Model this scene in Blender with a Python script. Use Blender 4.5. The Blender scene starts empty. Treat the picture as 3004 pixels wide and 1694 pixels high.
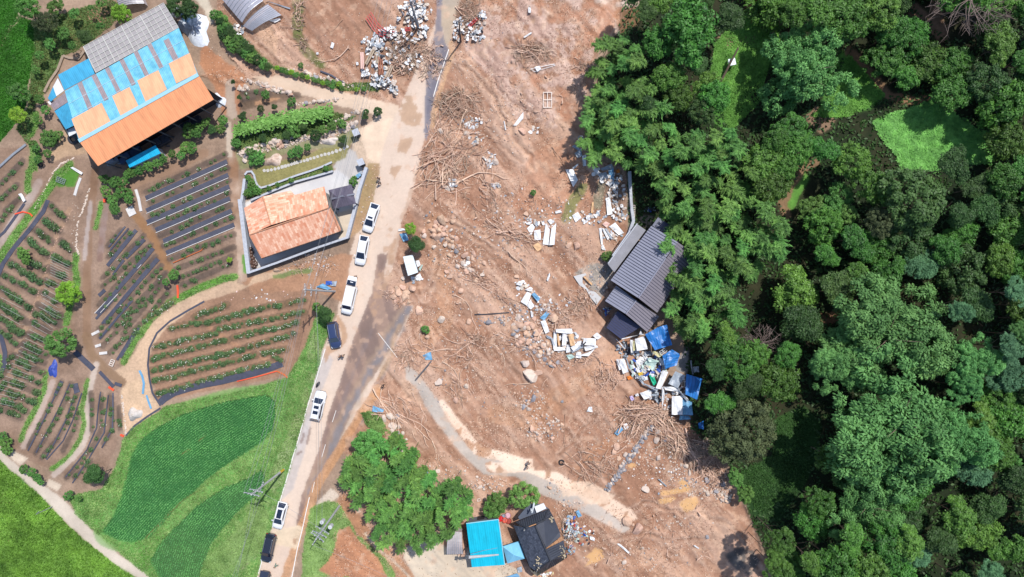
import bpy, math, random
import numpy as np
from mathutils import Vector, Matrix, Quaternion
random.seed(11); rng = np.random.default_rng(11)
R = math.radians
# ------------------------------------------------------------ camera, sky, sun
S = 172.5 / 3004.0        # metres per photo pixel on level ground
H = 115.0                 # height of the drone
scene = bpy.context.scene
cam_d = bpy.data.cameras.new("camera"); cam = bpy.data.objects.new("camera", cam_d)
scene.collection.objects.link(cam); scene.camera = cam
cam_d.lens = 24; cam_d.sensor_width = 36; cam_d.clip_end = 3000; cam_d.clip_start = 0.5
cam.location = (0, 0, H)
world = bpy.data.worlds.new("World"); scene.world = world; world.use_nodes = True
SUN_EL, SUN_AZ = 62.0, 37.0
wn = world.node_tree.nodes; wl = world.node_tree.links
sky = wn.new('ShaderNodeTexSky'); sky.sky_type = 'NISHITA'; sky.sun_disc = False
sky.sun_elevation = R(SUN_EL); sky.sun_rotation = R(SUN_AZ)
wl.new(sky.outputs[0], wn['Background'].inputs[0]); wn['Background'].inputs[1].default_value = 0.14
sl = bpy.data.lights.new("sun", 'SUN'); sl.energy = 4.2; sl.angle = R(0.5); sl.color = (1.0, 0.96, 0.9)
so = bpy.data.objects.new("sun", sl); scene.collection.objects.link(so)
tosun = Vector((math.sin(R(SUN_AZ))*math.cos(R(SUN_EL)), math.cos(R(SUN_AZ))*math.cos(R(SUN_EL)), math.sin(R(SUN_EL))))
so.rotation_euler = tosun.to_track_quat('Z', 'Y').to_euler(); so.location = (60, 80, 150)
scene.view_settings.view_transform = 'Standard'; scene.view_settings.look = 'None'
scene.view_settings.exposure = 0.15; scene.view_settings.gamma = 1.0
KE = 1.30                 # sunlit pixel value / surface albedo for the light above

# ------------------------------------------------------------ survey frames (photo crops the plan was measured on)
_s = 1/2.9067
FR = {'P': (0, 0, 1), 'D': (0, 0, 1.16615), 'A1': (0, 0, _s), 'A2': (600, 0, _s), 'A3': (1200, 0, _s),
      'B1': (0, 450, _s), 'B2': (600, 450, _s), 'B3': (1200, 450, _s), 'B4': (1650, 450, _s),
      'C1': (0, 850, _s), 'C2': (600, 850, _s), 'C3': (1150, 850, _s), 'C4': (1650, 850, _s),
      'E1': (0, 1194, _s), 'E2': (600, 1194, _s), 'E3': (1150, 1194, _s), 'E4': (1650, 1194, _s),
      'R1': (1800, 0, .6884), 'R2': (2000, 694, .6881), 'H1': (690, 490, .22029), 'H2': (1740, 600, .28902),
      'H3': (1340, 1440, .17484), 'H4': (1780, 940, .22026), 'H5': (1480, 780, .22018), 'H6': (1060, 0, .22029),
      'K1': (1080, 160, .11012), 'K2': (960, 960, .11012), 'K5': (1150, 640, .14451)}
def px(fr, x, y):
    a = FR[fr]; return a[0]+x*a[2], a[1]+y*a[2]
def pp(fr, pts): return [px(fr, x, y) for x, y in pts]
def W(fr, x, y, z=0.0):
    u, v = px(fr, x, y); k = S*(H-z)/H
    return Vector(((u-1502)*k, (847-v)*k, z))

# ------------------------------------------------------------ materials
def lin(c):
    c = c/255.0
    return c/12.92 if c < .04045 else ((c+.055)/1.055)**2.4
def alb(rgb): return tuple(min(.86, lin(c)/KE) for c in rgb)
MATS = {}
def M(name, rgb, rough=.75, var=.15, scale=2.0, bump=0.0, bscale=8.0, metal=0, coat=0, spec=.4, pat=None,
      pu=.45, pv=1.0, col2=None, albedo=False, objvar=0, trans=0, alpha=1):
    if name in MATS: return MATS[name]
    m = bpy.data.materials.new(name); m.use_nodes = True; MATS[name] = m
    nt = m.node_tree; n = nt.nodes; l = nt.links; b = n['Principled BSDF']
    base = rgb if albedo else alb(rgb)
    c2 = (col2 if albedo else alb(col2)) if col2 else base
    b.inputs['Roughness'].default_value = rough; b.inputs['Metallic'].default_value = metal
    b.inputs['Specular IOR Level'].default_value = spec; b.inputs['Coat Weight'].default_value = coat
    b.inputs['Coat Roughness'].default_value = .05
    if alpha < 1: b.inputs['Alpha'].default_value = alpha
    tc = n.new('ShaderNodeTexCoord')
    nz = n.new('ShaderNodeTexNoise'); nz.inputs['Scale'].default_value = scale; nz.inputs['Detail'].default_value = 4
    nz.inputs['Roughness'].default_value = .65
    l.new(tc.outputs['Object'], nz.inputs['Vector'])
    mr = n.new('ShaderNodeMapRange'); mr.inputs[1].default_value = .3; mr.inputs[2].default_value = .7
    l.new(nz.outputs['Fac'], mr.inputs[0])
    mx = n.new('ShaderNodeMix'); mx.data_type = 'RGBA'; l.new(mr.outputs[0], mx.inputs['Factor'])
    mx.inputs['A'].default_value = (*[c*(1-var) for c in base], 1)
    mx.inputs['B'].default_value = (*[min(.9, c*(1+var)) for c in c2], 1)
    out = mx.outputs['Result']; hsrc = None
    if pat:
        uv = n.new('ShaderNodeUVMap')
        sep = n.new('ShaderNodeSeparateXYZ'); l.new(uv.outputs[0], sep.inputs[0])
        if pat == 'tiles':
            br = n.new('ShaderNodeTexBrick'); l.new(uv.outputs[0], br.inputs['Vector'])
            br.offset = .5; br.inputs['Scale'].default_value = 1; br.inputs['Brick Width'].default_value = pu
            br.inputs['Row Height'].default_value = pv; br.inputs['Mortar Size'].default_value = .02
            br.inputs['Color1'].default_value = (0, 0, 0, 1); br.inputs['Color2'].default_value = (1, 1, 1, 1)
            br.inputs['Mortar'].default_value = (.1, .1, .1, 1)
            n2 = n.new('ShaderNodeTexNoise'); n2.inputs['Scale'].default_value = .7; l.new(tc.outputs['Object'], n2.inputs['Vector'])
            ad = n.new('ShaderNodeMath'); ad.operation = 'MULTIPLY_ADD'; l.new(n2.outputs[0], ad.inputs[0]); ad.inputs[1].default_value = .2
            ad.inputs[2].default_value = -.1
            a2 = n.new('ShaderNodeMath'); a2.operation = 'ADD'; l.new(br.outputs['Color'], a2.inputs[0]); l.new(ad.outputs[0], a2.inputs[1]); a2.use_clamp = True
            l.new(a2.outputs[0], mx.inputs['Factor']); hsrc = br.outputs['Color']
        else:
            dv = n.new('ShaderNodeMath'); dv.operation = 'DIVIDE'; l.new(sep.outputs[0], dv.inputs[0]); dv.inputs[1].default_value = pu
            fr = n.new('ShaderNodeMath'); fr.operation = 'FRACT'; l.new(dv.outputs[0], fr.inputs[0])
            pg = n.new('ShaderNodeMath'); pg.operation = 'PINGPONG'; l.new(dv.outputs[0], pg.inputs[0]); pg.inputs[1].default_value = .5
            r2 = n.new('ShaderNodeMapRange'); l.new(pg.outputs[0], r2.inputs[0]); r2.inputs[1].default_value = 0; r2.inputs[2].default_value = .25
            r2.inputs[3].default_value = 1-pv; r2.inputs[4].default_value = 1
            m2 = n.new('ShaderNodeMix'); m2.data_type = 'RGBA'; m2.blend_type = 'MULTIPLY'; m2.inputs['Factor'].default_value = 1
            l.new(out, m2.inputs['A']); l.new(r2.outputs[0], m2.inputs['B']); out = m2.outputs['Result']; hsrc = pg.outputs[0]
            vm = n.new('ShaderNodeVectorMath'); vm.operation = 'MULTIPLY'; vm.inputs[1].default_value = (1.6, .3, 1); l.new(uv.outputs[0], vm.inputs[0])
            ns = n.new('ShaderNodeTexNoise'); ns.inputs['Scale'].default_value = 1; ns.inputs['Detail'].default_value = 5; l.new(vm.outputs[0], ns.inputs['Vector'])
            r3 = n.new('ShaderNodeMapRange'); l.new(ns.outputs[0], r3.inputs[0]); r3.inputs[1].default_value = .3; r3.inputs[2].default_value = .6; r3.inputs[3].default_value = .8; r3.inputs[4].default_value = 1.03
            m3 = n.new('ShaderNodeMix'); m3.data_type = 'RGBA'; m3.blend_type = 'MULTIPLY'; m3.inputs['Factor'].default_value = 1; l.new(out, m3.inputs['A']); l.new(r3.outputs[0], m3.inputs['B']); out = m3.outputs['Result']
    if objvar:
        oi = n.new('ShaderNodeObjectInfo'); hv = n.new('ShaderNodeHueSaturation')
        a = n.new('ShaderNodeMapRange'); l.new(oi.outputs['Random'], a.inputs[0]); a.inputs[3].default_value = 1-objvar; a.inputs[4].default_value = 1+objvar
        a3 = n.new('ShaderNodeMath'); a3.operation = 'MULTIPLY'; a3.inputs[1].default_value = 7.31; l.new(oi.outputs['Random'], a3.inputs[0])
        f3 = n.new('ShaderNodeMath'); f3.operation = 'FRACT'; l.new(a3.outputs[0], f3.inputs[0])
        h3 = n.new('ShaderNodeMapRange'); l.new(f3.outputs[0], h3.inputs[0]); h3.inputs[3].default_value = .5-objvar*.08; h3.inputs[4].default_value = .5+objvar*.06
        l.new(a.outputs[0], hv.inputs['Value']); l.new(h3.outputs[0], hv.inputs['Hue']); l.new(out, hv.inputs['Color']); out = hv.outputs[0]
    l.new(out, b.inputs['Base Color'])
    if bump:
        bp = n.new('ShaderNodeBump'); bp.inputs['Strength'].default_value = min(1, bump); bp.inputs['Distance'].default_value = .05*max(1, bump)
        if hsrc is None:
            nb = n.new('ShaderNodeTexNoise'); nb.inputs['Scale'].default_value = bscale; nb.inputs['Detail'].default_value = 5
            l.new(tc.outputs['Object'], nb.inputs['Vector']); hsrc = nb.outputs[0]
        l.new(hsrc, bp.inputs['Height']); l.new(bp.outputs[0], b.inputs['Normal'])
    if trans:
        tr = n.new('ShaderNodeBsdfTranslucent'); l.new(out, tr.inputs[0]); ms = n.new('ShaderNodeMixShader'); ms.inputs[0].default_value = trans
        l.new(b.outputs[0], ms.inputs[1]); l.new(tr.outputs[0], ms.inputs[2]); l.new(ms.outputs[0], n['Material Output'].inputs[0])
    return m

# ------------------------------------------------------------ objects
COL = scene.collection
def link(o): COL.objects.link(o); return o
def tag(o, label=None, cat=None, group=None, kind=None):
    if label: o['label'] = label
    if cat: o['category'] = cat
    if group: o['group'] = group
    if kind: o['kind'] = kind
    return o
def empty(name, loc, label, cat, group=None, rz=0):
    o = link(bpy.data.objects.new(name, None)); o.empty_display_size = .3
    o.location = loc; o.rotation_euler = (0, 0, rz)
    return tag(o, label, cat, group)
def npmesh(name, V, F, mat, smooth=False, uv=None):
    V = np.asarray(V, dtype=np.float32); F = np.asarray(F, dtype=np.int32); k = F.shape[1]
    me = bpy.data.meshes.new(name); me.vertices.add(len(V)); me.vertices.foreach_set('co', V.ravel())
    me.loops.add(F.size); me.loops.foreach_set('vertex_index', F.ravel())
    me.polygons.add(len(F)); me.polygons.foreach_set('loop_start', np.arange(0, F.size, k, dtype=np.int32))
    me.update(calc_edges=True)
    if smooth: me.polygons.foreach_set('use_smooth', np.ones(len(F), dtype=bool))
    for m in (mat if isinstance(mat, (list, tuple)) else [mat]): me.materials.append(m)
    return me
class MB:
    """collects polygons and links them as one mesh"""
    def __init__(s): s.v = []; s.f = []; s.uv = []; s.mi = []; s.cur = 0
    def face(s, pts, uv=None):
        b = len(s.v); s.v += [tuple(p) for p in pts]; s.f.append(list(range(b, b+len(pts)))); s.mi.append(s.cur)
        s.uv.append(uv if uv else [(p[0], p[1]) for p in pts])
    def box(s, c, sx, sy, sz, rz=0, rx=0, ry=0):
        m = Matrix.Rotation(rz, 3, 'Z') @ Matrix.Rotation(rx, 3, 'X') @ Matrix.Rotation(ry, 3, 'Y'); c = Vector(c)
        P = [c + m @ Vector((x*sx/2, y*sy/2, z*sz/2)) for z in (-1, 1) for x, y in ((-1, -1), (1, -1), (1, 1), (-1, 1))]
        for q in ((3, 2, 1, 0), (4, 5, 6, 7), (0, 1, 5, 4), (1, 2, 6, 5), (2, 3, 7, 6), (3, 0, 4, 7)): s.face([P[i] for i in q])
    def slab(s, pts, t, up=None):
        """pts: top outline (Vectors, ccw from above); t: thickness downward"""
        pts = [Vector(p) for p in pts]
        n = Vector((0, 0, 0))
        for i in range(len(pts)):
            a, b2 = pts[i], pts[(i+1) % len(pts)]; n += a.cross(b2)
        if n.z < 0: pts = pts[::-1]
        e = (pts[1]-pts[0]) if up is None else up
        e = Vector(e).normalized(); nn = Vector((0, 0, 1)); 
        n = Vector((0, 0, 0))
        for i in range(len(pts)): n += pts[i].cross(pts[(i+1) % len(pts)])
        nn = n.normalized() if n.length > 1e-9 else nn
        f = nn.cross(e); o = pts[0]
        U = lambda p: ((p-o).dot(e), (p-o).dot(f))
        lo = [p - Vector((0, 0, t)) for p in pts]
        s.face(pts, [U(p) for p in pts]); s.face(lo[::-1])
        for i in range(len(pts)):
            j = (i+1) % len(pts); s.face([lo[i], lo[j], pts[j], pts[i]])
        return pts
    def tube(s, pts, rad, n=6, cap=True):
        pts = [Vector(p) for p in pts]; rings = []
        if not isinstance(rad, (list, tuple)): rad = [rad]*len(pts)
        for i, p in enumerate(pts):
            d = (pts[min(i+1, len(pts)-1)]-pts[max(i-1, 0)]).normalized()
            a = d.orthogonal().normalized() if i == 0 else (a - d*a.dot(d)).normalized()
            b = d.cross(a); rings.append([p+(a*math.cos(2*math.pi*k/n)+b*math.sin(2*math.pi*k/n))*rad[i] for k in range(n)])
        for i in range(len(rings)-1):
            for k in range(n): s.face([rings[i][k], rings[i][(k+1) % n], rings[i+1][(k+1) % n], rings[i+1][k]])
        if cap: s.face(rings[0][::-1]); s.face(rings[-1])
    def build(s, name, mat, parent=None, loc=None, smooth=False, weld=False):
        me = bpy.data.meshes.new(name); off = Vector(loc) if loc is not None else None
        vs = [tuple(Vector(v)-off) for v in s.v] if off is not None else s.v
        me.from_pydata(vs, [], s.f)
        uvl = me.uv_layers.new(name='UVMap'); flat = [c for f in s.uv for p in f for c in p]
        uvl.data.foreach_set('uv', flat)
        for m in (mat if isinstance(mat, (list, tuple)) else [mat]): me.materials.append(m)
        if any(s.mi): me.polygons.foreach_set('material_index', s.mi)
        if weld:
            import bmesh
            bm = bmesh.new(); bm.from_mesh(me); bmesh.ops.remove_doubles(bm, verts=bm.verts, dist=.0005); bm.to_mesh(me); bm.free()
        if smooth: me.polygons.foreach_set('use_smooth', [True]*len(me.polygons))
        o = link(bpy.data.objects.new(name, me))
        if off is not None and parent is None: o.location = off
        if parent is not None: o.parent = parent
        return o
def part(mb, name, mat, root, parent=None, smooth=False):
    """mesh written in world coordinates, parented to a thing whose Empty stands unrotated at root.location"""
    return mb.build(name, mat, parent if parent is not None else root, loc=root.location, smooth=smooth)
def solo(mb, name, mat, loc, label, cat, group=None, kind=None, smooth=False):
    return tag(mb.build(name, mat, None, loc=loc, smooth=smooth), label, cat, group, kind)
def copy_tree(o, parent=None):
    c = o.copy(); link(c); c.parent = parent
    for ch in o.children: copy_tree(ch, c)
    return c
# ============================================================ terrain: one sheet, surveyed from the plan
xs = np.concatenate([-np.array([700, 420, 260, 180, 140, 120, 110, 104, 99, 95, 92, 90]), np.arange(-88, 88.01, .2), np.array([90, 92, 95, 99, 104, 110, 120, 140, 180, 260, 420, 700])])
ys = np.concatenate([-np.array([600, 380, 240, 160, 120, 96, 80, 70, 64, 59, 55, 53]), np.arange(-51, 51.01, .2), np.array([53, 55, 59, 64, 70, 80, 96, 120, 160, 240, 380, 600])])
GX, GY = np.meshgrid(xs, ys); NX, NY = len(xs), len(ys)
def vnoise(x, y, sc, seed):
    r = np.random.default_rng(seed).random((256, 256)); x = x/sc; y = y/sc
    xi = np.floor(x).astype(int); yi = np.floor(y).astype(int); fx = x-xi; fy = y-yi
    fx = fx*fx*(3-2*fx); fy = fy*fy*(3-2*fy); g = lambda a, b: r[(yi+b) % 256, (xi+a) % 256]
    return (g(0, 0)*(1-fx)+g(1, 0)*fx)*(1-fy)+(g(0, 1)*(1-fx)+g(1, 1)*fx)*fy
def fbm(x, y, sc, seed, oct=4, gain=.5):
    t = 0; a = 1; s = 0
    for i in range(oct): t = t+a*vnoise(x+i*37.1, y-i*17.7, sc/2**i, seed+i); s += a; a *= gain
    return t/s
def sstep(x, a, b): t = np.clip((x-a)/(b-a), 0, 1); return t*t*(3-2*t)
def macro(X, Y):
    z = 6.5*sstep(X, 24, 100)
    return z
G = macro(GX, GY)
UU = 1502+GX/S*H/(H-G); VV = 847-GY/S*H/(H-G)      # where each ground point lies on the plan
n1 = fbm(GX, GY, 6, 1)-.5; n2 = fbm(GX, GY, 6, 50)-.5; f1 = fbm(GX, GY, 1.6, 3, 3)-.5; f2 = fbm(GX, GY, 1.6, 60, 3)-.5
def inside(fr, pts, warp=6, fine=5):
    P = np.array(pp(fr, pts)); m = np.zeros(GX.shape, bool); pad = warp+fine+2
    a = (UU > P[:, 0].min()-pad) & (UU < P[:, 0].max()+pad) & (VV > P[:, 1].min()-pad) & (VV < P[:, 1].max()+pad)
    u = UU[a]+n1[a]*warp*2+f1[a]*fine*2; v = VV[a]+n2[a]*warp*2+f2[a]*fine*2; c = np.zeros(u.shape, bool)
    for i in range(len(P)):
        x1, y1 = P[i-1]; x2, y2 = P[i]
        if y1 == y2: continue
        c ^= ((y1 > v) != (y2 > v)) & (u < (x2-x1)*(v-y1)/(y2-y1)+x1)
    m[a] = c; return m
def dist(fr, pts, warp=0, fine=0):
    P = np.array(pp(fr, pts)); D = np.full(GX.shape, 1e3); pad = 90
    a = (UU > P[:, 0].min()-pad) & (UU < P[:, 0].max()+pad) & (VV > P[:, 1].min()-pad) & (VV < P[:, 1].max()+pad)
    u = UU[a]+n1[a]*warp*2+f1[a]*fine*2; v = VV[a]+n2[a]*warp*2+f2[a]*fine*2; d = np.full(u.shape, 1e3)
    for i in range(len(P)-1):
        x1, y1 = P[i]; dx, dy = P[i+1]-P[i]; t = np.clip(((u-x1)*dx+(v-y1)*dy)/(dx*dx+dy*dy), 0, 1)
        d = np.minimum(d, np.hypot(u-x1-t*dx, v-y1-t*dy))
    D[a] = d; return D
def blur(A, k):
    B = A.astype(np.float32)
    for ax in (0, 1):
        for _ in range(2):
            c = np.cumsum(np.pad(B, [(k+1, k) if i == ax else (0, 0) for i in (0, 1)], mode='edge'), axis=ax)
            n = B.shape[ax]; B = (np.take(c, np.arange(2*k+1, n+2*k+1), ax)-np.take(c, np.arange(0, n), ax))/(2*k+1)
    return B
C3 = np.zeros(GX.shape+(3,), np.float32); RG = np.full(GX.shape, .9, np.float32)
REG = np.zeros(GX.shape, np.int8); RN = ['soil_ground']; DZ = np.zeros(GX.shape, np.float32); BED = np.zeros(GX.shape, np.float32)
n3 = fbm(GX, GY, 9, 7, 5, .6); n4 = fbm(GX, GY, 2.2, 8, 4, .65); n5 = fbm(GX, GY, 22, 9, 3); n6 = fbm(GX, GY, .7, 70, 2)
def paint(m, c, c2=None, a=1.0, v=.18, rough=None, reg=None):
    c = np.array(alb(c)); c2 = c if c2 is None else np.array(alb(c2))
    t = np.clip((n3-.5)*3+.5+(n4-.5)*1.2, 0, 1)[..., None]
    col = (c*(1-t)+c2*t)*(1+v*((n4-.5)*2.2+(n6-.5)*1.6))[..., None]
    w = (m.astype(np.float32)*a)[..., None]; C3[:] = C3*(1-w)+col*w
    if rough is not None: RG[:] = np.where(m > .5, rough, RG)
    if reg is not None:
        if reg not in RN: RN.append(reg)
        REG[(m > .5)] = RN.index(reg)
ALL = np.ones(GX.shape, bool)
paint(ALL, (150, 126, 108), (170, 144, 124))
# --- forest floor, right
forest = inside('D', [(1580, -900), (1560, 60), (1500, 200), (1480, 380), (1580, 420), (1580, 560), (1690, 620), (1740, 1090), (1870, 1200), (1900, 1330), (1960, 1453), (1960, 2400), (6000, 2400), (6000, -900)], 10, 8)
paint(forest, (34, 48, 24), (54, 54, 32), v=.3, reg='forest_floor'); DZ += forest*(.5*(n3-.5))
grass = (78, 128, 52); grass2 = (104, 158, 66)
for P in ([(450, 190), (560, 90), (700, 120), (720, 250), (520, 440), (480, 560), (560, 640), (400, 500), (410, 300)],
          [(880, 460), (960, 220), (1030, 230), (1170, 410), (1090, 470), (950, 480)], [(700, 850), (790, 700), (840, 760), (760, 900)]):
    paint(inside('R1', P), grass, grass2, reg='forest_floor')
paint(inside('R1', [(1110, 510), (1360, 430), (1660, 620), (1570, 690), (1250, 740), (1180, 600)]), (98, 160, 70), (120, 184, 86))
paint(inside('R1', [(440, 150), (640, 150), (670, 200), (560, 190), (470, 210)], 6), (165, 140, 118), (140, 118, 90))
paint(inside('R1', [(810, 500), (870, 450), (960, 480), (940, 540), (880, 570)], 6), (150, 122, 100), (130, 108, 84))
paint(dist('R1', [(1000, 225), (1040, 250), (1090, 320), (1180, 410), (1290, 430), (1440, 410)], 8, 6) < 14, (170, 128, 96), (140, 110, 82))
paint(dist('R1', [(740, 930), (720, 860), (800, 730), (860, 690)], 8, 6) < 12, (140, 112, 84))
paint(dist('R1', [(1280, 40), (1400, 150), (1370, 20)], 8, 6) < 18, (150, 116, 92))
paint(dist('R1', [(590, 0), (560, 100)], 8, 6) < 14, (176, 120, 88))
paint(inside('R2', [(430, 340), (640, 330), (740, 250), (760, 330), (600, 390)], 8), (140, 105, 78))
paint(inside('R2', [(400, 770), (520, 720), (600, 800), (560, 1000), (420, 1220), (290, 1180), (240, 1010), (390, 930)], 8), (34, 66, 26), (50, 84, 34))  # tree shade over the hollow painted in as darker green
# --- central mud
mud = inside('D', [(520, -900), (545, 40), (560, 120), (600, 170), (500, 190), (560, 215), (640, 200), (960, 260), (1000, 300), (985, 420), (930, 600), (900, 760), (850, 1000), (870, 1150), (840, 1300),
                   (840, 1700), (2010, 1700), (1935, 1440), (1890, 1310), (1850, 1220), (1760, 1100), (1690, 1000), (1600, 860), (1560, 700), (1590, 560), (1572, 420), (1470, 400), (1475, 280), (1490, 160), (1560, 60), (1600, -900)], 4, 6)
paint(mud, (188, 148, 124), (168, 128, 104), v=.16, rough=.8, reg='mud_flow'); 
rill = fbm(GX*.75+GY*.66, (GX*.66-GY*.75)*.16, 3.0, 21, 4, .6)        # grain along the flow, down to the lower right
rill2 = fbm(GX*.78+GY*.62, (GX*.62-GY*.78)*.1, .9, 27, 3, .6)
DZ += mud*((n3-.5)*.9+(n4-.5)*.42+(n6-.5)*.16+(rill-.5)*.8+(rill2-.5)*.28)
paint(mud & (rill2 > .64), (208, 176, 156), a=.5); paint(mud & (rill2 < .33), (150, 106, 82), a=.5); paint(mud & (abs(rill-.5) < .012), (134, 94, 72), a=.7)
paint(mud & (rill > .58), (204, 168, 146), a=.6); paint(mud & (rill < .4), (152, 108, 84), a=.55)
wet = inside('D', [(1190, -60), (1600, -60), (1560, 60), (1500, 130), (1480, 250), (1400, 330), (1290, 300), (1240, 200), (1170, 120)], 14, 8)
paint(wet & (n4+n3*.6 > .8), (194, 164, 152), (180, 148, 136), a=.6, rough=.45); paint(wet & (n4+n3*.6 < .68), (188, 132, 102), a=.6)  # pale patches carry the wet mud's sky sheen in their colour
paint(inside('D', [(1290, 520), (1330, 390), (1430, 350), (1500, 480), (1430, 560)], 14), (184, 130, 100), (196, 146, 116), a=.6)
for P, w_ in (([(1090, 560), (1110, 700), (1120, 800), (1060, 880)], 26), ([(1550, 60), (1590, 30)], 30), ([(1560, 880), (1340, 1060), (1250, 1040)], 30), ([(1460, 1180), (1640, 1000)], 12)):
    paint(dist('D', P, 10, 8) < w_, (196, 148, 112), (186, 136, 102), a=.4)
for P in ([(1500, 0), (1540, 12), (1600, 14), (1640, -5)], [(1525, 10), (1545, 60), (1552, 80)]): paint(dist('D', P, 3, 4) < 7, (214, 190, 174), a=.8)
paint(inside('A2', [(430, 250), (540, 200), (640, 330), (620, 470), (560, 440), (500, 330)], 8), (212, 172, 142), a=.75)
for P in ([(820, 330), (850, 60), (780, 20)],): paint(dist('A2', [(800, 0), (790, 120), (800, 330), (860, 440), (960, 520), (1000, 560)], 6, 8) < 14, (122, 108, 74), (98, 112, 56))
paint(dist('B3', [(1480, 300), (1380, 460), (1350, 560)], 8, 8) < 16, (120, 130, 76), a=.8); paint(dist('B3', [(1640, 280), (1610, 450)], 6, 8) < 14, (130, 130, 110), a=.8)
# ruts and gullies cut by the water
for fr, P, dp in (('A3', [(450, 550), (560, 640), (640, 720), (720, 840), (800, 1010), (900, 1180), (1020, 1330), (1060, 1450)], .4), ('A3', [(720, 680), (800, 780), (900, 880), (1000, 960), (1110, 1000)], .3), ('A3', [(600, 900), (700, 1080), (820, 1260), (960, 1380)], .25), ('B3', [(330, 580), (450, 640), (560, 730), (680, 800), (820, 860), (960, 980)], .35), ('B3', [(400, 560), (560, 650), (700, 740), (800, 820)], .25), ('E4', [(560, 860), (760, 840), (900, 880), (1100, 900), (1350, 960), (1440, 1000)], .3), ('E4', [(420, 1120), (700, 1090), (960, 1150), (1200, 1130)], .25), ('C3', [(1744, 1060), (1600, 1240), (1440, 1420)], .35), ('B3', [(180, 700), (240, 900), (210, 1080), (120, 1250)], .25), ('C3', [(880, 420), (960, 560), (1060, 700), (1130, 790)], .25), ('A2', [(380, 300), (520, 420), (640, 540), (900, 590)], .2), ('A2', [(620, 200), (760, 360), (860, 470)], .2)):
    d = dist(fr, P, 6, 12); dn = dp*(.25+.7*n4); DZ -= mud*dn*np.exp(-(d/5)**2); DZ += mud*dn*.3*np.exp(-((d-11)/6)**2); paint(mud*np.exp(-(d/2.6)**2), (126, 92, 72), a=.6); paint(mud*np.exp(-((d-9)/4)**2), (214, 184, 164), a=.35)
# ponds of brown water
PUD = []
for P in ([(980, 620), (1030, 610), (1080, 680), (1095, 720), (1040, 730), (930, 750), (850, 755), (840, 715), (950, 710), (1010, 680)], [(820, 800), (880, 770), (985, 775), (930, 810), (830, 830)], [(1000, 830), (1050, 780), (1150, 765), (1165, 810), (1110, 880), (1050, 895), (1010, 850)],
          [(190, 1290), (280, 1215), (350, 1225), (360, 1290), (260, 1340), (190, 1365), (240, 1310)], [(560, 500), (600, 480), (640, 500), (590, 525)]):
    m = inside('E4', P, 3, 4); PUD.append(m); paint(m, (222, 176, 118), (216, 168, 110), v=.02, rough=.2, reg='puddle')
for P in ([(1610, 60), (1740, 0), (1760, 200), (1700, 330), (1560, 400), (1480, 380), (1500, 300), (1610, 200)],): paint(inside('A3', P, 8), (186, 130, 98), a=.8, rough=.5)
m = inside('E4', [(1380, 1260), (1500, 1190), (1640, 1230), (1700, 1320), (1600, 1440), (1500, 1400), (1420, 1330)], 6); paint(m, (96, 90, 88), (130, 122, 116))
# --- dusty road and side roads
ROADL = [(1112, -400), (1105, 0), (1095, 60), (1040, 190), (1010, 260), (985, 310), (965, 370), (950, 430), (925, 500), (895, 590), (870, 670), (855, 740), (848, 790), (835, 830), (812, 880), (800, 930), (780, 1000), (760, 1080), (735, 1160), (712, 1230), (690, 1310), (668, 1370), (648, 1453), (560, 1900)]
ROADR = [(630, 1900), (735, 1453), (750, 1390), (768, 1330), (785, 1280), (800, 1230), (830, 1170), (860, 1110), (890, 1060), (920, 1010), (945, 960), (975, 900), (1005, 850), (1028, 800), (1040, 770), (990, 765), (975, 720), (985, 690), (1002, 620), (1010, 560), (1035, 500), (1050, 430), (1065, 360), (1085, 280), (1105, 210), (1128, 130), (1145, 60), (1150, 0), (1155, -400)]
road = inside('D', ROADL+ROADR, 0, 2)
lane = inside('D', [(640, 195), (700, 190), (800, 220), (900, 240), (1000, 265), (1010, 300), (960, 420), (925, 395), (900, 330), (955, 290), (860, 270), (780, 245), (700, 225), (650, 208)], 1, 4)
paint(lane, (226, 202, 180), (216, 190, 166), v=.07, reg='concrete_lane')
paint(inside('A2', [(1240, 1190), (1330, 1090), (1600, 1010), (1560, 1380), (1400, 1453), (1260, 1300)], 2), (240, 214, 188), a=.6)
paint(road, (224, 202, 184), (216, 192, 174), v=.06, reg='road')
wetm = inside('D', [(975, 640), (965, 700), (1035, 775), (1000, 850), (945, 940), (900, 1000), (845, 1130), (800, 1210), (775, 1270), (757, 1330), (745, 1325), (760, 1240), (778, 1200), (800, 1140), (828, 1040), (855, 960), (896, 830), (935, 740), (950, 640)], 2, 3)
paint(wetm & road, (144, 119, 109), (130, 109, 101), v=.12, rough=.6)
streak = fbm(GX*.95+GY*.31, (GX*-.31+GY*.95)*.12, 1.3, 33, 3)
paint(wetm & road & (streak > .55), (182, 150, 130), a=.5)
d = dist('C2', [(1744, 150), (1640, 300), (1560, 480), (1400, 700), (1300, 900), (1200, 1080), (1130, 1250), (1080, 1400), (1000, 1560), (900, 1750)], 1, 2)
sn = fbm(GX*.93+GY*.36, (GX*-.36+GY*.93)*.15, .8, 35, 3)-.5; d = d+sn*22
paint(np.clip(1.3-d/11, 0, 1)*road*.85, (134, 130, 134), v=.12); paint(np.clip(1.1-abs(d-15)/9, 0, 1)*road*.5, (178, 152, 128)); d2 = dist('C2', [(1700, 330), (1640, 440), (1560, 640), (1440, 900), (1330, 1150)], 1, 2)+sn*16; paint(np.clip(1.1-d2/7, 0, 1)*.6, (150, 144, 144)); d2 = dist('C2', [(1450, 300), (1330, 560), (1230, 820), (1130, 1080)], 1, 2)+sn*16; paint(np.clip(1.1-d2/8, 0, 1)*road*.5, (132, 118, 118)); d2 = dist('C2', [(1660, 300), (1610, 420), (1600, 560), (1480, 760)], 1, 2)+sn*12; paint(np.clip(1.1-d2/8, 0, 1)*.6, (196, 160, 122))
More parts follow.
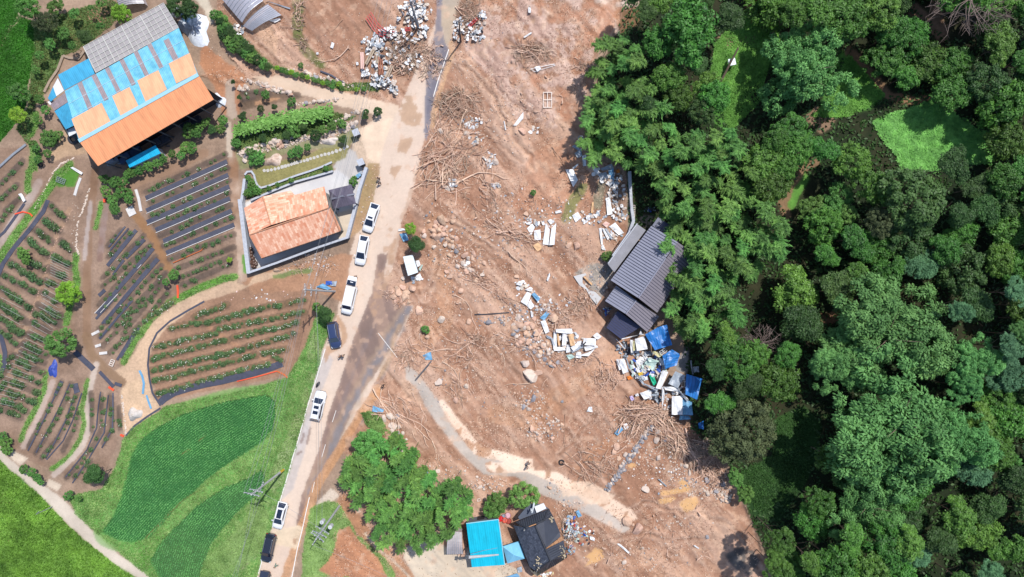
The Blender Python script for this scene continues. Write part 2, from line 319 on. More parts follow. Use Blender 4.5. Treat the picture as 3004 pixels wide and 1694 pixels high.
d = dist('D', [(720, 1453), (757, 1330), (778, 1280), (795, 1225), (850, 1140), (910, 1040), (950, 980)], 2, 3); paint((d < 13), (202, 152, 110), (190, 140, 100), a=.85, reg='roadside_mud')
as1 = inside('H6', [(1010, -60), (1090, -60), (1075, 180), (1070, 350), (1090, 500), (1140, 620), (1190, 700), (1130, 850), (1050, 1100), (1000, 1250), (930, 1600), (860, 1900), (830, 1750), (860, 1150), (900, 830), (960, 500), (1000, 250)], 1, 2)
paint(as1, (124, 122, 134), (136, 128, 134), v=.1, rough=.7); paint(inside('H6', [(1080, -60), (1330, -60), (1270, 200), (1200, 450), (1190, 570), (1145, 620), (1090, 500), (1070, 350), (1075, 180)], 2, 4), (176, 164, 152), (190, 170, 148), v=.1, reg='road')
paint(dist('H6', [(1120, 640), (1030, 900), (960, 1200), (900, 1500)], 1, 2) < 7, (112, 108, 120), a=.8)
paint(dist('H6', [(1190, 580), (1200, 720), (1120, 1000), (1000, 1350), (930, 1700)], 3, 5) < 8, (206, 166, 130), a=.8)
paint(inside('D', [(1000, 250), (1060, 230), (1060, 300), (1010, 420), (980, 500), (970, 480), (1010, 340)], 6, 6) & road & (n4 > .52), (178, 142, 112), a=.75)
paint(inside('D', [(985, 620), (1000, 560), (1025, 500), (1045, 430), (1060, 420), (1040, 520), (1010, 600), (990, 690), (960, 740)], 4, 5) & road & (n4 > .44), (186, 152, 128), a=.65)
paint(inside('D', [(970, 560), (1000, 560), (985, 700), (940, 800), (930, 760), (955, 680)], 6, 6) & (n4 > .5), (182, 146, 118), a=.7)
paint(inside('C2', [(1000, 520), (1040, 500), (1100, 600), (1050, 750), (980, 900), (900, 1200), (760, 1453), (745, 1453)], 2, 3) & road, (196, 188, 186), a=.7)
paint(inside('E2', [(820, 60), (900, 60), (880, 300), (760, 700), (640, 820), (660, 760), (720, 480)], 2, 3) & road, (192, 184, 182), a=.7)
for P in ([(850, 230), (830, 300)], [(905, 180), (880, 310)], [(1165-340, 380), (795, 400)]): paint(dist('E2', P, 1, 2) < 3.5, (140, 118, 110), a=.85)
paint(inside('C2', [(1130, 200), (1200, 300), (1230, 400), (1180, 500), (1080, 540), (1030, 640), (1020, 560), (1040, 480), (1160, 470), (1180, 380), (1130, 280)], 3, 4), (186, 146, 114), a=.8)
m = inside('E2', [(590, 1060), (800, 1010), (840, 1030), (800, 1180), (780, 1215), (610, 1170)], 1, 1); paint(m, (232, 214, 186), (222, 200, 172), a=.9)
paint(inside('E2', [(750, 1130), (790, 1120), (780, 1170), (755, 1165)], 1, 2), (180, 146, 120))
# concrete path across the mud, and its mud-stained verge
paint(inside('C3', [(170, 640), (60, 830), (130, 950), (300, 1060), (220, 900), (200, 800), (240, 720)], 3, 4), (206, 168, 142), a=.8)
pth = inside('C3', [(110, 640), (200, 690), (270, 780), (380, 930), (480, 1120), (590, 1270), (700, 1400), (780, 1440), (900, 1453), (1130, 1540), (1400, 1660), (1700, 1790), (2030, 2040), (1980, 2080), (1750, 1960), (1500, 1840), (1250, 1740), (1060, 1600), (780, 1580), (640, 1453), (520, 1310), (420, 1180), (290, 1010), (220, 850), (120, 760)], 1, 2)
pth2 = inside('C3', [(385, 950), (430, 940), (560, 1090), (650, 1200), (760, 1340), (1010, 1400), (1100, 1430), (1200, 1440), (1210, 1540), (1390, 1560), (1800, 1740), (2050, 1870), (2100, 1950), (2000, 2000), (1700, 1820), (1400, 1680), (1130, 1580), (860, 1560), (720, 1440), (600, 1270), (480, 1110)], 2, 4)
paint(pth2, (246, 220, 198), (238, 208, 184), v=.07, reg='path')
paint(pth2 & (fbm(GX, GY, 2.2, 90, 3) > .6), (184, 138, 106), a=.9)
paint(pth & ~inside('C3', [(800, 1560), (1250, 1560), (1250, 1480), (800, 1480)], 3, 6), (190, 178, 168), (202, 188, 176), v=.06, reg='path')
# upper left: mud fields keep; hedge bank
# --- left garden soils
gard = inside('D', [(230, 400), (330, 470), (420, 430), (590, 390), (610, 690), (520, 740), (400, 860), (330, 1020), (250, 1230), (120, 1180), (0, 1130), (-200, 1130), (-200, 380), (70, 370)], 3, 3)
paint(gard, (138, 112, 94), (158, 132, 114), v=.16)
paint(inside('D', [(400, 830), (460, 770), (560, 730), (800, 680), (800, 790), (770, 870), (740, 940), (600, 970), (400, 1010), (370, 920)], 2, 3), (150, 116, 94), (166, 130, 106), v=.12)
paint(inside('D', [(600, 700), (860, 640), (890, 640), (860, 760), (790, 730), (640, 740)], 4, 5), (178, 136, 108), (164, 124, 96))
paint(inside('D', [(510, 110), (620, 190), (600, 290), (560, 290), (540, 220), (500, 160)], 4), (172, 122, 92), (184, 132, 100), v=.12)
def lane_(fr, P, w, c, c2=None, reg='path', **k): m = dist(fr, P, 1, 1.5) < w; paint(m, c, c2, reg=reg, v=.09, **k); return m
# dirt track sweeping round the hedge bed
trk = inside('C1', [(1080, 640), (1150, 540), (1250, 340), (1420, 160), (1600, 60), (1744, 10), (2050, -110), (2110, -170), (2030, -140), (2020, -60), (2110, -30), (2180, -130), (2600, -190), (2610, -160), (2300, -90), (2000, 20), (1744, 100), (1600, 200), (1400, 340), (1290, 500), (1260, 650), (1290, 850), (1370, 990), (1280, 1100), (1060, 1240), (1030, 900), (1050, 800), (960, 700)], 2, 3)
paint(trk, (196, 166, 140), (212, 180, 150), v=.1, reg='dirt_track')
paint(inside('C1', [(1030, 850), (1200, 760), (1300, 960), (1080, 1080)], 6, 6) & trk, (222, 190, 156), a=.5)
# concrete/brown garden walks
lane_('B1', [(810, 160), (780, 420), (755, 700), (740, 1100), (738, 1600)], 12, (128, 98, 76), (150, 120, 98))
for P in ([(775, 420), (740, 700), (720, 900)],): paint(dist('B1', P, 1, 2) < 6, (186, 172, 166), a=.8)
lane_('C1', [(738, 400), (780, 560), (900, 680), (1040, 790)], 13, (134, 104, 80), (146, 118, 94))
lane_('C1', [(820, 640), (780, 800), (745, 950), (740, 1100), (755, 1200), (700, 1340), (620, 1440), (460, 1580)], 8.5, (188, 170, 158), (200, 182, 168))
lane_('B1', [(1160, 530), (1290, 700), (1370, 860), (1450, 1000)], 13, (150, 112, 80), (160, 122, 88))
lane_('B1', [(900, 460), (880, 640), (850, 900)], 9, (168, 150, 144), (140, 112, 100))
lane_('B2', [(245, 0), (250, 200), (275, 500), (300, 700), (320, 900), (330, 1060)], 13, (150, 114, 88), (196, 172, 154))
lane_('B1', [(330, 250), (260, 380), (130, 560), (0, 760), (-80, 860)], 12, (160, 136, 122), (188, 172, 164))
lane_('B1', [(590, 480), (480, 720), (400, 1000), (330, 1230), (240, 1453), (120, 1750), (0, 2080)], 7, (176, 146, 122), (164, 132, 108), reg='dirt_track')
lane_('C1', [(450, 790), (380, 950), (320, 1110), (200, 1340)], 9, (176, 154, 142), (190, 168, 156))
lane_('B1', [(1110, 270), (1300, 200), (1600, 70), (1744, 0)], 13, (152, 122, 100), (168, 138, 116))
lane_('A2', [(200, 1060), (215, 1320)], 9, (196, 178, 160), (204, 188, 172)); lane_('A2', [(220, 720), (215, 860), (235, 980)], 14, (184, 164, 148), (168, 150, 136))
# concrete lane lower left
cl = inside('E1', [(-60, 230), (0, 330), (60, 410), (150, 500), (300, 640), (400, 690), (540, 790), (620, 880), (700, 960), (780, 1050), (880, 1140), (960, 1220), (1060, 1290), (1150, 1350), (1310, 1390), (1300, 1420), (1360, 1453), (1700, 1700), (1500, 1700), (1160, 1453), (1080, 1400), (960, 1330), (800, 1200), (690, 1100), (640, 1050), (540, 960), (480, 900), (440, 850), (330, 740), (200, 620), (100, 550), (0, 450), (-60, 380)], 0, 3)
paint(inside('E1', [(-600, 300), (0, 452), (100, 555), (330, 745), (480, 905), (690, 1105), (960, 1335), (1160, 1460), (1600, 1800), (-600, 1800)], 2, 4), (94, 146, 50), (110, 160, 60), v=.22, reg='meadow')
paint(inside('E1', [(0, 600), (130, 700), (160, 820), (60, 900), (120, 1150), (0, 1250)], 12, 8) & (n4 > .5), (156, 142, 104), a=.7)
paint(inside('E1', [(-10, 830), (140, 870), (100, 1010), (0, 1020)], 8) | (dist('E1', [(0, 500), (200, 680), (400, 860)], 8, 8) < 16), (70, 124, 44), a=.6)
paint(inside('E1', [(700, 1350), (850, 1200), (1100, 1400), (1150, 1453), (700, 1453)], 8), (120, 160, 84), a=.7)
paint(cl, (200, 186, 170), (216, 202, 186), v=.07, reg='concrete_lane')
for P in ([(110, 370), (240, 440), (180, 505), (90, 430)], [(420, 615), (525, 670), (490, 720), (390, 670)]): paint(inside('E1', P, 1, 1), (214, 196, 176), reg='concrete_lane')
# grass banks left
bank = inside('D', [(330, 1080), (420, 1020), (600, 985), (720, 950), (770, 870), (800, 780), (840, 790), (812, 880), (800, 930), (780, 1000), (735, 1160), (690, 1310), (668, 1370), (640, 1480), (560, 1500), (400, 1470), (340, 1425), (230, 1330), (190, 1290), (170, 1250), (255, 1230), (290, 1170), (310, 1110)], 2, 4)
paint(bank, (104, 152, 78), (88, 140, 58), v=.22, reg='grass_bank')
paint(inside('D', [(770, 900), (790, 830), (812, 880), (800, 930), (770, 1030), (740, 1130), (700, 1250), (670, 1370), (600, 1453), (540, 1453), (600, 1300), (650, 1250), (720, 1100), (760, 1000)], 6, 6) & (n4 > .46), (150, 164, 118), (160, 160, 120), a=.8)
paint(inside('E2', [(500, 780), (560, 900), (480, 1200), (300, 1400), (100, 1453), (0, 1300), (260, 1050), (400, 850)], 8, 6), (136, 160, 100), (120, 156, 88), a=.8)
rice1 = inside('D', [(671, 994), (690, 1012), (694, 1040), (688, 1078), (660, 1112), (615, 1142), (568, 1170), (522, 1205), (480, 1245), (445, 1278), (410, 1318), (373, 1356), (329, 1366), (290, 1358), (256, 1340), (284, 1300), (304, 1250), (318, 1200), (329, 1149), (350, 1112), (390, 1078), (462, 1041), (568, 1010)], 0, 1)
rice2 = inside('D', [(655, 1183), (668, 1200), (662, 1230), (604, 1283), (560, 1330), (533, 1368), (512, 1415), (497, 1470), (410, 1470), (377, 1412), (398, 1375), (430, 1335), (497, 1272), (569, 1225), (622, 1205)], 0, 1)
rice3 = inside('A1', [(150, 130), (290, 190), (300, 420), (265, 600), (235, 700), (215, 900), (130, 1050), (0, 1210), (-600, 1700), (-600, -300), (0, -300), (130, 0)], 1, 2)
for rr, cA, cB in ((rice1, (48, 106, 54), (56, 114, 60)), (rice2, (56, 106, 58), (72, 112, 62)), (rice3, (44, 108, 22), (56, 122, 30))):
    DZ -= rr*.25; paint(rr, cA, cB, v=.12, reg='rice_field')
e = blur(rice1, 6); paint((e > .03) & (e < .6) & ~rice1, (124, 174, 96), (108, 160, 80), a=.7)
for P in ([(1540, 408), (1610, 365)], [(1690, 295), (1744, 245)], [(1230, 1130), (1350, 1010), (1440, 910), (1540, 810), (1744, 680)]): paint(dist('E1', P, .5, .5) < 1.6, (128, 104, 64), a=.8)
paint(dist('A1', [(0, 395), (60, 270), (130, 180), (160, 110)], 2, 3) < 5, (170, 160, 130), (150, 150, 110), reg='path')
for P, c in (([(0, 310), (60, 250), (110, 130), (150, 60), (160, 0), (130, 0), (100, 130), (40, 300), (0, 330)], (70, 130, 40)),): paint(inside('A1', P), c)
# weedy patches of the upper left
paint(inside('A1', [(300, 200), (720, 60), (900, 0), (960, 0), (1100, 100), (720, 400), (540, 480), (400, 780), (300, 900), (240, 1240), (130, 1100), (230, 900), (260, 620)], 4, 6), (118, 108, 74), (94, 104, 56), v=.25)
paint(inside('A1', [(760, 60), (900, 40), (960, 120), (860, 240), (740, 180)], 8), (164, 130, 104))
for P in ([(235, 940), (330, 950), (330, 1060), (280, 1160), (235, 1180)], [(250, 1230), (330, 1280), (330, 1453), (255, 1453)]): paint(inside('A1', P), (84, 140, 50), (100, 150, 60), reg='grass_bank')
for fr, P, w_ in (('B1', [(330, 20), (250, 160), (240, 320)], 9), ('B1', [(600, 100), (480, 220), (400, 330), (300, 470), (190, 620), (60, 800), (0, 900)], 11), ('B1', [(860, 430), (820, 640)], 6), ('B1', [(650, 870), (640, 1000), (660, 1110), (600, 1300), (560, 1450)], 9),
                  ('C1', [(400, 700), (380, 850), (320, 1000), (230, 1150), (180, 1280)], 7), ('C1', [(750, 770), (720, 900), (690, 1010), (720, 1140), (680, 1280), (600, 1400), (500, 1490), (440, 1530)], 6), ('C1', [(1060, 620), (1150, 430), (1290, 240), (1440, 120), (1640, 20), (1744, -30), (1900, -90), (2000, -110)], 10), ('C1', [(0, 580), (30, 680), (0, 720)], 8)):
    paint(dist(fr, P, 2, 3) < w_, (90, 146, 52), (104, 158, 66), v=.2, reg='grass_bank')
paint(inside('B1', [(480, 140), (600, 90), (680, 180), (640, 290), (520, 290), (440, 220)], 4), (84, 134, 50))
paint(dist('B2', [(340, 880), (350, 1000)], 2, 2) < 8, (100, 150, 66)); paint(dist('B2', [(600, 1060), (760, 1010), (900, 1000)], 4, 5) < 7, (122, 136, 84)); 
# verge between yard wall and road
paint(inside('B2', [(1390, 80), (1490, 80), (1500, 120), (1430, 420), (1340, 640), (1240, 730), (1290, 440)], 3, 4), (182, 148, 116), (160, 140, 100))
# yard of the tiled house, lawn, terraces
paint(inside('H1', [(120, 170), (165, 1390), (1500, 940), (1700, 40), (1480, -60), (1300, 60), (200, 440), (100, 500)], 0, 1), (228, 226, 224), (206, 204, 206), v=.04, reg='yard')
paint(inside('H1', [(1400, 60), (1560, 180), (1700, 40), (1600, -200), (1480, -250), (1300, 0)], 1, 2), (198, 192, 188), v=.05, reg='yard')
paint(inside('H1', [(1330, 620), (1560, 560), (1480, 930), (1370, 950)], 1, 1), (222, 206, 186), reg='yard')
paint(inside('B2', [(440, 260), (400, 160), (420, 120), (500, 110), (900, 0), (1200, -150), (1250, -100), (1200, 40), (1080, 90), (740, 210), (500, 290)], 1, 3), (140, 134, 84), (156, 146, 98), v=.12, reg='lawn')
paint(inside('B2', [(340, 240), (440, 260), (480, 300), (740, 220), (1080, 100), (1100, 140), (740, 270), (360, 390)], 1, 2), (118, 128, 72), (140, 136, 92), v=.15, reg='lawn')
paint(inside('A2', [(260, 1300), (440, 1230), (900, 1200), (1300, 1060), (1320, 1180), (1240, 1240), (700, 1300), (480, 1420), (300, 1440)], 3, 5), (140, 138, 98), (168, 160, 132), v=.2)
paint(inside('A2', [(240, 1150), (430, 1060), (1060, 950), (1300, 990), (1040, 1100), (600, 1260), (250, 1280)], 3, 4), (96, 112, 60), (80, 100, 52), v=.2)
paint(inside('A2', [(300, 760), (600, 760), (860, 830), (780, 850), (300, 940)], 2, 3), (112, 92, 76), (130, 108, 90)); paint(inside('A2', [(420, 870), (640, 830), (640, 845), (430, 900)], 2), (190, 146, 112))
paint(inside('A2', [(570, 560), (1190, 720), (1480, 690), (1490, 780), (1180, 770), (560, 590)], 3, 5), (134, 144, 88), (116, 130, 70), v=.2)
paint(inside('A2', [(60, 110), (120, 100), (440, 420), (580, 560), (570, 600), (350, 490), (130, 340)], 3, 4), (60, 104, 40))
# yard around the blue metal roof and farm shed
paint(inside('E3', [(100, 1200), (350, 1130), (640, 1300), (960, 1330), (1100, 1400), (1100, 1600), (-100, 1700), (200, 1453), (90, 1280)], 3, 3), (216, 200, 180), (206, 188, 166), v=.07, reg='yard')
paint(inside('E2', [(1260, 790), (1330, 900), (1240, 880)], 2) | inside('E2', [(950, 830), (1080, 690), (1150, 760), (1060, 830)], 3, 4), (216, 198, 180), v=.08)
paint(inside('E2', [(900, 860), (1060, 800), (1180, 840), (1260, 1000), (1300, 1100), (1500, 1200), (1640, 1453), (830, 1453), (860, 1100)], 4, 5), (122, 158, 84), (136, 164, 100), v=.22, reg='grass_bank')
paint(inside('E2', [(1140, 1050), (1230, 1010), (1300, 1110), (1470, 1280), (1560, 1453), (1080, 1453), (980, 1400), (1100, 1250)], 6, 5), (196, 140, 106), (184, 130, 98), v=.1, reg='soil_ground')
paint(dist('E2', [(1180, 800), (1300, 980), (1400, 1110), (1560, 1250), (1700, 1400), (1800, 1540)], 2, 3) < 17, (186, 140, 108), (176, 128, 96), v=.1, reg='dirt_track'); paint(dist('E2', [(1370, 1080), (1460, 1200), (1620, 1330), (1744, 1453)], 1, 1.5) < 3.2, (222, 200, 176))
paint(inside('A2', [(-120, -60), (0, -60), (75, 110), (70, 210), (30, 200), (0, 90)], 2, 3), (214, 200, 180), reg='path')
paint(inside('A1', [(430, 1180), (560, 1100), (680, 1230), (760, 1300), (600, 1330), (440, 1380), (400, 1240)], 4, 5), (196, 166, 138), (180, 150, 122))
paint(inside('E4', [(120, 760), (0, 760), (-60, 640), (250, 640), (450, 760), (380, 830), (200, 830)], 2, 5), (238, 208, 182), a=.8)
# bank beside the grey house: rubble terrace
paint(inside('B4', [(100, 1030), (250, 930), (400, 960), (440, 1010), (330, 1250), (250, 1300), (220, 1100)], 3, 4), (150, 144, 138), (170, 160, 150), v=.2)
paint(inside('C4', [(960, 640), (1060, 480), (1080, 620), (1060, 720), (970, 700)], 2, 3), (150, 148, 148)); paint(inside('B4', [(650, 600), (680, 540), (790, 530), (760, 640)], 3), (150, 140, 124))
paint(inside('B4', [(555, 160), (580, 160), (590, 480), (640, 560), (560, 660), (545, 500)], 2, 3), (110, 116, 96), a=.9)
# lower edge of the flow, paler gravelly
paint(inside('E4', [(400, 1290), (700, 1190), (1400, 1250), (1400, 1453), (300, 1453)], 8) & (n4 > .48), (192, 150, 122), a=.35)
paint((mud & (fbm(GX, GY, 1.1, 120, 2) > .7)), (214, 178, 152), a=.5)
for m in PUD: paint(m, (224, 178, 126), (216, 168, 116), v=.02, rough=.2, reg='puddle')
# planted rows: raised beds, furrows and their edges
ROWS = []   # (frame, x1, y1, x2, y2, half width in metres, kind)
def row(fr, k, w, *L):
    for a in L: ROWS.append((fr, *a, w, k))
row('B1', 'rose', .42, (1250, 330, 1930, 10), (1290, 425, 1945, 125), (1290, 535, 1955, 235), (1330, 610, 1960, 335), (1370, 700, 1970, 440), (1400, 790, 1985, 545), (1450, 905, 2000, 690), (1500, 990, 2000, 800), (1540, 1060, 1980, 880), (1560, 1120, 1960, 950))
row('B1', 'rose', .36, (925, 790, 1040, 650), (930, 880, 1110, 670), (880, 1060, 1230, 700), (880, 1130, 1290, 780), (850, 1290, 1250, 850), (900, 1330, 1330, 880), (900, 1453, 1380, 960), (980, 1480, 1420, 1020), (1050, 1540, 1400, 1100), (1130, 1560, 1440, 1180))
row('C1', 'rose', .36, (850, 330, 1120, 100), (860, 400, 1200, 90), (880, 480, 1280, 60), (940, 540, 1200, 290))
row('B1', 'tall', .55, (430, 440, 560, 560), (390, 570, 510, 660), (290, 640, 450, 760), (240, 730, 430, 880), (160, 850, 390, 1000), (90, 930, 350, 1100), (30, 1030, 320, 1190), (0, 1130, 270, 1330), (-40, 1240, 240, 1440), (-60, 1360, 200, 1540), (530, 750, 620, 830), (450, 870, 600, 960), (420, 980, 560, 1070), (390, 1090, 540, 1150), (370, 1190, 500, 1260))
row('C1', 'tall', .55, (330, 130, 530, 235), (300, 200, 510, 300), (280, 280, 420, 350), (250, 380, 400, 440), (210, 460, 400, 560), (190, 530, 380, 620), (160, 610, 370, 710), (130, 700, 350, 800), (100, 780, 330, 880), (70, 870, 300, 960), (30, 940, 230, 1040), (0, 1010, 180, 1090), (0, 120, 170, 250), (0, 230, 180, 390), (0, 340, 150, 470), (30, 620, 130, 560), (0, 760, 90, 640), (0, 860, 60, 780))
row('C1', 'rose', .36, (530, 780, 470, 930), (470, 930, 380, 1090), (380, 1090, 250, 1330), (610, 800, 540, 1000), (540, 1000, 430, 1200), (430, 1200, 310, 1390), (650, 900, 580, 1110), (580, 1110, 480, 1290), (480, 1290, 360, 1430), (680, 1020, 640, 1180), (640, 1180, 540, 1370), (780, 880, 790, 1100), (790, 1100, 790, 1200), (870, 900, 870, 1180), (870, 1180, 820, 1300), (820, 1300, 700, 1453), (950, 900, 960, 1190), (960, 1190, 890, 1310), (1020, 1000, 1030, 1180), (700, 1453, 570, 1600), (780, 1453, 640, 1600))
paint(dist('C2', [(-102, 225), (363, 538), (640, 640)], 1, 2) < 7, (176, 134, 106), v=.1)
row('B1', 'rose', .4, (0, 270, 200, 80), (0, 400, 150, 270), (50, 490, 190, 370), (0, 580, 100, 480), (90, 180, 200, 60))
row('C2', 'hedge', .5, (-500, 250, -270, 110), (-80, 230, 190, 130), (0, 290, 560, 140), (580, 140, 670, 130), (720, 115, 850, 95), (110, 340, 850, 190), (250, 410, 800, 280), (370, 490, 760, 380), (500, 540, 700, 510), (590, 570, 660, 610), (-290, 330, -20, 275), (-420, 490, 100, 370), (-450, 590, 200, 430), (-450, 690, 330, 510), (-430, 780, 440, 560), (-410, 890, 560, 625))
row('A2', 'rose', .4, (330, 780, 560, 800), (340, 850, 420, 830), (640, 790, 800, 810))
for fr, x1, y1, x2, y2, hw, k in ROWS:
    d = dist(fr, [(x1, y1), (x2, y2)], 0, 0)*S
    BED = np.maximum(BED, np.clip(1.25-d/hw*.6, 0, 1)*.22)
    if k == 'hedge': paint((d > hw) & (d < hw+.16), (84, 74, 66), a=.7, v=.1); paint(d < hw, (128, 104, 78), v=.2)
    else: paint(d < hw+.08, (98, 84, 76), (114, 96, 84), v=.25)
DZ += BED
DZ += (~mud & ~road & ~trk)*((n4-.5)*.14)
flat = blur(road | lane | pth | pth2 | cl, 3); DZ = DZ*(1-.93*flat)+.06*flat
for m in PUD: w = blur(m, 2); DZ = DZ*(1-w)-.12*w
# darker soil colour under the driftwood
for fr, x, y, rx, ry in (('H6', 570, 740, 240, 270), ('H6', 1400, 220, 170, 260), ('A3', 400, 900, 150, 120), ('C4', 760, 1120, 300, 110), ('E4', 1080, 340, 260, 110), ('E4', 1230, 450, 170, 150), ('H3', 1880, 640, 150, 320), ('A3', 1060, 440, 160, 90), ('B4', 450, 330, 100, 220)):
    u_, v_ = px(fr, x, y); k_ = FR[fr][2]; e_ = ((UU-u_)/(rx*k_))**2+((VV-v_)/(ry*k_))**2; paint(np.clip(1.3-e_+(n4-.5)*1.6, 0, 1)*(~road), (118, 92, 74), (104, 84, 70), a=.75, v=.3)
# building pads and the retained terrace in front of the bamboo
GZ = G+DZ; GZ[np.abs(GX) > 89] -= .0
def gz(x, y):
    i = min(max(int(np.searchsorted(xs, x))-1, 0), NX-2); j = min(max(int(np.searchsorted(ys, y))-1, 0), NY-2)
    a = (x-xs[i])/(xs[i+1]-xs[i]); b = (y-ys[j])/(ys[j+1]-ys[j])
    return float((GZ[j, i]*(1-a)+GZ[j, i+1]*a)*(1-b)+(GZ[j+1, i]*(1-a)+GZ[j+1, i+1]*a)*b)
def WG(fr, x, y, dz=0.0):
    z = 0.0
    for _ in range(4): p = W(fr, x, y, z+dz); z = gz(p.x, p.y)
    return W(fr, x, y, z+dz)
def reg_at(p):
    i = int(np.clip(np.searchsorted(xs, p[0]), 0, NX-1)); j = int(np.clip(np.searchsorted(ys, p[1]), 0, NY-1)); return RN[REG[j, i]]
# smooth the hard paint edges a touch
for c in range(3): C3[..., c] = C3[..., c]*.55+blur(C3[..., c], 1)*.45
def ground_mat(name, strength, vs):
    m = bpy.data.materials.new(name); m.use_nodes = True; n = m.node_tree.nodes; l = m.node_tree.links; b = n['Principled BSDF']
    a = n.new('ShaderNodeAttribute'); a.attribute_name = 'Col'; tc = n.new('ShaderNodeTexCoord')
    n0 = n.new('ShaderNodeTexNoise'); n0.inputs['Scale'].default_value = 2.2; n0.inputs['Detail'].default_value = 8; n0.inputs['Roughness'].default_value = .72
    l.new(tc.outputs['Object'], n0.inputs['Vector']); mr = n.new('ShaderNodeMapRange'); l.new(n0.outputs[0], mr.inputs[0])
    mr.inputs[1].default_value = .25; mr.inputs[2].default_value = .75; mr.inputs[3].default_value = 1-vs; mr.inputs[4].default_value = 1+vs
    mm = n.new('ShaderNodeVectorMath'); mm.operation = 'SCALE'; l.new(a.outputs['Color'], mm.inputs[0]); l.new(mr.outputs[0], mm.inputs['Scale'])
    l.new(mm.outputs[0], b.inputs['Base Color']); l.new(a.outputs['Alpha'], b.inputs['Roughness']); b.inputs['Specular IOR Level'].default_value = .3
    bp = n.new('ShaderNodeBump'); bp.inputs['Strength'].default_value = strength; bp.inputs['Distance'].default_value = .08
    nb = n.new('ShaderNodeTexNoise'); nb.inputs['Scale'].default_value = 3; nb.inputs['Detail'].default_value = 8; l.new(tc.outputs['Object'], nb.inputs['Vector'])
    l.new(nb.outputs[0], bp.inputs['Height']); l.new(bp.outputs[0], b.inputs['Normal']); return m
GM = {'road': ground_mat('road_surface', .15, .08), 'concrete_lane': ground_mat('lane_surface', .15, .08), 'yard': ground_mat('yard_surface', .1, .05), 'path': ground_mat('path_surface', .25, .12), 'puddle': ground_mat('muddy_water', .02, .02)}
gm = ground_mat('earth', .7, .26); gg = ground_mat('grass_ground', .8, .34)
for k in RN: GM.setdefault(k, gg if k in ('meadow', 'grass_bank', 'rice_field', 'lawn') else gm)
idx = np.arange(NX*NY).reshape(NY, NX)
Q = np.stack([idx[:-1, :-1], idx[:-1, 1:], idx[1:, 1:], idx[1:, :-1]], -1).reshape(-1, 4)
qr = REG[:-1, :-1].reshape(-1); VV3 = np.stack([GX, GY, GZ], -1).reshape(-1, 3)
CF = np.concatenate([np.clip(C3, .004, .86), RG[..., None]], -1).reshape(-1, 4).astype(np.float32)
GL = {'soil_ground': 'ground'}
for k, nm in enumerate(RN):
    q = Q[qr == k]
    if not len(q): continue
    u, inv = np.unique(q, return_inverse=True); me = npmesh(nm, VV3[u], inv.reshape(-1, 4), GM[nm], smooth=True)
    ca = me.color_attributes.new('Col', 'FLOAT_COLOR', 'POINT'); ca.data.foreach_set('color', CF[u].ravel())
    o = link(bpy.data.objects.new(GL.get(nm, nm), me)); o['kind'] = 'structure'
# ============================================================ plants
LM = dict(
 bamboo=M('bamboo_leaf', (78, 136, 68), .6, .35, .9, col2=(124, 178, 86), objvar=.3, trans=.25),
 broad=M('broad_leaf', (62, 112, 48), .55, .4, .7, col2=(92, 142, 56), objvar=.3, trans=.2),
 darkb=M('dark_leaf', (50, 86, 40), .6, .35, .7, col2=(70, 104, 50), objvar=.25, trans=.15),
 cedar=M('cedar_leaf', (88, 148, 80), .7, .25, .4, col2=(122, 178, 100), objvar=.18, trans=.15),
 blue=M('bluish_leaf', (76, 128, 88), .7, .25, .6, col2=(104, 152, 106), objvar=.2, trans=.15),
 juniper=M('juniper_leaf', (62, 78, 48), .75, .35, .6, col2=(84, 96, 60), objvar=.2, trans=.1),
 lime=M('lime_leaf', (128, 178, 48), .6, .3, .8, col2=(150, 196, 66), objvar=.12, trans=.25),
 gardent=M('garden_leaf', (78, 130, 58), .6, .35, 1.5, col2=(108, 158, 76), objvar=.25, trans=.2),
 fern=M('fern_leaf', (118, 186, 88), .6, .3, .8, col2=(150, 212, 108), objvar=.15, trans=.25))
bark = M('bark', (120, 104, 90), .9, .3, 6, .6); culm_m = M('culm', (130, 150, 90), .5, .2, 2)
def rnd_unit(n): v = rng.normal(size=(n, 3)); return v/np.linalg.norm(v, axis=1)[:, None]
def quads(c, nrm, size, asp=1.6, tip=None):
    """leaf faces: centre c, facing nrm, long axis roughly along tip"""
    n = len(c); nrm = nrm/np.maximum(1e-6, np.linalg.norm(nrm, axis=1))[:, None]
    t = rnd_unit(n) if tip is None else tip
    t = t-nrm*(t*nrm).sum(1)[:, None]; t /= np.maximum(1e-6, np.linalg.norm(t, axis=1))[:, None]; b = np.cross(nrm, t)
    L = (size*(.7+.6*rng.random(n)))[:, None]*.5; Wd = L/asp
    V = np.stack([c-t*L, c+b*Wd-t*L*.1, c+t*L, c-b*Wd-t*L*.1], 1).reshape(-1, 3)
    return V
def leafmesh(name, V, mat): return npmesh(name, V, np.arange(len(V)).reshape(-1, 4), mat)
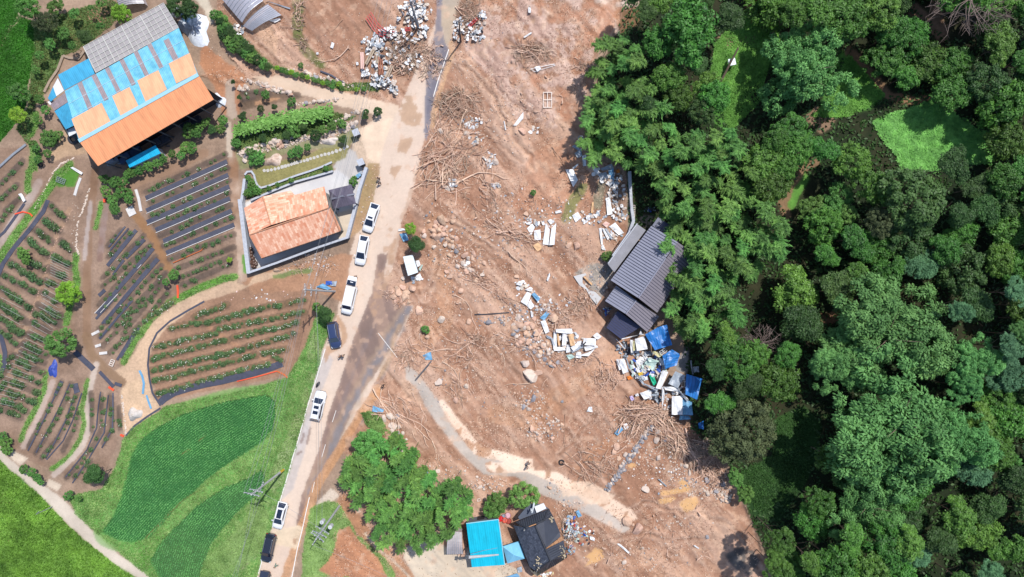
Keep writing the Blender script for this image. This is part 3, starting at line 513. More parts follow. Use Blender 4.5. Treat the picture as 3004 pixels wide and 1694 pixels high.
def crown(name, mat, Rr, Hh, K, Mn, leaf, cl=.26, asp=1.5, flatc=.75, top=.0, droop=.35, seed=0, lobes=0):
    """crown of K leaf clumps through a dome of radius Rr, height Hh (centre at z=0)"""
    P = []
    # lobes give the crown an uneven outline
    lob = rnd_unit(7); la = rng.random(7)*.3
    d = rnd_unit(K*3); d = d[d[:, 2] > -.45][:K]
    rad = (.5+.5*rng.random(len(d))**.6)*(1+(np.maximum(0, d@lob.T)**4*la).sum(1)-.12)
    cc = d*rad[:, None]*np.array([Rr, Rr, Hh]); out = []
    if lobes:   # big overlapping boughs, each a dome of clumps
        ld = rnd_unit(lobes*3); ld = ld[ld[:, 2] > -.1][:lobes]; lc = ld*np.array([Rr, Rr, Hh])*(.35+.45*rng.random((lobes, 1))); w_ = rng.integers(0, lobes, len(d)); e_ = d*(.8+.25*rng.random((len(d), 1))); e_[:, 2] = np.abs(e_[:, 2]); cc = lc[w_]+e_*np.array([Rr, Rr, Hh*.8])*.36*(.7+.5*rng.random(lobes))[w_][:, None]; d = e_
    for c, dd in zip(cc, d):
        r = Rr*cl*(.6+.7*rng.random()); m = int(Mn*(.6+.8*rng.random()))
        v = rnd_unit(m); v[:, 2] = np.abs(v[:, 2])*1.0-.35*rng.random(m); q = c+v*np.array([r, r, r*flatc])*(.55+.45*rng.random((m, 1)))
        nn = v*.7+rnd_unit(m)*.55+np.array([0, 0, .45]); tip = v+np.array([0, 0, -droop])
        out.append(quads(q, nn, leaf, asp, tip))
    return leafmesh(name, np.concatenate(out), mat)
def trunk_mesh(name, h, r, nl=6, spread=.5):
    b = MB(); top = Vector((random.uniform(-.3, .3), random.uniform(-.3, .3), h))
    b.tube([(0, 0, -.6), (0, 0, h*.3), top*.65, top], [r*1.25, r, r*.7, r*.25], 7)
    for i in range(nl):
        a = i*2.4+random.random(); z = h*(.4+.5*i/nl); L = h*spread*(1-.4*i/nl)
        b.tube([(0, 0, z), (math.cos(a)*L*.5, math.sin(a)*L*.5, z+L*.35), (math.cos(a)*L, math.sin(a)*L, z+L*.6)], [r*.5, r*.3, r*.08], 5)
    o = b.build(name, bark, None, smooth=True); me = o.data; bpy.data.objects.remove(o); return me
CR = {}
CR['broad'] = [crown('broad_crown', LM['broad'], 4.2, 3.0, 80+25*i, 100-12*i, .44-.04*i, .25-.03*i, lobes=(0, 9, 0, 6)[i]) for i in range(4)]
CR['darkb'] = [crown('dark_crown', LM['darkb'], 4.0, 2.8, 90+20*i, 95, .36-.04*i, .22, lobes=(0, 8, 5)[i]) for i in range(3)]
CR['cedar'] = [crown('cedar_crown', LM['cedar'], 5.5, 4.6, 360, 110, .26, .11, 2.0, .6, lobes=11) for _ in range(3)]
CR['blue'] = [crown('blue_crown', LM['blue'], 4.2, 3.4, 130, 80, .34, .16, 2.4, .5, lobes=8) for _ in range(2)]
CR['juniper'] = [crown('juniper_crown', LM['juniper'], 4.4, 3.0, 150, 90, .26, .16, 1.4, .8) for _ in range(2)]
CR['lime'] = [crown('lime_crown', LM['lime'], 2.4, 1.8, 60, 70, .26, .24) for _ in range(2)]
CR['gardent'] = [crown('garden_crown', LM['gardent'], 2.4, 1.7, 70, 80, .26, .22) for _ in range(3)]
TR = [trunk_mesh('tree_trunk', 1.0*h, .16*h/7, 6) for h in (6, 7)]
def tree(kind, p, r, h, label, cat='tree', group=None, name='tree', mesh=None):
    """p: crown centre seen in the photo, world; base found below it"""
    me = mesh or random.choice(CR[kind]); base = Vector((p.x, p.y, gz(p.x, p.y)))
    rt = empty(name, base, label, cat, group)
    rr = {'broad': 4.2, 'darkb': 4, 'cedar': 5.5, 'blue': 4.2, 'juniper': 4.4, 'lime': 2.4, 'gardent': 2.4}[kind]
    s = r/rr*(1.0 if kind == 'cedar' else .88); t = link(bpy.data.objects.new('trunk', TR[0])); t.parent = rt; t.scale = (s*.9, s*.9, h/6*.85)
    c = link(bpy.data.objects.new('crown', me)); c.parent = rt; zk = 1.55 if kind == 'cedar' else 1; hz = {'cedar': 6.8, 'juniper': 3, 'blue': 3.4}.get(kind, 2.9 if rr > 3 else 1.75)*s
    c.location = (0, 0, max(h-hz, hz*.4)); c.rotation_euler = (0, 0, random.uniform(0, 6.28)); c.scale = (s, s*random.uniform(.85, 1.1), s*zk*random.uniform(.85, 1.1))
    return rt
def treeP(kind, fr, x, y, rpx, h, label, cat='tree', group=None, name='tree'):
    u, v = px(fr, x, y); r = rpx*FR[fr][2]*S; z = 3.0
    for _ in range(3): p = W(fr, x, y, z); z = gz(p.x, p.y)+h*.68
    TREES.append((p.x, p.y, r*(1.35 if kind == 'cedar' else .9))); return tree(kind, p, r, h, label, cat, group, name)
TREES = []
# --- trees that stand out, each placed from the plan
T = treeP
T('cedar', 'R1', 850, 300, 190, 12, 'big spreading grey-green conifer alone on the grass clearing, upper right', 'conifer', name='conifer_tree')
T('cedar', 'R2', 890, 440, 245, 15, 'huge blue-green conifer, the upper one of the two largest crowns at lower right', 'conifer', name='conifer_tree')
T('cedar', 'R2', 700, 520, 130, 13, 'rounded soft green conifer touching the left flank of the upper huge conifer', 'conifer', name='conifer_tree')
T('cedar', 'R2', 950, 800, 290, 17, 'largest blue-green conifer crown of the forest, lower right', 'conifer', name='conifer_tree')
T('cedar', 'R2', 1180, 900, 140, 14, 'blue-green conifer leaning out below and right of the largest crown', 'conifer', name='conifer_tree')
T('cedar', 'R2', 800, 1150, 170, 12, 'layered green conifer below the largest conifer crown', 'conifer', name='conifer_tree')
for i, (x, y, r) in enumerate([(1250, 560, 110), (1400, 240, 75), (1160, 300, 70), (1330, 470, 80), (1430, 420, 60), (1180, 640, 80)]):
    T('blue' if i in (1, 2, 3) else 'cedar', 'R2', x, y, r, 12, 'pale blue-green conifer among the dark trees at the right edge', 'conifer', 'pale bluish conifers at the right edge', 'conifer_tree')
T('juniper', 'R2', 260, 820, 150, 10, 'fine-leaved dark green tree overhanging the wrecked blue roofs, with branch litter below', name='tree')
T('darkb', 'R1', 1270, 860, 130, 12, 'dark brownish green tree in the middle of the forest', name='tree')
T('darkb', 'R1', 1420, 720, 90, 11, 'dark brownish tree at the edge of the pale fern clearing', name='tree')
T('juniper', 'R1', 1110, 950, 65, 9, 'brown-tinged low tree beside the dark brownish green tree', name='tree')
T('broad', 'R2', 140, 690, 95, 9, 'yellow-green broadleaf tree beside the crumpled blue roof sheet', name='tree')
T('broad', 'R1', 310, 160, 140, 12, 'round broadleaf tree at the top end of the bamboo, left of the small white hut', name='tree')
T('darkb', 'R1', 480, 60, 90, 10, 'dull dark tree at the top edge beside the red earth gully', name='tree')
for x, y, r in [(820, 70, 120), (980, 100, 110), (1120, 60, 90), (740, 80, 70)]: T('broad', 'R1', x, y, r, 11, 'bright broadleaf tree in the row along the top edge of the forest', 'tree', 'broadleaf trees in the row at the top edge')
for x, y, r in [(1250, 200, 110), (1330, 280, 120), (1440, 280, 100), (1230, 330, 70), (1270, 140, 90)]: T('broad', 'R1', x, y, r*.92, 5.5, 'glossy broadleaf tree right of the shaded forest track', 'tree', 'broadleaf trees right of the forest track')
for x, y, r in [(750, 560, 80), (680, 620, 90), (780, 640, 75), (640, 700, 90), (670, 800, 85), (720, 720, 60)]: T('broad', 'R1', x, y, r, 8, 'blue-tinged broadleaf tree between the bamboo and the fern clearing', 'tree', 'broadleaf trees between bamboo and fern clearing')
for x, y, r in [(840, 890, 65), (960, 840, 65), (930, 900, 60), (990, 910, 40)]: T('gardent', 'R1', x, y, r, 5, 'small bushy tree on the bare slope inside the forest', 'tree', 'small bushy trees on the bare slope', 'small_tree')
for x, y, r in [(300, 620, 100), (180, 480, 90), (400, 620, 90), (240, 540, 80), (170, 420, 70), (430, 500, 60), (300, 500, 60), (130, 560, 60)]: T('broad' if y < 550 or x > 350 else 'darkb', 'R2', x, y, r, 10, 'leafy tree right of the wrecked house, below the bamboo', 'tree', 'leafy trees right of the wrecked house')
for x, y, r in [(700, 1250, 90), (860, 1300, 110), (640, 1380, 100), (780, 1400, 90), (930, 1270, 70), (520, 1350, 80), (400, 1270, 60), (360, 1340, 50), (400, 1420, 70)]: T('broad', 'R2', x, y, r, 12, 'yellow-tinged broadleaf tree at the bottom edge, left of the black gap', 'tree', 'yellow-tinged trees at the bottom edge')
for x, y, r in [(230, 1030, 35), (270, 1100, 40)]: T('gardent', 'R2', x, y, r, 3.5, 'low green bush on the bank beside the shaded mud', 'bush', 'bushes on the bank beside the shaded mud', 'bush')
# --- fill of the wood: every crown its own tree
open_ = [inside(f, P, 0, 0) for f, P in (('R1', [(430, 190), (540, 60), (640, 60), (680, 200), (620, 440), (500, 560), (400, 380)]), ('R1', [(900, 440), (1000, 230), (1160, 410), (1000, 500), (840, 500)]),
         ('R1', [(1130, 520), (1350, 440), (1640, 610), (1570, 680), (1260, 720), (1190, 620)]), ('R2', [(400, 780), (520, 730), (560, 800), (520, 1060), (330, 1190), (230, 1010), (380, 930)]), ('R1', [(1280, 30), (1560, 0), (1580, 150), (1420, 170)]),
         ('R1', [(700, 860), (800, 730), (900, 780), (770, 930)]), ('R1', [(1020, 220), (1080, 250), (1230, 410), (1150, 410), (1040, 300)]))]
OPEN = np.any(open_, axis=0)
def at(mask, p): return mask[min(max(int(np.searchsorted(ys, p.y)), 0), NY-1), min(max(int(np.searchsorted(xs, p.x)), 0), NX-1)]
WOOD = inside('D', [(1880, -100), (1840, 120), (1890, 330), (1990, 620), (1950, 800), (2020, 960), (2050, 1200), (1930, 1290), (1990, 1600), (2750, 1600), (2750, -120)], 0, 0)
BAMB = inside('D', [(1520, 100), (1600, 70), (1640, 160), (1650, 280), (1720, 330), (1850, 320), (1880, 400), (1920, 500), (1975, 570), (1960, 650), (1890, 700), (1850, 760), (1860, 810), (1790, 840), (1740, 850), (1700, 790), (1705, 720), (1680, 640), (1700, 570), (1650, 430), (1560, 400), (1490, 390), (1475, 300), (1490, 220)], 0, 0)
n = 0
for k in range(9000):
    u = rng.uniform(1750, 3150); v = rng.uniform(-120, 1800); r = rng.uniform(2.9, 5.0); p = W('P', u, v, macro(np.float64((u-1502)*S), 0)+7.0)
    rp = r/S*.85; vis = [W('P', u+rp*math.cos(a), v+rp*math.sin(a), float(macro(np.float64((u-1502)*S), 0))) for a in np.arange(0, 6.2, .9)]
    if not at(WOOD, p) or at(BAMB, p) or any(at(OPEN, q_) for q_ in vis) or at(OPEN, W('P', u, v, 2)): continue
    if any(at(open_[2], W('P', u-45+rp*.6*math.cos(a), v+60+rp*.6*math.sin(a), 2)) for a in np.arange(0, 6.2, .9)): continue
    if any((p.x-a)**2+(p.y-b)**2 < ((r+c)*.53)**2 for a, b, c in TREES): continue
    kd = rng.choice(['broad', 'broad', 'darkb', 'blue' if u > 2700 and v > 800 else 'broad']); h = rng.uniform(6, 9)
    tree(kd, p, r, h, {'broad': 'green broadleaf tree packed into the dense forest on the right', 'darkb': 'darker green tree packed into the dense forest on the right', 'blue': 'grey-green conifer packed into the lower right forest'}[kd],
         'tree', {'broad': 'green trees of the dense forest', 'darkb': 'darker trees of the dense forest', 'blue': 'grey-green conifers of the lower right forest'}[kd])
    TREES.append((p.x, p.y, r)); n += 1
print('fill trees', n)
# --- bamboo: an arching culm with feathery sprays of narrow leaves
def bamboo_meshes():
    h = random.uniform(9, 11); a0 = random.random()*.6; lean = random.uniform(2.2, 3.6)
    def P(t): return np.array([lean*t**2.6, .4*math.sin(t*3+a0)*t, h*(t-.17*t**4)])
    b = MB(); ts = np.linspace(0, 1, 12); b.tube([P(t) for t in ts], [.06*(1-.8*t) for t in ts], 5)
    o = b.build('culm', culm_m, None, smooth=True); me = o.data; bpy.data.objects.remove(o); out = []
    for t in np.linspace(.4, 1.0, 42):
        base = P(t); d = P(min(1, t+.03))-P(t-.03); d /= np.linalg.norm(d)
        for s in (random.uniform(-1.1, -.3), random.uniform(.3, 1.1)):
            L = (.75+.8*math.sin(math.pi*min(1, (t-.36)/.66)))*random.uniform(.35, 1.15)
            side = np.array([random.uniform(-.6, .7), s, random.uniform(-.3, .5)]); side = side+d*.8; side /= np.linalg.norm(side)
            m = 14; q = np.linspace(.12, 1, m)[:, None]*L; c = base+side*q+np.array([0, 0, -1])*(q**2)*.22
            c = np.repeat(c, 2, 0)+rng.normal(size=(2*m, 3))*.07; tip = side+np.array([0, 0, -.35])+rng.normal(size=(2*m, 3))*.3
            nn = np.array([0, 0, 1.])+rng.normal(size=(2*m, 3))*.45; out.append(quads(c+tip*.12, nn, .52, 5.5, tip))
    return me, leafmesh('bamboo_foliage', np.concatenate(out), LM['bamboo'])
BM = [bamboo_meshes() for _ in range(5)]
def bamboo(p, sc, ang, label, group):
    rt = empty('bamboo', (p.x, p.y, gz(p.x, p.y)), label, 'bamboo', group, rz=ang); c, f = random.choice(BM); zz = random.uniform(.72, 1.12)
    for nm, me in (('culm', c), ('foliage', f)): o = link(bpy.data.objects.new(nm, me)); o.parent = rt; o.scale = (sc, sc, sc*zz)
def grove(mask, n, dmin, box, sc, label, group, zt):
    pts = []
    for k in range(20000):
        if len(pts) >= n: break
        u = rng.uniform(box[0], box[2]); v = rng.uniform(box[1], box[3]); q = W('D', u, v, zt)
        if not at(mask, W('D', u, v, 0)): continue
        if any((q.x-a)**2+(q.y-b)**2 < dmin**2 for a, b in pts): continue
        pts.append((q.x, q.y)); ang = rng.normal(-1.75, .9); s = rng.uniform(*sc)
        q = q-Vector((math.cos(ang), math.sin(ang), 0))*1.3; bamboo(q, s, ang, label, group)
    print('bamboo', len(pts))
grove(BAMB, 195, 1.7, (1470, 60, 1990, 890), (.72, 1.12), 'feathery light green bamboo stem in the grove behind the grey-roofed house', 'bamboo of the big grove', 7.5)
BAM2 = inside('D', [(925, 1110), (1000, 1110), (1050, 1160), (1080, 1200), (1175, 1225), (1185, 1290), (1110, 1370), (1010, 1385), (950, 1330), (905, 1270), (870, 1230), (862, 1170)], 0, 0)
grove(BAM2, 85, 1.3, (850, 1090, 1200, 1400), (.6, .9), 'bright green bamboo stem in the clump above the blue metal roof', 'bamboo of the lower clump', 5.5)
for x, y, r, h in ((230, 340, 75, 9), (420, 420, 70, 9), (140, 480, 60, 8), (300, 60, 70, 9), (130, 60, 60, 9), (120, 640, 50, 7), (520, 680, 60, 6), (190, 190, 75, 9), (330, 290, 60, 8), (380, 370, 62, 8), (270, 420, 62, 8), (360, 480, 58, 8), (90, 10, 60, 9), (200, 20, 70, 9), (400, 30, 60, 8)): T('broad' if r > 60 else 'darkb', 'R1', x, y, r, h, 'dark leafy tree growing up through the bamboo grove', 'tree', 'leafy trees inside the bamboo grove')
T('gardent', 'E2', 1400, 320, 150, 6, 'blue-green leafy tree at the upper left edge of the lower bamboo clump')
T('gardent', 'E3', 180, 410, 75, 3.5, 'small dark bush at the upper right edge of the lower bamboo clump', 'bush', name='bush')
T('gardent', 'E3', 1110, 760, 125, 5, 'round leafy tree above the dark tiled roof')
T('gardent', 'E3', 900, 830, 110, 4, 'leafy tree between the red tubs and the round tree above the tiled roof'); T('gardent', 'E3', 850, 880, 80, 3.5, 'low leafy tree just above the red tubs', name='small_tree')
T('darkb', 'K5', 450, 610, 250, 4.5, 'dark round tree beside the white shed roof on the road edge'); T('lime', 'K5', 370, 220, 130, 3.5, 'brighter green tree above the dark round tree on the road edge', name='small_tree')
T('darkb', 'C2', 1040, 170, 100, 4, 'dark bushy tree beside the leaning utility pole and the navy car'); T('gardent', 'C2', 960, 150, 50, 2.6, 'thin pale bush left of the dark bushy tree by the navy car', 'bush', name='bush')
T('lime', 'B1', 570, 1200, 115, 4, 'bright yellow-green tree in the left garden, the upper of two by the walk'); T('gardent', 'C1', 505, 460, 145, 5, 'full green tree in the left garden, the lower of two by the walk')
T('darkb', 'E1', 860, 570, 135, 4.5, 'dark round tree between the flower rows and the rice field'); T('lime', 'A1', 1030, 120, 85, 3.5, 'bright yellow-green tree at the corner of the glazed roof')
T('darkb', 'A1', 730, 300, 100, 5, 'dark blue-green tree left of the glazed roof'); T('juniper', 'A1', 400, 190, 110, 5, 'grey-green tree beside the upper left rice field'); T('broad', 'A1', 250, 80, 110, 6, 'tall dark tree at the top left beside the rice field')
for x, y, r in ((470, 60, 80), (550, 290, 60), (430, 380, 60), (640, 120, 50), (630, 400, 40), (350, 480, 45), (870, 230, 40), (790, 80, 25), (880, 10, 50)): T('gardent', 'A1', x, y, r, 3, 'weedy shrub on the slope between the rice field and the barn', 'shrub', 'shrubs on the slope left of the barn', 'shrub')
T('gardent', 'A1', 165, 790, 85, 4, 'feathery green tree on the edge of the upper left rice field, upper one'); T('lime', 'A1', 160, 980, 80, 4, 'bright green tree on the edge of the upper left rice field, lower one')
for x, y, r in ((310, 600, 40), (340, 850, 50), (330, 1020, 40), (390, 940, 45), (410, 1180, 80), (490, 1160, 45), (290, 1230, 40), (410, 1310, 40), (330, 1360, 40), (310, 1260, 40)): T('gardent', 'A1', x, y, r, 2, 'leafy bush beside the low left end of the barn', 'bush', 'bushes beside the left end of the barn', 'bush')
for x, y, r in ((1560, 60, 120), (1640, 90, 80), (1480, 30, 70)): T('darkb', 'A1', x, y, r, 5, 'dark tree beside the blue and white tarpaulin heap', 'tree', 'dark trees beside the tarpaulin heap')
for x, y, r in ((1120, 170, 50), (1190, 150, 50), (1270, 110, 50), (1340, 90, 45), (1400, 50, 40), (1470, 10, 40), (1090, 100+80, 40)): T('gardent', 'B1', x, y, r, 2.2, 'clipped hedge bush in front of the small blue shed', 'bush', 'hedge bushes in front of the blue shed', 'bush')
for x, y, r in ((900, 220, 50), (980, 250, 60), (1060, 240, 50), (900, 320, 50), (1040, 340, 70), (1100, 390, 50), (960, 400, 60), (980, 480, 55), (1480, 1040, 55), (1420, 1100, 35), (200, 860, 60), (230, 920, 40)): T('gardent', 'B1', x, y, r, 2.2, 'bushy shrub among the planted rows of the left garden', 'shrub', 'bushy shrubs among the left garden rows', 'shrub')
for x, y, r in ((1610, 1170, 65), (1680, 1200, 50), (1590, 1260, 60), (1640, 1320, 50), (1700, 1150, 45), (1760, 1110, 45), (1400+150, 1330, 40)): T('gardent', 'A1', x, y-60 if x > 1600 else y, r, 2.5, 'garden bush along the lower side of the barn', 'bush', 'bushes along the lower side of the barn', 'bush')
for x, y, r in ((440, 1350, 80), (390, 1300, 45), (800, 1290, 55), (740, 1310, 45), (880, 1260, 35), (1180, 1190, 50), (1170, 1060, 48), (1090, 1075, 45), (1010, 1110, 45), (940, 1160, 55), (1370, 1000, 40), (1480, 950, 45), (1380, 960, 30), (760, 1110, 70), (860, 1090, 60), (680, 1150, 60), (500, 1180, 45), (270, 1220, 50), (260, 700, 33), (305, 838, 28), (520, 810, 40), (740, 870, 45), (600, 930, 40), (480, 930, 35), (330, 990, 50), (160, 1030, 45), (140, 1100, 45), (60, 1110, 50)):
    T('darkb' if (x+y) % 3 == 0 else 'gardent', 'A2', x, y, r, 1.9, 'rounded garden shrub of the rock terraces above the tiled house', 'shrub', 'shrubs of the rock terraces', 'shrub')
for x, y, r in ((400, 250, 38), (390, 330, 45), (450, 320, 40), (360, 340, 35), (555, 300, 24), (625, 270, 22), (740, 232, 27), (375, 210, 30), (1040, 130, 25)): T('gardent', 'B2', x, y, r, 1.5, 'trimmed shrub in the border behind the terracotta roof', 'shrub', 'trimmed shrubs behind the terracotta roof', 'shrub')
# hedge bank of the upper fields
for i, (x, y) in enumerate([(90, 130), (120, 190), (150, 240), (170, 300), (200, 350), (230, 290), (240, 400), (290, 450), (270, 350), (330, 400), (350, 460), (390, 400), (400, 500), (450, 520), (500, 550), (550, 560), (300, 390), (200, 250), (160, 170), (380, 440)]): T('darkb' if i % 2 else 'gardent', 'A2', x, y, 55, 2, 'bush of the dark green hedge below the plastic tunnels', 'hedge bush', 'hedge bushes below the plastic tunnels', 'hedge_bush')
for i, (x, y) in enumerate([(620, 580), (660, 600), (700, 620), (740, 620), (780, 640), (830, 650), (880, 660), (930, 680), (970, 690), (1010, 710), (1050, 715), (1100, 700), (1150, 720), (1090, 740), (1170, 750), (1300, 765), (1360, 760), (820, 560)]): T('lime' if i % 3 == 0 else 'gardent', 'A2', x, y, 27, 1.1, 'small flowering clump in the strip beside the concrete lane', 'flower clump', 'flowering clumps beside the concrete lane', 'flowering_plant')
for x, y, r in ((200, 530, 45), (270, 560, 45), (320, 600, 40), (350, 640, 35), (580, 760, 45), (40, 300, 60), (60, 370, 50), (20, 250, 45), (670, 780, 30)): T('gardent', 'E1', x, y, r, 1.8, 'leafy bush beside the pale lane at the lower left', 'bush', 'bushes beside the lower left lane', 'bush')
for x, y, r in ((1390, 960, 42), (1480, 330, 50), (1430, 350, 50)): T('gardent', 'R2' if x < 1400 else 'R2', x, y, r, 6, 'leafy tree at the right edge of the forest', 'tree', 'leafy trees at the right edge of the forest')
T('gardent', 'B4', 380, 880, 60, 1.6, 'green shrub at the end of the flat roof of the grey house', 'shrub', name='shrub'); T('lime', 'B2', 215, 910, 30, 1.6, 'round yellow-green bush at the end of the flower rows', 'bush', name='bush')
T('gardent', 'C3', 280, 340, 38, 1.2, 'lone green shrub caught in the debris beside the road', 'shrub', name='shrub'); T('gardent', 'B3', 1060, 335, 30, 1.2, 'small green shrub stranded in the middle of the mud', 'shrub', name='shrub')
for x, y, r in ((1440, 590, 35), (1490, 620, 45), (1540, 700, 55), (1570, 760, 50), (1460, 560, 40)): T('gardent', 'E4', x, y, r, 2, 'bright bush on the edge of the shaded forest grass', 'bush', 'bright bushes on the forest edge', 'bush')
# bare dead trees
def dead_tree(fr, x, y, r, h, label):
    p = W(fr, x, y, h*.7); base = Vector((p.x, p.y, gz(p.x, p.y))); rt = empty('dead_tree', base, label, 'dead tree'); b = MB(); tw = MB()
    b.tube([(0, 0, -.3), (.2, 0, h*.5), (0, .2, h*.8)], [.2, .14, .08], 6)
    for i in range(34):
        a = i*2.399; z = h*(.35+.5*random.random()); L = r*random.uniform(.6, 1.05)
        p1 = Vector((math.cos(a)*L*.5, math.sin(a)*L*.5, z+L*.2)); p2 = Vector((math.cos(a+.2)*L, math.sin(a+.2)*L, z+L*.3)); b.tube([(0, 0, z-.3), p1, p2], [.08, .05, .02], 4)
        for j in range(7):
            q = p1.lerp(p2, random.random()); tw.tube([q, q+Vector((random.uniform(-1, 1), random.uniform(-1, 1), random.uniform(0, .6)))*L*.35], [.03, .012], 3)
    m = M('dead_wood', (128, 112, 106), .9, .2, 3); b.build('trunk', m, rt); tw.build('twigs', m, rt)
dead_tree('R1', 1430, 50, 7, 9, 'bare purple-grey dead tree at the top edge of the forest'); dead_tree('R1', 1500, 90, 4, 8, 'bare dead tree just right of the larger dead one at the top edge'); dead_tree('R2', 330, 450, 3, 8, 'bare twiggy tree among the leaves right of the wrecked house')
# --- bushes of the planted rows
def bush_mesh(nm, mat, r, h, m, leaf):
    v = rnd_unit(m); v[:, 2] = np.abs(v[:, 2]); c = v*np.array([r, r, h])*(.35+.65*rng.random((m, 1))); return leafmesh(nm, quads(c, v*.6+rnd_unit(m)*.5+np.array([0, 0, .6]), leaf, 1.6), mat)
rose_l = M('rose_leaf', (68, 102, 58), .6, .35, 2, col2=(98, 132, 80), objvar=.25, trans=.15); bloom = M('white_petal', (236, 232, 220), .7, .05)
BSH = {'rose': [bush_mesh('bush_leaves', rose_l, .5, .5, 90, .2) for _ in range(3)], 'tall': [bush_mesh('bush_leaves', rose_l, .62, .85, 150, .22) for _ in range(3)], 'hedge': [bush_mesh('bush_leaves', rose_l, .55, .45, 170, .17) for _ in range(3)]}
PL = []
for fr, x1, y1, x2, y2, hw, k in ROWS:
    a = WG(fr, x1, y1); b2 = WG(fr, x2, y2); L = (b2-a).length; nn = max(1, int(L/{'rose': .85, 'tall': .75, 'hedge': .5}[k]))
    for i in range(nn):
        if k == 'rose' and rng.random() < .3: continue
        if k == 'tall' and rng.random() < .12: continue
        q = a.lerp(b2, (i+.5)/nn)+Vector((rng.normal()*.14, rng.normal()*.14, 0)); q.z = gz(q.x, q.y); PL.append((rng.uniform(.55, 1.15)*(1.1 if k == 'tall' else .95), q, k))
PL.sort(key=lambda t: -t[0]*(1.2 if t[2] == 'tall' else 1)); print('row plants', len(PL))
LB = {'rose': 'low leafy rose bush in a mulched garden row', 'tall': 'fuller staked bush in the short rows of the far left garden', 'hedge': 'white-flowered bush in the wide rows above the rice field'}
restV = []
fl = []
for i, (s, q, k) in enumerate(PL):
    me = random.choice(BSH[k])
    if i < 290: o = link(bpy.data.objects.new('row_bush', me)); o.location = q; o.scale = (s, s, s); o.rotation_euler = (0, 0, rng.uniform(0, 6)); tag(o, LB[k], 'bush', 'bushes: '+LB[k])
    else:
        V = np.empty(len(me.vertices)*3, np.float32); me.vertices.foreach_get('co', V); V = V.reshape(-1, 3)*s; a = rng.uniform(0, 6); c_, s_ = math.cos(a), math.sin(a)
        restV.append(V@np.array([[c_, s_, 0], [-s_, c_, 0], [0, 0, 1]])+np.array(q))
    if rng.random() < (.45 if k == 'hedge' else .14):
        m = 4; c = np.array(q)+rng.normal(size=(m, 3))*np.array([.3, .3, .05])*s+np.array([0, 0, .5*s]); fl.append(quads(c, rnd_unit(m)*.4+np.array([0, 0, 1]), .13, 1.1))
o = link(bpy.data.objects.new('row_plants', leafmesh('row_plants', np.concatenate(restV), rose_l))); tag(o, 'remaining small leafy plants filling the garden rows', 'plants', kind='stuff')
o = link(bpy.data.objects.new('white_flowers', leafmesh('white_flowers', np.concatenate(fl), bloom))); tag(o, 'tiny white blossoms over the garden row bushes', 'flowers', kind='stuff')
# --- rice in drilled rows following the field edge
def rice(name, edge, mask, side, label, mat, sp=.36):
    P = [WG(*e) for e in edge]; pts = []
    Pn = [P[0]]
    for i in range(len(P)-1):
        m_ = max(1, int((P[i+1]-P[i]).length/.5)); Pn += [P[i].lerp(P[i+1], (j+1)/m_) for j in range(m_)]
    A = np.array([(p.x, p.y) for p in Pn])
    for _ in range(12): A[1:-1] = (A[:-2]+A[2:]+2*A[1:-1])/4
    T_ = np.gradient(A, axis=0); T_ /= np.linalg.norm(T_, axis=1)[:, None]; N_ = np.stack([-T_[:, 1], T_[:, 0]], 1)*side
    for k in range(110):
        B = A+N_*(k*sp+.2); seg = np.r_[0, np.cumsum(np.linalg.norm(np.diff(B, axis=0), axis=1))]; t = np.arange(0, seg[-1], .22)
        pts.append(np.stack([np.interp(t, seg, B[:, 0]), np.interp(t, seg, B[:, 1])], 1))
    Q_ = np.concatenate(pts); Q_ += rng.normal(size=Q_.shape)*.035
    ii = np.clip(np.searchsorted(xs, Q_[:, 0]), 0, NX-1); jj = np.clip(np.searchsorted(ys, Q_[:, 1]), 0, NY-1); k_ = mask[jj, ii]; Q_ = Q_[k_]; z = GZ[jj[k_], ii[k_]]
    c = np.concatenate([np.c_[Q_, z+.14] for _ in range(3)]); m_ = len(c); tip = rng.normal(size=(m_, 3))*.5+np.array([0, 0, 1.]); n_ = rng.normal(size=(m_, 3))*.6+np.array([0, 0, 1.1])
    o = link(bpy.data.objects.new(name, leafmesh(name, quads(c+tip*.05, n_, .3, 2.2, tip), mat))); tag(o, label, 'rice', kind='stuff'); print(name, m_)
rm = M('rice_leaf', (88, 162, 90), .6, .25, .25, col2=(114, 182, 98), trans=.25); rm2 = M('rice_leaf_left', (66, 130, 40), .6, .25, .3, col2=(80, 146, 48), trans=.25)
rice('rice_crop', [('D', 760, 1040), ('D', 694, 1085), ('D', 660, 1114), ('D', 615, 1144), ('D', 568, 1172), ('D', 522, 1207), ('D', 480, 1248), ('D', 445, 1281), ('D', 410, 1321), ('D', 373, 1362), ('D', 330, 1410)], rice1, -1, 'dense dark green rice growing in curved rows in the large field', rm)
rice('rice_crop', [('D', 760, 1150), ('D', 664, 1232), ('D', 604, 1285), ('D', 560, 1332), ('D', 533, 1370), ('D', 512, 1417), ('D', 495, 1480), ('D', 480, 1560)], rice2, -1, 'thinner rice growing in rows in the narrow field beside the road', rm)
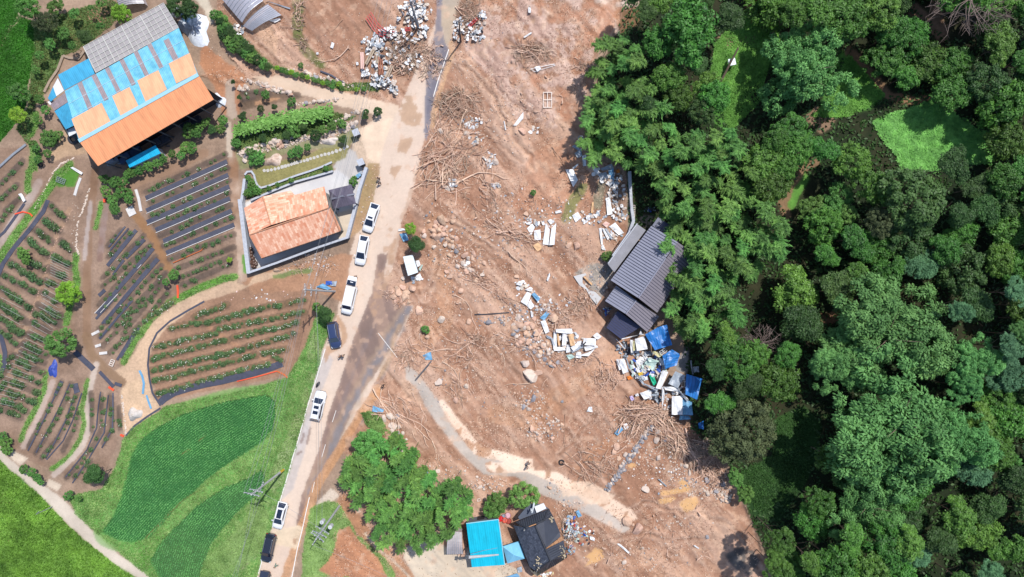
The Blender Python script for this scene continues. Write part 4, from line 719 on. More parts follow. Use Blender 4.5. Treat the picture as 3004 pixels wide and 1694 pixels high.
# --- grass tufts on banks, meadow, lawn; ferns
def tufts(name, mask, n, size, mat, label, cat='grass', lift=.4, asp=2.6, box=(-89, -52, 89, 52)):
    J, I = np.nonzero(mask & (np.abs(GX) < 100) & (np.abs(GY) < 62)); k = rng.integers(0, len(I), n); x = xs[I[k]]+rng.uniform(-.1, .1, n); y = ys[J[k]]+rng.uniform(-.1, .1, n); z = GZ[J[k], I[k]]
    dens = vnoise(x, y, 1.3, 5)*.7+vnoise(x, y, 4.1, 6)*.6; kk = rng.random(n) < dens; c = np.c_[x, y, z+size*.25][kk]; m_ = len(c)
    tip = rng.normal(size=(m_, 3))*.7+np.array([0, 0, .8]); V = quads(c, rng.normal(size=(m_, 3))*.7+np.array([0, 0, lift]), size, asp, tip)
    o = link(bpy.data.objects.new(name, leafmesh(name, V, mat))); tag(o, label, cat, kind='stuff')
gm1 = M('grass_blade', (124, 170, 88), .65, .35, .4, col2=(160, 192, 116), trans=.3); gm2 = M('meadow_blade', (104, 158, 58), .65, .4, .25, col2=(138, 184, 76), trans=.3); gm3 = M('forest_grass', (108, 172, 68), .65, .3, .5, col2=(134, 192, 86), trans=.3)  # gm3 is the bright blade green of the forest clearings
dry = M('dry_grass', (170, 168, 118), .8, .2, .6)
isr = lambda k: REG == RN.index(k)
tufts('bank_grass', isr('grass_bank'), 60000, .34, gm1, 'rough green grass on the banks around the rice fields and the road')
tufts('meadow_growth', isr('meadow'), 52000, .42, gm2, 'bright yellow-green meadow growth at the lower left', asp=1.8)
FG = np.any(open_[:1]+open_[1:2], axis=0); tufts('clearing_grass', FG & isr('forest_floor'), 26000, .4, gm3, 'grass on the clearings inside the forest', lift=1.6)
tufts('forest_grass', open_[3] & isr('forest_floor'), 9000, .35, M('shade_toned_grass', (58, 98, 40), .7, .3, .5), 'grass darkened to the shade of the hollow at the lower edge of the forest')  # blade green darkened to carry the hollow's tree shade
tufts('fern_cover', inside('R1', [(1110, 520), (1240, 470), (1370, 425), (1520, 520), (1670, 625), (1600, 700), (1450, 700), (1260, 750), (1170, 640)], 9, 12), 34000, .6, LM['fern'], 'pale green ferns covering the clearing in the forest', 'ferns', asp=2.0, lift=2.6)
tufts('forest_undergrowth', forest & ~OPEN, 52000, .6, LM['darkb'], 'dark undergrowth on the forest floor', 'undergrowth', asp=1.8, lift=.9)
wd = (inside('A1', [(300, 200), (720, 60), (960, 0), (1100, 100), (720, 400), (540, 480), (400, 780), (300, 900), (240, 1240), (130, 1100), (230, 900), (260, 620)], 4, 6) | inside('A2', [(570, 560), (1190, 720), (1480, 690), (1490, 780), (1180, 770), (560, 590)], 3, 5) | inside('A2', [(240, 1150), (430, 1060), (1060, 950), (1300, 990), (1040, 1100), (600, 1260), (250, 1280)], 3, 4) | inside('B2', [(340, 240), (440, 260), (480, 300), (740, 220), (1080, 100), (1100, 140), (740, 270), (360, 390)], 1, 2))
tufts('terrace_weeds', wd, 26000, .32, M('weed', (96, 132, 66), .65, .3, .6, col2=(126, 156, 88), trans=.2), 'mixed weeds and ground plants of the slope and terraces', 'weeds')
tufts('rice_seedlings', rice3, 34000, .34, rm2, 'even green rice covering the field at the upper left', 'rice', asp=3)
gv = inside('E2', [(1350, 60), (1420, 30), (1530, 130), (1590, 220), (1500, 240), (1390, 150)], 4, 5); tufts('pale_reeds', gv, 2600, .7, gm1, 'pale reeds on the mound above the lower bamboo clump', 'reeds', asp=4)
# ============================================================ buildings
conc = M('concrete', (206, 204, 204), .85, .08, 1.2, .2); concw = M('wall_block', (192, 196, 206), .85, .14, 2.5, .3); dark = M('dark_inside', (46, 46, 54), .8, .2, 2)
white = M('white_sheet', (238, 240, 244), .5, .05, 1.5); wood = M('weathered_wood', (170, 128, 96), .85, .25, 3, .3)
steel = M('galvanised', (176, 182, 190), .45, .1, 3, metal=.5)
def plane3(a, b, c):
    n = (b-a).cross(c-a).normalized(); return a, n
def onp(pl, fr, x, y, off=0):
    """point of a roof plane seen at plan position x, y"""
    g = W(fr, x, y, 0); o = Vector((0, 0, H)); d = g-o; a, n = pl; t = (a-o).dot(n)/d.dot(n); p = o+d*t
    return p+(n if n.z > 0 else -n)*off
def ribs(mb, pts, sp, w, h, along):
    """raised seams clipped to the convex roof outline; along = unit direction of the seams"""
    n = Vector((0, 0, 0))
    for i in range(len(pts)): n += pts[i].cross(pts[(i+1) % len(pts)])
    n.normalize(); n = n if n.z > 0 else -n
    e = (along-n*along.dot(n)).normalized(); f = n.cross(e); o = pts[0]
    P = [((p-o).dot(f), (p-o).dot(e)) for p in pts]; k = math.ceil(min(p[0] for p in P)/sp)
    while k*sp < max(p[0] for p in P)-.02:
        X = k*sp; ys_ = []
        for i in range(len(P)):
            (x1, y1), (x2, y2) = P[i-1], P[i]
            if (x1-X)*(x2-X) < 0: ys_.append(y1+(y2-y1)*(X-x1)/(x2-x1))
        if len(ys_) >= 2:
            a, b = min(ys_)+.03, max(ys_)-.03; c = [o+f*(X+s*w)+e*y+n*z for y in (a, b) for s, z in ((-.5, .004), (-.3, h), (.3, h), (.5, .004))]
            mb.face([c[1], c[2], c[6], c[5]]); mb.face([c[0], c[1], c[5], c[4]]); mb.face([c[2], c[3], c[7], c[6]]); mb.face([c[0], c[3], c[2], c[1]]); mb.face([c[4], c[5], c[6], c[7]])
        k += 1
def walls(pts, zb, inset=.35, drop=.25):
    c = sum(pts, Vector((0, 0, 0)))/len(pts); mb = MB(); q = []
    for p in pts:
        d = Vector((c.x-p.x, c.y-p.y, 0)); L = d.length; q.append(p+d/L*min(inset*1.4, L*.5)-Vector((0, 0, drop)))
    for i in range(len(q)):
        a, b = q[i], q[(i+1) % len(q)]; mb.face([Vector((a.x, a.y, zb)), Vector((b.x, b.y, zb)), b, a])
    return mb, q
def opening(mb, a, b, t0, t1, z0, z1, off=.03):
    """a panel on the wall from a to b between fractions t0..t1"""
    d = (b-a); n = Vector((d.y, -d.x, 0)).normalized(); p, q = a.lerp(b, t0), a.lerp(b, t1)
    for s in (1, -1):
        P = [Vector((k.x, k.y, z))+n*off*s for k, z in ((p, z0), (q, z0), (q, z1), (p, z1))]; mb.face(P if s > 0 else P[::-1])
glass = M('window_glass', (52, 66, 84), .1, .1, 1, spec=.8)
# --- big barn with orange and light blue roof
def barn():
    rt = empty('barn', (*W('A1', 1050, 780, 0).xy, 0), 'large barn with orange and light blue roof sheets and a glazed lean-to, upper left', 'barn')
    ZR, ZE, ZN = 6.9, 6.0, 5.8
    rl, rr = W('A1', 672, 1205, ZR), W('A1', 1690, 638, ZR)
    se = [rl, W('A1', 835, 1418, ZE), W('A2', 78, 850, ZE), rr]
    org = M('orange_sheet', (252, 172, 122), .6, .09, .35, .5, pat='ribs', pu=.33, pv=.14, col2=(242, 160, 112))
    org2 = M('orange_patch', (252, 188, 146), .65, .08, .4, .3, pat='ribs', pu=.33, pv=.08)
    blu = M('blue_clear_sheet', (112, 200, 232), .35, .12, .9, .5, pat='ribs', pu=.25, pv=.2, col2=(140, 212, 236)); blu2 = M('sky_blue_sheet', (76, 178, 222), .45, .06, .8, .4, pat='ribs', pu=.3, pv=.15)
    gry = M('faded_grey_sheet', (168, 152, 156), .6, .15, 1.5, .5, pat='ribs', pu=.25, pv=.25)
    u = rr-rl
    mb = MB(); mb.slab(se, .08, u); part(mb, 'orange_roof_slope', org, rt)
    nl, nr = W('A1', 552, 775, ZN), W('A1', 1524, 240, ZN)
    pl = plane3(rl, rr, nl); q = lambda P, off: [onp(pl, 'A1', x, y, off) for x, y in P]
    nw = q([(672, 1205), (552, 778), (1524, 240), (1690, 638)], 0)
    mb = MB(); mb.slab(nw, .06, u); base = part(mb, 'blue_roof_slope', blu, rt)
    for P in ([(680, 1196), (612, 1018), (868, 880), (945, 1040)], [(1030, 990), (958, 822), (1105, 745), (1182, 905)], [(1243, 870), (1172, 690), (1352, 602), (1425, 765)], [(1505, 715), (1440, 545), (1620, 455), (1680, 628)]):
        mb = MB(); mb.slab(q(P, .07), .05, u); part(mb, 'orange_roof_patch', org2, rt)
    for x1, y1, x2, y2, w in ((660, 715, 755, 945, 38), (780, 650, 890, 865, 38), (895, 590, 1000, 800, 34), (1020, 520, 1125, 735, 34), (1140, 450, 1240, 660, 34), (1255, 385, 1362, 590, 34), (1395, 350, 1480, 525, 44)):
        mb = MB(); mb.slab(q([(x1, y1), (x2, y2), (x2+w, y2-w*.5), (x1+w, y1-w*.5)], .05), .03, u); part(mb, 'grey_roof_strip', gry, rt)
    mb = MB()
    for k in (.33, .66): a, b = nw[1].lerp(nw[0], k*.8), nw[2].lerp(nw[3], k*.8); mb.tube([a+Vector((0, 0, .03)), b+Vector((0, 0, .03))], .035, 4)
    part(mb, 'roof_purlin', M('pale_blue_trim', (190, 222, 236), .5, .05), rt)
    mb = MB(); n_ = u.normalized().cross(Vector((0, 0, 1)))*.28
    mb.slab([rl+n_+Vector((0, 0, .03)), rr+n_+Vector((0, 0, .03)), rr-n_+Vector((0, 0, .09)), rl-n_+Vector((0, 0, .09))], .05, u); part(mb, 'ridge_cap', M('ridge_blue', (164, 212, 230), .5, .04), rt)
    # left wing of blue, white and grey sheets
    for nm, P, z, m in (('blue_side_roof', [(495, 640), (755, 500), (808, 630), (548, 772)], (5.0, 5.2, 5.3, 5.2), blu2), ('white_roof_sheet', [(452, 742), (492, 668), (545, 775), (480, 822)], (4.6, 4.8, 5.0, 4.8), white), ('blue_corner_sheet', [(408, 838), (452, 742), (482, 824), (432, 868)], (4.2, 4.5, 4.7, 4.4), blu2),
                        ('grey_side_roof', [(430, 890), (560, 785), (585, 868), (462, 945)], (4.3, 4.8, 4.8, 4.4), gry), ('blue_ribbed_roof', [(464, 950), (585, 870), (655, 1060), (560, 1105)], (4.3, 4.9, 5.1, 4.4), blu2), ('white_end_sheet', [(565, 1110), (635, 1085), (650, 1135), (590, 1165)], (3.6, 3.7, 3.6, 3.5), white), ('eaves_beam', [(404, 870), (420, 865), (455, 900), (425, 895)], (4.3, 4.3, 4.3, 4.3), white)):
        mb = MB(); mb.slab([W('A1', x, y, zz) for (x, y), zz in zip(P, z)], .06, u); part(mb, nm, m, rt)
    # glazed lean-to roof
    gl = M('greenhouse_film', (186, 180, 180), .25, .12, .6, spec=.6, alpha=.86); fr_ = M('pale_frame', (206, 206, 200), .6, .05)
    Z = (4.9, 4.6, 5.2, 5.3); P4 = [W('A1', 713, 400, Z[0]), W('A1', 1395, 27, Z[1]), W('A1', 1524, 238, Z[2]), W('A1', 820, 622, Z[3])]
    mb = MB(); mb.slab(P4, .03, u); part(mb, 'glazed_roof', gl, rt)
    mb = MB()
    for i in range(18): t = i/17; a, b = P4[0].lerp(P4[1], t), P4[3].lerp(P4[2], t); mb.tube([a+Vector((0, 0, .04)), b+Vector((0, 0, .04))], .045 if i % 4 else .08, 4)
    for i in range(7): t = i/6; a, b = P4[0].lerp(P4[3], t), P4[1].lerp(P4[2], t); mb.tube([a+Vector((0, 0, .06)), b+Vector((0, 0, .06))], .045, 4)
    part(mb, 'glazing_bars', fr_, rt)
    # posts and walls; the open side's shade is a dark-coloured wall face
    mb = MB(); lo = lambda p: Vector((p.x, p.y, 0))
    a, b = se[1], se[2]
    for i in range(9):
        p = a.lerp(b, .02+.96*i/8)+Vector((-.1, .5, -.15)); mb.box((p.x, p.y, p.z/2-.1), .16, .16, p.z)
        mb.tube([p+Vector((0, 0, -.2)), p+Vector((0, 0, -.2))+(rl.lerp(rr, .02+.96*i/8)-a.lerp(b, .02+.96*i/8))*.35], .05, 4)
    part(mb, 'post', M('dark_steel', (92, 96, 104), .6, .1), rt)
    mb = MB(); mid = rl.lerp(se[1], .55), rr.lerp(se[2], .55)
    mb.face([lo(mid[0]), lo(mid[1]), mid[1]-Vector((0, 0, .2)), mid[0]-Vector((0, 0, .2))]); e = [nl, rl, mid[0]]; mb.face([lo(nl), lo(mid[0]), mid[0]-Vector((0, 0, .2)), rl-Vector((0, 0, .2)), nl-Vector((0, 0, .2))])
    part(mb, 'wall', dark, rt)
    mb = MB(); w1 = W('A1', 713, 400, 4.8); w2 = W('A1', 1395, 27, 4.5); mb.face([lo(w1), lo(w2), w2, w1]); mb.face([lo(w1), lo(P4[3]), P4[3], w1]); part(mb, 'film_wall', gl, rt)
    mb = MB(); q5 = [W('A1', 408, 838, 4.1), W('A1', 560, 1105, 4.2), W('A1', 590, 1165, 3.4)]
    for i in (0, 1): mb.face([lo(q5[i]), lo(q5[i+1]), q5[i+1], q5[i]])
    part(mb, 'end_wall', M('blue_grey_wall', (150, 170, 190), .6, .1), rt)
barn()
for x, y, L, r_, c_, lb in ((1120, 1330, 4, .5, (70, 92, 128), 'dark blue machine parked under the open side of the barn'), (1640, 1060, 3.5, .5, (52, 58, 70), 'dark machine with green hoses under the right end of the barn eaves'), (975, 1360, 2.6, .5, (150, 160, 175), 'pale blue cabinet under the lower corner of the barn roof'), (1380, 1210, 3, .5, (60, 66, 78), 'black machine in the shade of the middle of the barn')):
    p = W('A1', x, y, .6); mb = MB(); mb.box((p.x, p.y, .75), L, 1.3, .9, r_); mb.box((p.x-.4, p.y-.2, 1.4), 1.2, 1.0, .5, r_); mb.tube([(p.x+1, p.y+.4, 1.3), (p.x+1.6, p.y+.7, 1.7), (p.x+2, p.y+.9, .4)], .06, 5)
    for s in (-1, 1): mb.tube([(p.x+s*L*.3, p.y-.75, .35), (p.x+s*L*.3, p.y-.6, .35)], .33, 10)
    solo(mb, 'farm_machine', M('machine_%d' % x, c_, .5, .1), p, lb, 'farm machine')
def shed(name, fr, P, zs, mat, label, cat, wall_m, ribsp=None, zb=0.0, posts=False, inset=.2):
    pts = [W(fr, x, y, z) for (x, y), z in zip(P, zs)]; c = sum(pts, Vector((0, 0, 0)))/len(pts); rt = empty(name, (c.x, c.y, zb), label, cat)
    mb = MB(); mb.slab(pts, .1, pts[1]-pts[0]); part(mb, 'roof', mat, rt)
    if ribsp: mb = MB(); ribs(mb, pts, ribsp, .06, .05, pts[1]-pts[0]); part(mb, 'roof_seams', mat, rt)
    if posts:
        mb = MB()
        for p in pts: q = p.lerp(c, .06); mb.box((q.x, q.y, (p.z+zb)/2), .12, .12, p.z-zb-.1)
        part(mb, 'posts', wall_m, rt)
    else:
        mb, q = walls(pts, zb, inset, .1); part(mb, 'wall', wall_m, rt); mb = MB(); opening(mb, q[0], q[1], .3, .55, zb, zb+2.0); part(mb, 'door', dark, rt)
    return rt, pts
shed('shed', 'A1', [(1072, 1372), (1325, 1240), (1370, 1308), (1105, 1432)], (2.6, 2.6, 2.4, 2.4), M('cyan_sheet', (20, 186, 236), .5, .08, 1, .4, pat='ribs', pu=.3, pv=.12), 'small shed with bright cyan roof below the barn', 'shed', concw)
# --- terracotta roofed house
def tiled_house():
    rt = empty('tiled_house', (*W('H1', 760, 760, 0).xy, 0), 'house with mottled terracotta tile roof inside a walled concrete yard', 'house')
    tl = M('terracotta_tiles', (228, 150, 116), .8, .04, 3, .25, pat='tiles', pu=.8, pv=.36, col2=(250, 206, 178)); ZR, ZE = 5.6, 3.7
    A, B = W('H1', 190, 905, ZR-.2), W('H1', 1245, 545, ZR)
    S_ = [A, W('H1', 355, 1215, ZE), W('H1', 1090, 965, ZE), W('H1', 1395, 858, ZE), W('H1', 1265, 545, ZR-.1)]
    for nm, pts, e in (('south_roof_slope', S_, S_[1]-A), ('north_roof_slope', [W('H1', 480, 775, ZR+.05), B, W('H1', 1185, 262, ZE), W('H1', 790, 375, ZE-.1), W('H1', 640, 560, ZE+.8)], B-W('H1', 1185, 262, ZE)),
                       ('wing_roof_east_slope', [W('H1', 480, 775, ZR+.1), W('H1', 640, 560, ZE+.85), W('H1', 790, 375, ZE-.1), W('H1', 740, 318, ZE), W('H1', 365, 395, ZE+1.1)], W('H1', 365, 395, ZE+1.1)-W('H1', 740, 318, ZE)),
                       ('wing_roof_west_slope', [W('H1', 480, 775, ZR+.1), W('H1', 365, 395, ZE+1.1), W('H1', 116, 548, ZE+.3)], W('H1', 365, 395, ZE+1.1)-W('H1', 112, 540, ZE)),
                       ('west_roof_slope', [W('H1', 480, 775, ZR+.08), W('H1', 116, 548, ZE+.3), A], A-W('H1', 480, 775, ZR)),
                       ('east_gable_tiles', [W('H1', 1265, 545, ZR-.1), W('H1', 1395, 858, ZE), W('H1', 1405, 830, ZE-.1), W('H1', 1300, 590, ZR-.7)], W('H1', 1395, 858, ZE)-B)):
        mb = MB(); mb.slab(pts, .14, e); part(mb, nm, tl, rt)
    mb = MB(); cap = [A, W('H1', 480, 800, ZR), B]
    for a, b in ((A, B), (W('H1', 480, 775, ZR), W('H1', 368, 400, ZE+1.1)), (A, S_[1]), (S_[4], S_[3])): mb.tube([a+Vector((0, 0, .04)), b+Vector((0, 0, .04))], .11, 6)
    part(mb, 'ridge_tiles', M('ridge_tile', (206, 150, 118), .8, .25, 4), rt, smooth=True)
    foot = [W('H1', 400, 1150, ZE), W('H1', 1370, 835, ZE), W('H1', 1180, 330, ZE), W('H1', 800, 430, ZE), W('H1', 700, 370, ZE), W('H1', 190, 560, ZE), W('H1', 230, 880, ZE)]
    mb = MB(); q = foot
    for i in range(len(q)): a, b = q[i], q[(i+1) % len(q)]; mb.face([Vector((a.x, a.y, 0)), Vector((b.x, b.y, 0)), b+Vector((0, 0, .1)), a+Vector((0, 0, .1))])
    part(mb, 'wall', M('house_wall', (150, 146, 140), .85, .1, 1.5), rt)
    for t0, t1, z0, z1, n_ in ((.08, .2, 1, 2.3, 'window'), (.3, .46, 1, 2.3, 'window'), (.55, .72, .1, 2.3, 'door'), (.8, .92, 1, 2.3, 'window')):
        mb = MB(); opening(mb, q[0], q[1], t0, t1, z0, z1); wp = part(mb, n_, glass, rt); mb = MB(); d = (q[1]-q[0])
        for t in (t0, (t0+t1)/2, t1): p = q[0].lerp(q[1], t); mb.box((p.x+.03, p.y-.06, (z0+z1)/2), .07, .07, z1-z0)
        part(mb, 'frame', white, rt, wp)
    mb = MB(); a, b = S_[1], S_[2]; mb.tube([a+Vector((0, -.08, -.12)), b+Vector((0, -.08, -.12)), S_[3]+Vector((0, -.08, -.12))], .07, 6); part(mb, 'gutter', M('dark_gutter', (70, 62, 60), .5, .05), rt)
tiled_house()
def wallrun(name, fr, P, h, th, mat, label, cat='wall', zt=None, cap=True):
    pts = [W(fr, x, y, h if zt is None else zt) for x, y in P]; rt = empty(name, (*pts[0].xy, 0), label, cat); mb = MB(); cp = MB()
    for i in range(len(pts)-1):
        a, b = pts[i], pts[i+1]; c = (a+b)/2; L = (b-a).length; rz = math.atan2(b.y-a.y, b.x-a.x); mb.box((c.x, c.y, h/2-.25), L+th*.6, th-.06, h+.5-.12, rz); cp.box((c.x, c.y, h-.05+i*.003), L+th*.8, th+.04, .13, rz)
    part(mb, 'wall_body', mat, rt); part(cp, 'coping', concw, rt)
wallrun('yard_wall', 'H1', [(60, 450), (115, 900), (175, 1400)], 1.5, .62, concw, 'pale block wall along the left side of the terracotta house yard')
wallrun('yard_wall', 'H1', [(175, 1410), (560, 1275), (1080, 1080), (1495, 940)], 1.5, .3, M('dark_block', (104, 112, 120), .85, .15, 2, .3), 'grey retaining wall below the front of the terracotta house')
wallrun('yard_wall', 'H1', [(1490, 935), (1590, 560), (1650, 300), (1740, 20)], 1.2, .5, concw, 'stepped block wall between the terracotta house yard and the road')
wallrun('yard_wall', 'H1', [(80, 460), (105, 300), (120, 170)], 1.3, .4, concw, 'short upper part of the left yard wall beside the shrubs')
wallrun('garden_kerb', 'H1', [(215, 440), (520, 310), (800, 200), (1050, 130), (1290, 60)], .6, .28, M('kerb_dark', (120, 126, 144), .8, .1), 'straight dark retaining kerb behind the terracotta house')
wallrun('garden_kerb', 'H1', [(130, 100), (160, 65), (215, 60), (250, 110), (268, 190), (300, 250), (345, 278), (450, 250), (800, 120), (1000, 55), (1150, 0), (1280, -60)], .35, .26, concw, 'curling pale kerb edging the lawn behind the terracotta house')
def pergola():
    z = 2.9; P = [W('H1', 1243, 310, z), W('H1', 1548, 236, z), W('H1', 1608, 490, z), W('H1', 1305, 560, z)]; c = sum(P, Vector((0, 0, 0)))/4; top = c+Vector((0, 0, .9)); rt = empty('carport', (c.x, c.y, 0), 'dark purple-grey hipped carport roof on posts beside the terracotta house', 'carport')
    m = M('dark_shingle', (104, 98, 116), .8, .1, 3, .2, pat='ribs', pu=.35, pv=.12); mb = MB()
    r1, r2 = c.lerp((P[0]+P[3])/2, .35)+Vector((0, 0, .8)), c.lerp((P[1]+P[2])/2, .35)+Vector((0, 0, .8))
    for q in ([P[0], P[1], r2, r1], [P[1], P[2], r2], [P[2], P[3], r1, r2], [P[3], P[0], r1]): mb.slab(q, .07)
    part(mb, 'roof', m, rt); mb = MB(); s = M('roof_strip', (124, 126, 142), .7, .1); a, b = W('H1', 1290, 440, 0), W('H1', 1600, 370, 0)
    mb.slab([W('H1', 1285, 412, 3.55), W('H1', 1420, 378, 3.76), W('H1', 1590, 352, 3.2), W('H1', 1592, 374, 3.22), W('H1', 1425, 400, 3.76), W('H1', 1290, 438, 3.5)], .02); part(mb, 'light_strip', s, rt)
    mb = MB()
    for p in P: q = p.lerp(c, .1); mb.box((q.x, q.y, 1.4), .14, .14, 2.8)
    part(mb, 'posts', dark, rt)
pergola()
# --- long grey seamed-metal house on the right
def grey_house():
    rt = empty('grey_metal_roofed_house', (*W('H2', 470, 700, 0).xy, 0), 'long house with seamed grey metal roofs at the edge of the bamboo', 'house')
    m = M('grey_seamed', (146, 148, 166), .45, .05, .8, spec=.5); sm = M('seam_shaded', (70, 72, 88), .5, .05); m2 = M('grey_seamed_east', (138, 132, 142), .5, .06, .8)  # seams tinted darker for the shade along the ribs
    dk = M('dark_seamed', (62, 66, 98), .5, .1, .8)
    ZR, ZE = 6.4, 4.5
    u = (W('H2', 740, 560, ZR)-W('H2', 458, 950, ZR))
    def facet(nm, P, zs, mat, sp=.46, al=None, sub=None):
        pts = [W('H2', x, y, z) for (x, y), z in zip(P, zs)]; mb = MB(); mb.slab(pts, .12); o = part(mb, nm, mat, rt); mb = MB(); ribs(mb, pts, sp, .085, .05, (pts[al[0]]-pts[al[1]]).normalized()); part(mb, 'standing_seam', sm, rt, o); return pts
    A = facet('west_roof_slope', [(178, 770), (458, 950), (735, 545), (860, 385), (590, 218)], (ZE, ZR, ZR, ZR, ZE), m, al=(1, 0))
    B = facet('east_roof_slope', [(458, 950), (650, 1100), (1050, 520), (860, 385)], (ZR, ZE, ZE, ZR), m2, al=(1, 0))
    C_ = facet('lower_west_slope', [(122, 980), (330, 1112), (436, 975), (235, 825)], (3.6, 5.2, 5.2, 3.6), m, al=(1, 0))
    D_ = facet('lower_east_slope', [(330, 1112), (550, 1298), (670, 1140), (436, 975)], (5.2, 3.7, 3.7, 5.2), m2, al=(1, 0))
    E_ = facet('lean_to_roof', [(135, 1252), (285, 1368), (480, 1245), (250, 1080)], (2.7, 2.7, 3.2, 3.2), dk, sp=.4, al=(1, 0))
    F_ = facet('back_roof', [(660, 130), (600, 215), (860, 388), (900, 290)], (4.2, 4.4, 4.4, 4.2), M('back_dark', (72, 78, 108), .5, .1), sp=.5, al=(1, 0))
    mb = MB()
    for a, b in ((A[1], A[2]), (C_[1], C_[2])): mb.tube([a+Vector((0, 0, .08)), b+Vector((0, 0, .08))], .12, 5)
    part(mb, 'ridge_cap', m, rt)
    for nm, fp, z in (('wall', [A[0], A[1], B[1], B[2], A[3], A[4]], 4.2), ('lower_wall', [C_[0], C_[1], D_[1], D_[2], C_[3]], 3.4), ('lean_to_wall', E_, 2.5)):
        c = sum(fp, Vector((0, 0, 0)))/len(fp); mb = MB(); q = [Vector((p.x, p.y, 0)).lerp(Vector((c.x, c.y, 0)), .09) for p in fp]
        for i in range(len(q)): a, b = q[i], q[(i+1) % len(q)]; mb.face([a, b, b+Vector((0, 0, z)), a+Vector((0, 0, z))])
        part(mb, nm, M('grey_wall', (120, 120, 126), .8, .1), rt)
        mb = MB(); opening(mb, q[-1], q[0], .2, .4, .9, 2.2, .04); opening(mb, q[-1], q[0], .6, .8, .9, 2.2, .04); part(mb, 'window', glass, rt)
    mb = MB(); t = [W('H2', 145, 600, 3.2), W('H2', 215, 690, 3.2), W('H2', 535, 262, 3.2), W('H2', 440, 195, 3.2)]; mb.slab(t, .35); part(mb, 'flat_terrace_roof', M('terrace_deck', (150, 150, 158), .8, .1, 1, .1), rt)
    mb = MB(); mb.tube([t[0]+Vector((.1, 0, .12)), t[3]+Vector((.1, 0, .12))], .1, 4); a, b = W('H2', 195, 520, 3.4), W('H2', 375, 265, 3.4); mb.tube([a, b], .14, 4); part(mb, 'parapet', concw, rt)
    mb = MB(); c = sum(t, Vector((0, 0, 0)))/4; q = [Vector((p.x, p.y, 0)).lerp(Vector((c.x, c.y, 0)), .06) for p in t]
    for i in range(4): a, b = q[i], q[(i+1) % 4]; mb.face([a, b, b+Vector((0, 0, 3.0)), a+Vector((0, 0, 3.0))])
    part(mb, 'terrace_wall', M('grey_wall', (120, 120, 126)), rt)
grey_house()
# --- bright blue metal roof, pavilion tent, dark tiled house, plastic hut
bt, bp_ = shed('blue_roofed_shed', 'H3', [(158, 548), (700, 480), (806, 1245), (252, 1285)], (3.5, 3.5, 3.2, 3.2), M('cyan_roof', (10, 192, 224), .45, .1, .5, .6, pat='ribs', pu=.36, pv=.1), 'shed with flat bright cyan-blue metal roof under the fallen pole', 'shed', M('shed_wall', (110, 120, 130), .8, .1))
mb = MB()
for a, b in ((bp_[0], bp_[1]), (bp_[1], bp_[2])): mb.tube([a+Vector((0, 0, .05)), b+Vector((0, 0, .05))], .09, 4)
part(mb, 'roof_edge', M('pale_edge', (150, 214, 232), .5, .05), bt)
def tent():
    z = 2.5; P = [W('H3', 770, 940, z), W('H3', 1055, 850, z), W('H3', 1145, 1140, z), W('H3', 850, 1225, z)]; c = sum(P, Vector((0, 0, 0)))/4+Vector((0, 0, 1.0)); rt = empty('canopy_tent', (c.x, c.y, 0), 'light blue pyramid canopy tent between the cyan roof and the dark tiled house', 'tent')
    m = M('tent_cloth', (134, 204, 238), .7, .06, 1.5, .2); mb = MB()
    for i in range(4):
        a, b = P[i], P[(i+1) % 4]; mid = (a+b)/2-Vector((0, 0, .12)); mb.face([a, mid, c]); mb.face([mid, b, c]); lo = Vector((0, 0, -.3)); mb.face([a+lo, b+lo, b, mid, a])
    part(mb, 'canopy', m, rt); mb = MB()
    for p in P: q = p.lerp(c, .05); mb.tube([(q.x, q.y, 0), (q.x, q.y, z-.05)], .035, 6)
    part(mb, 'poles', steel, rt)
tent()
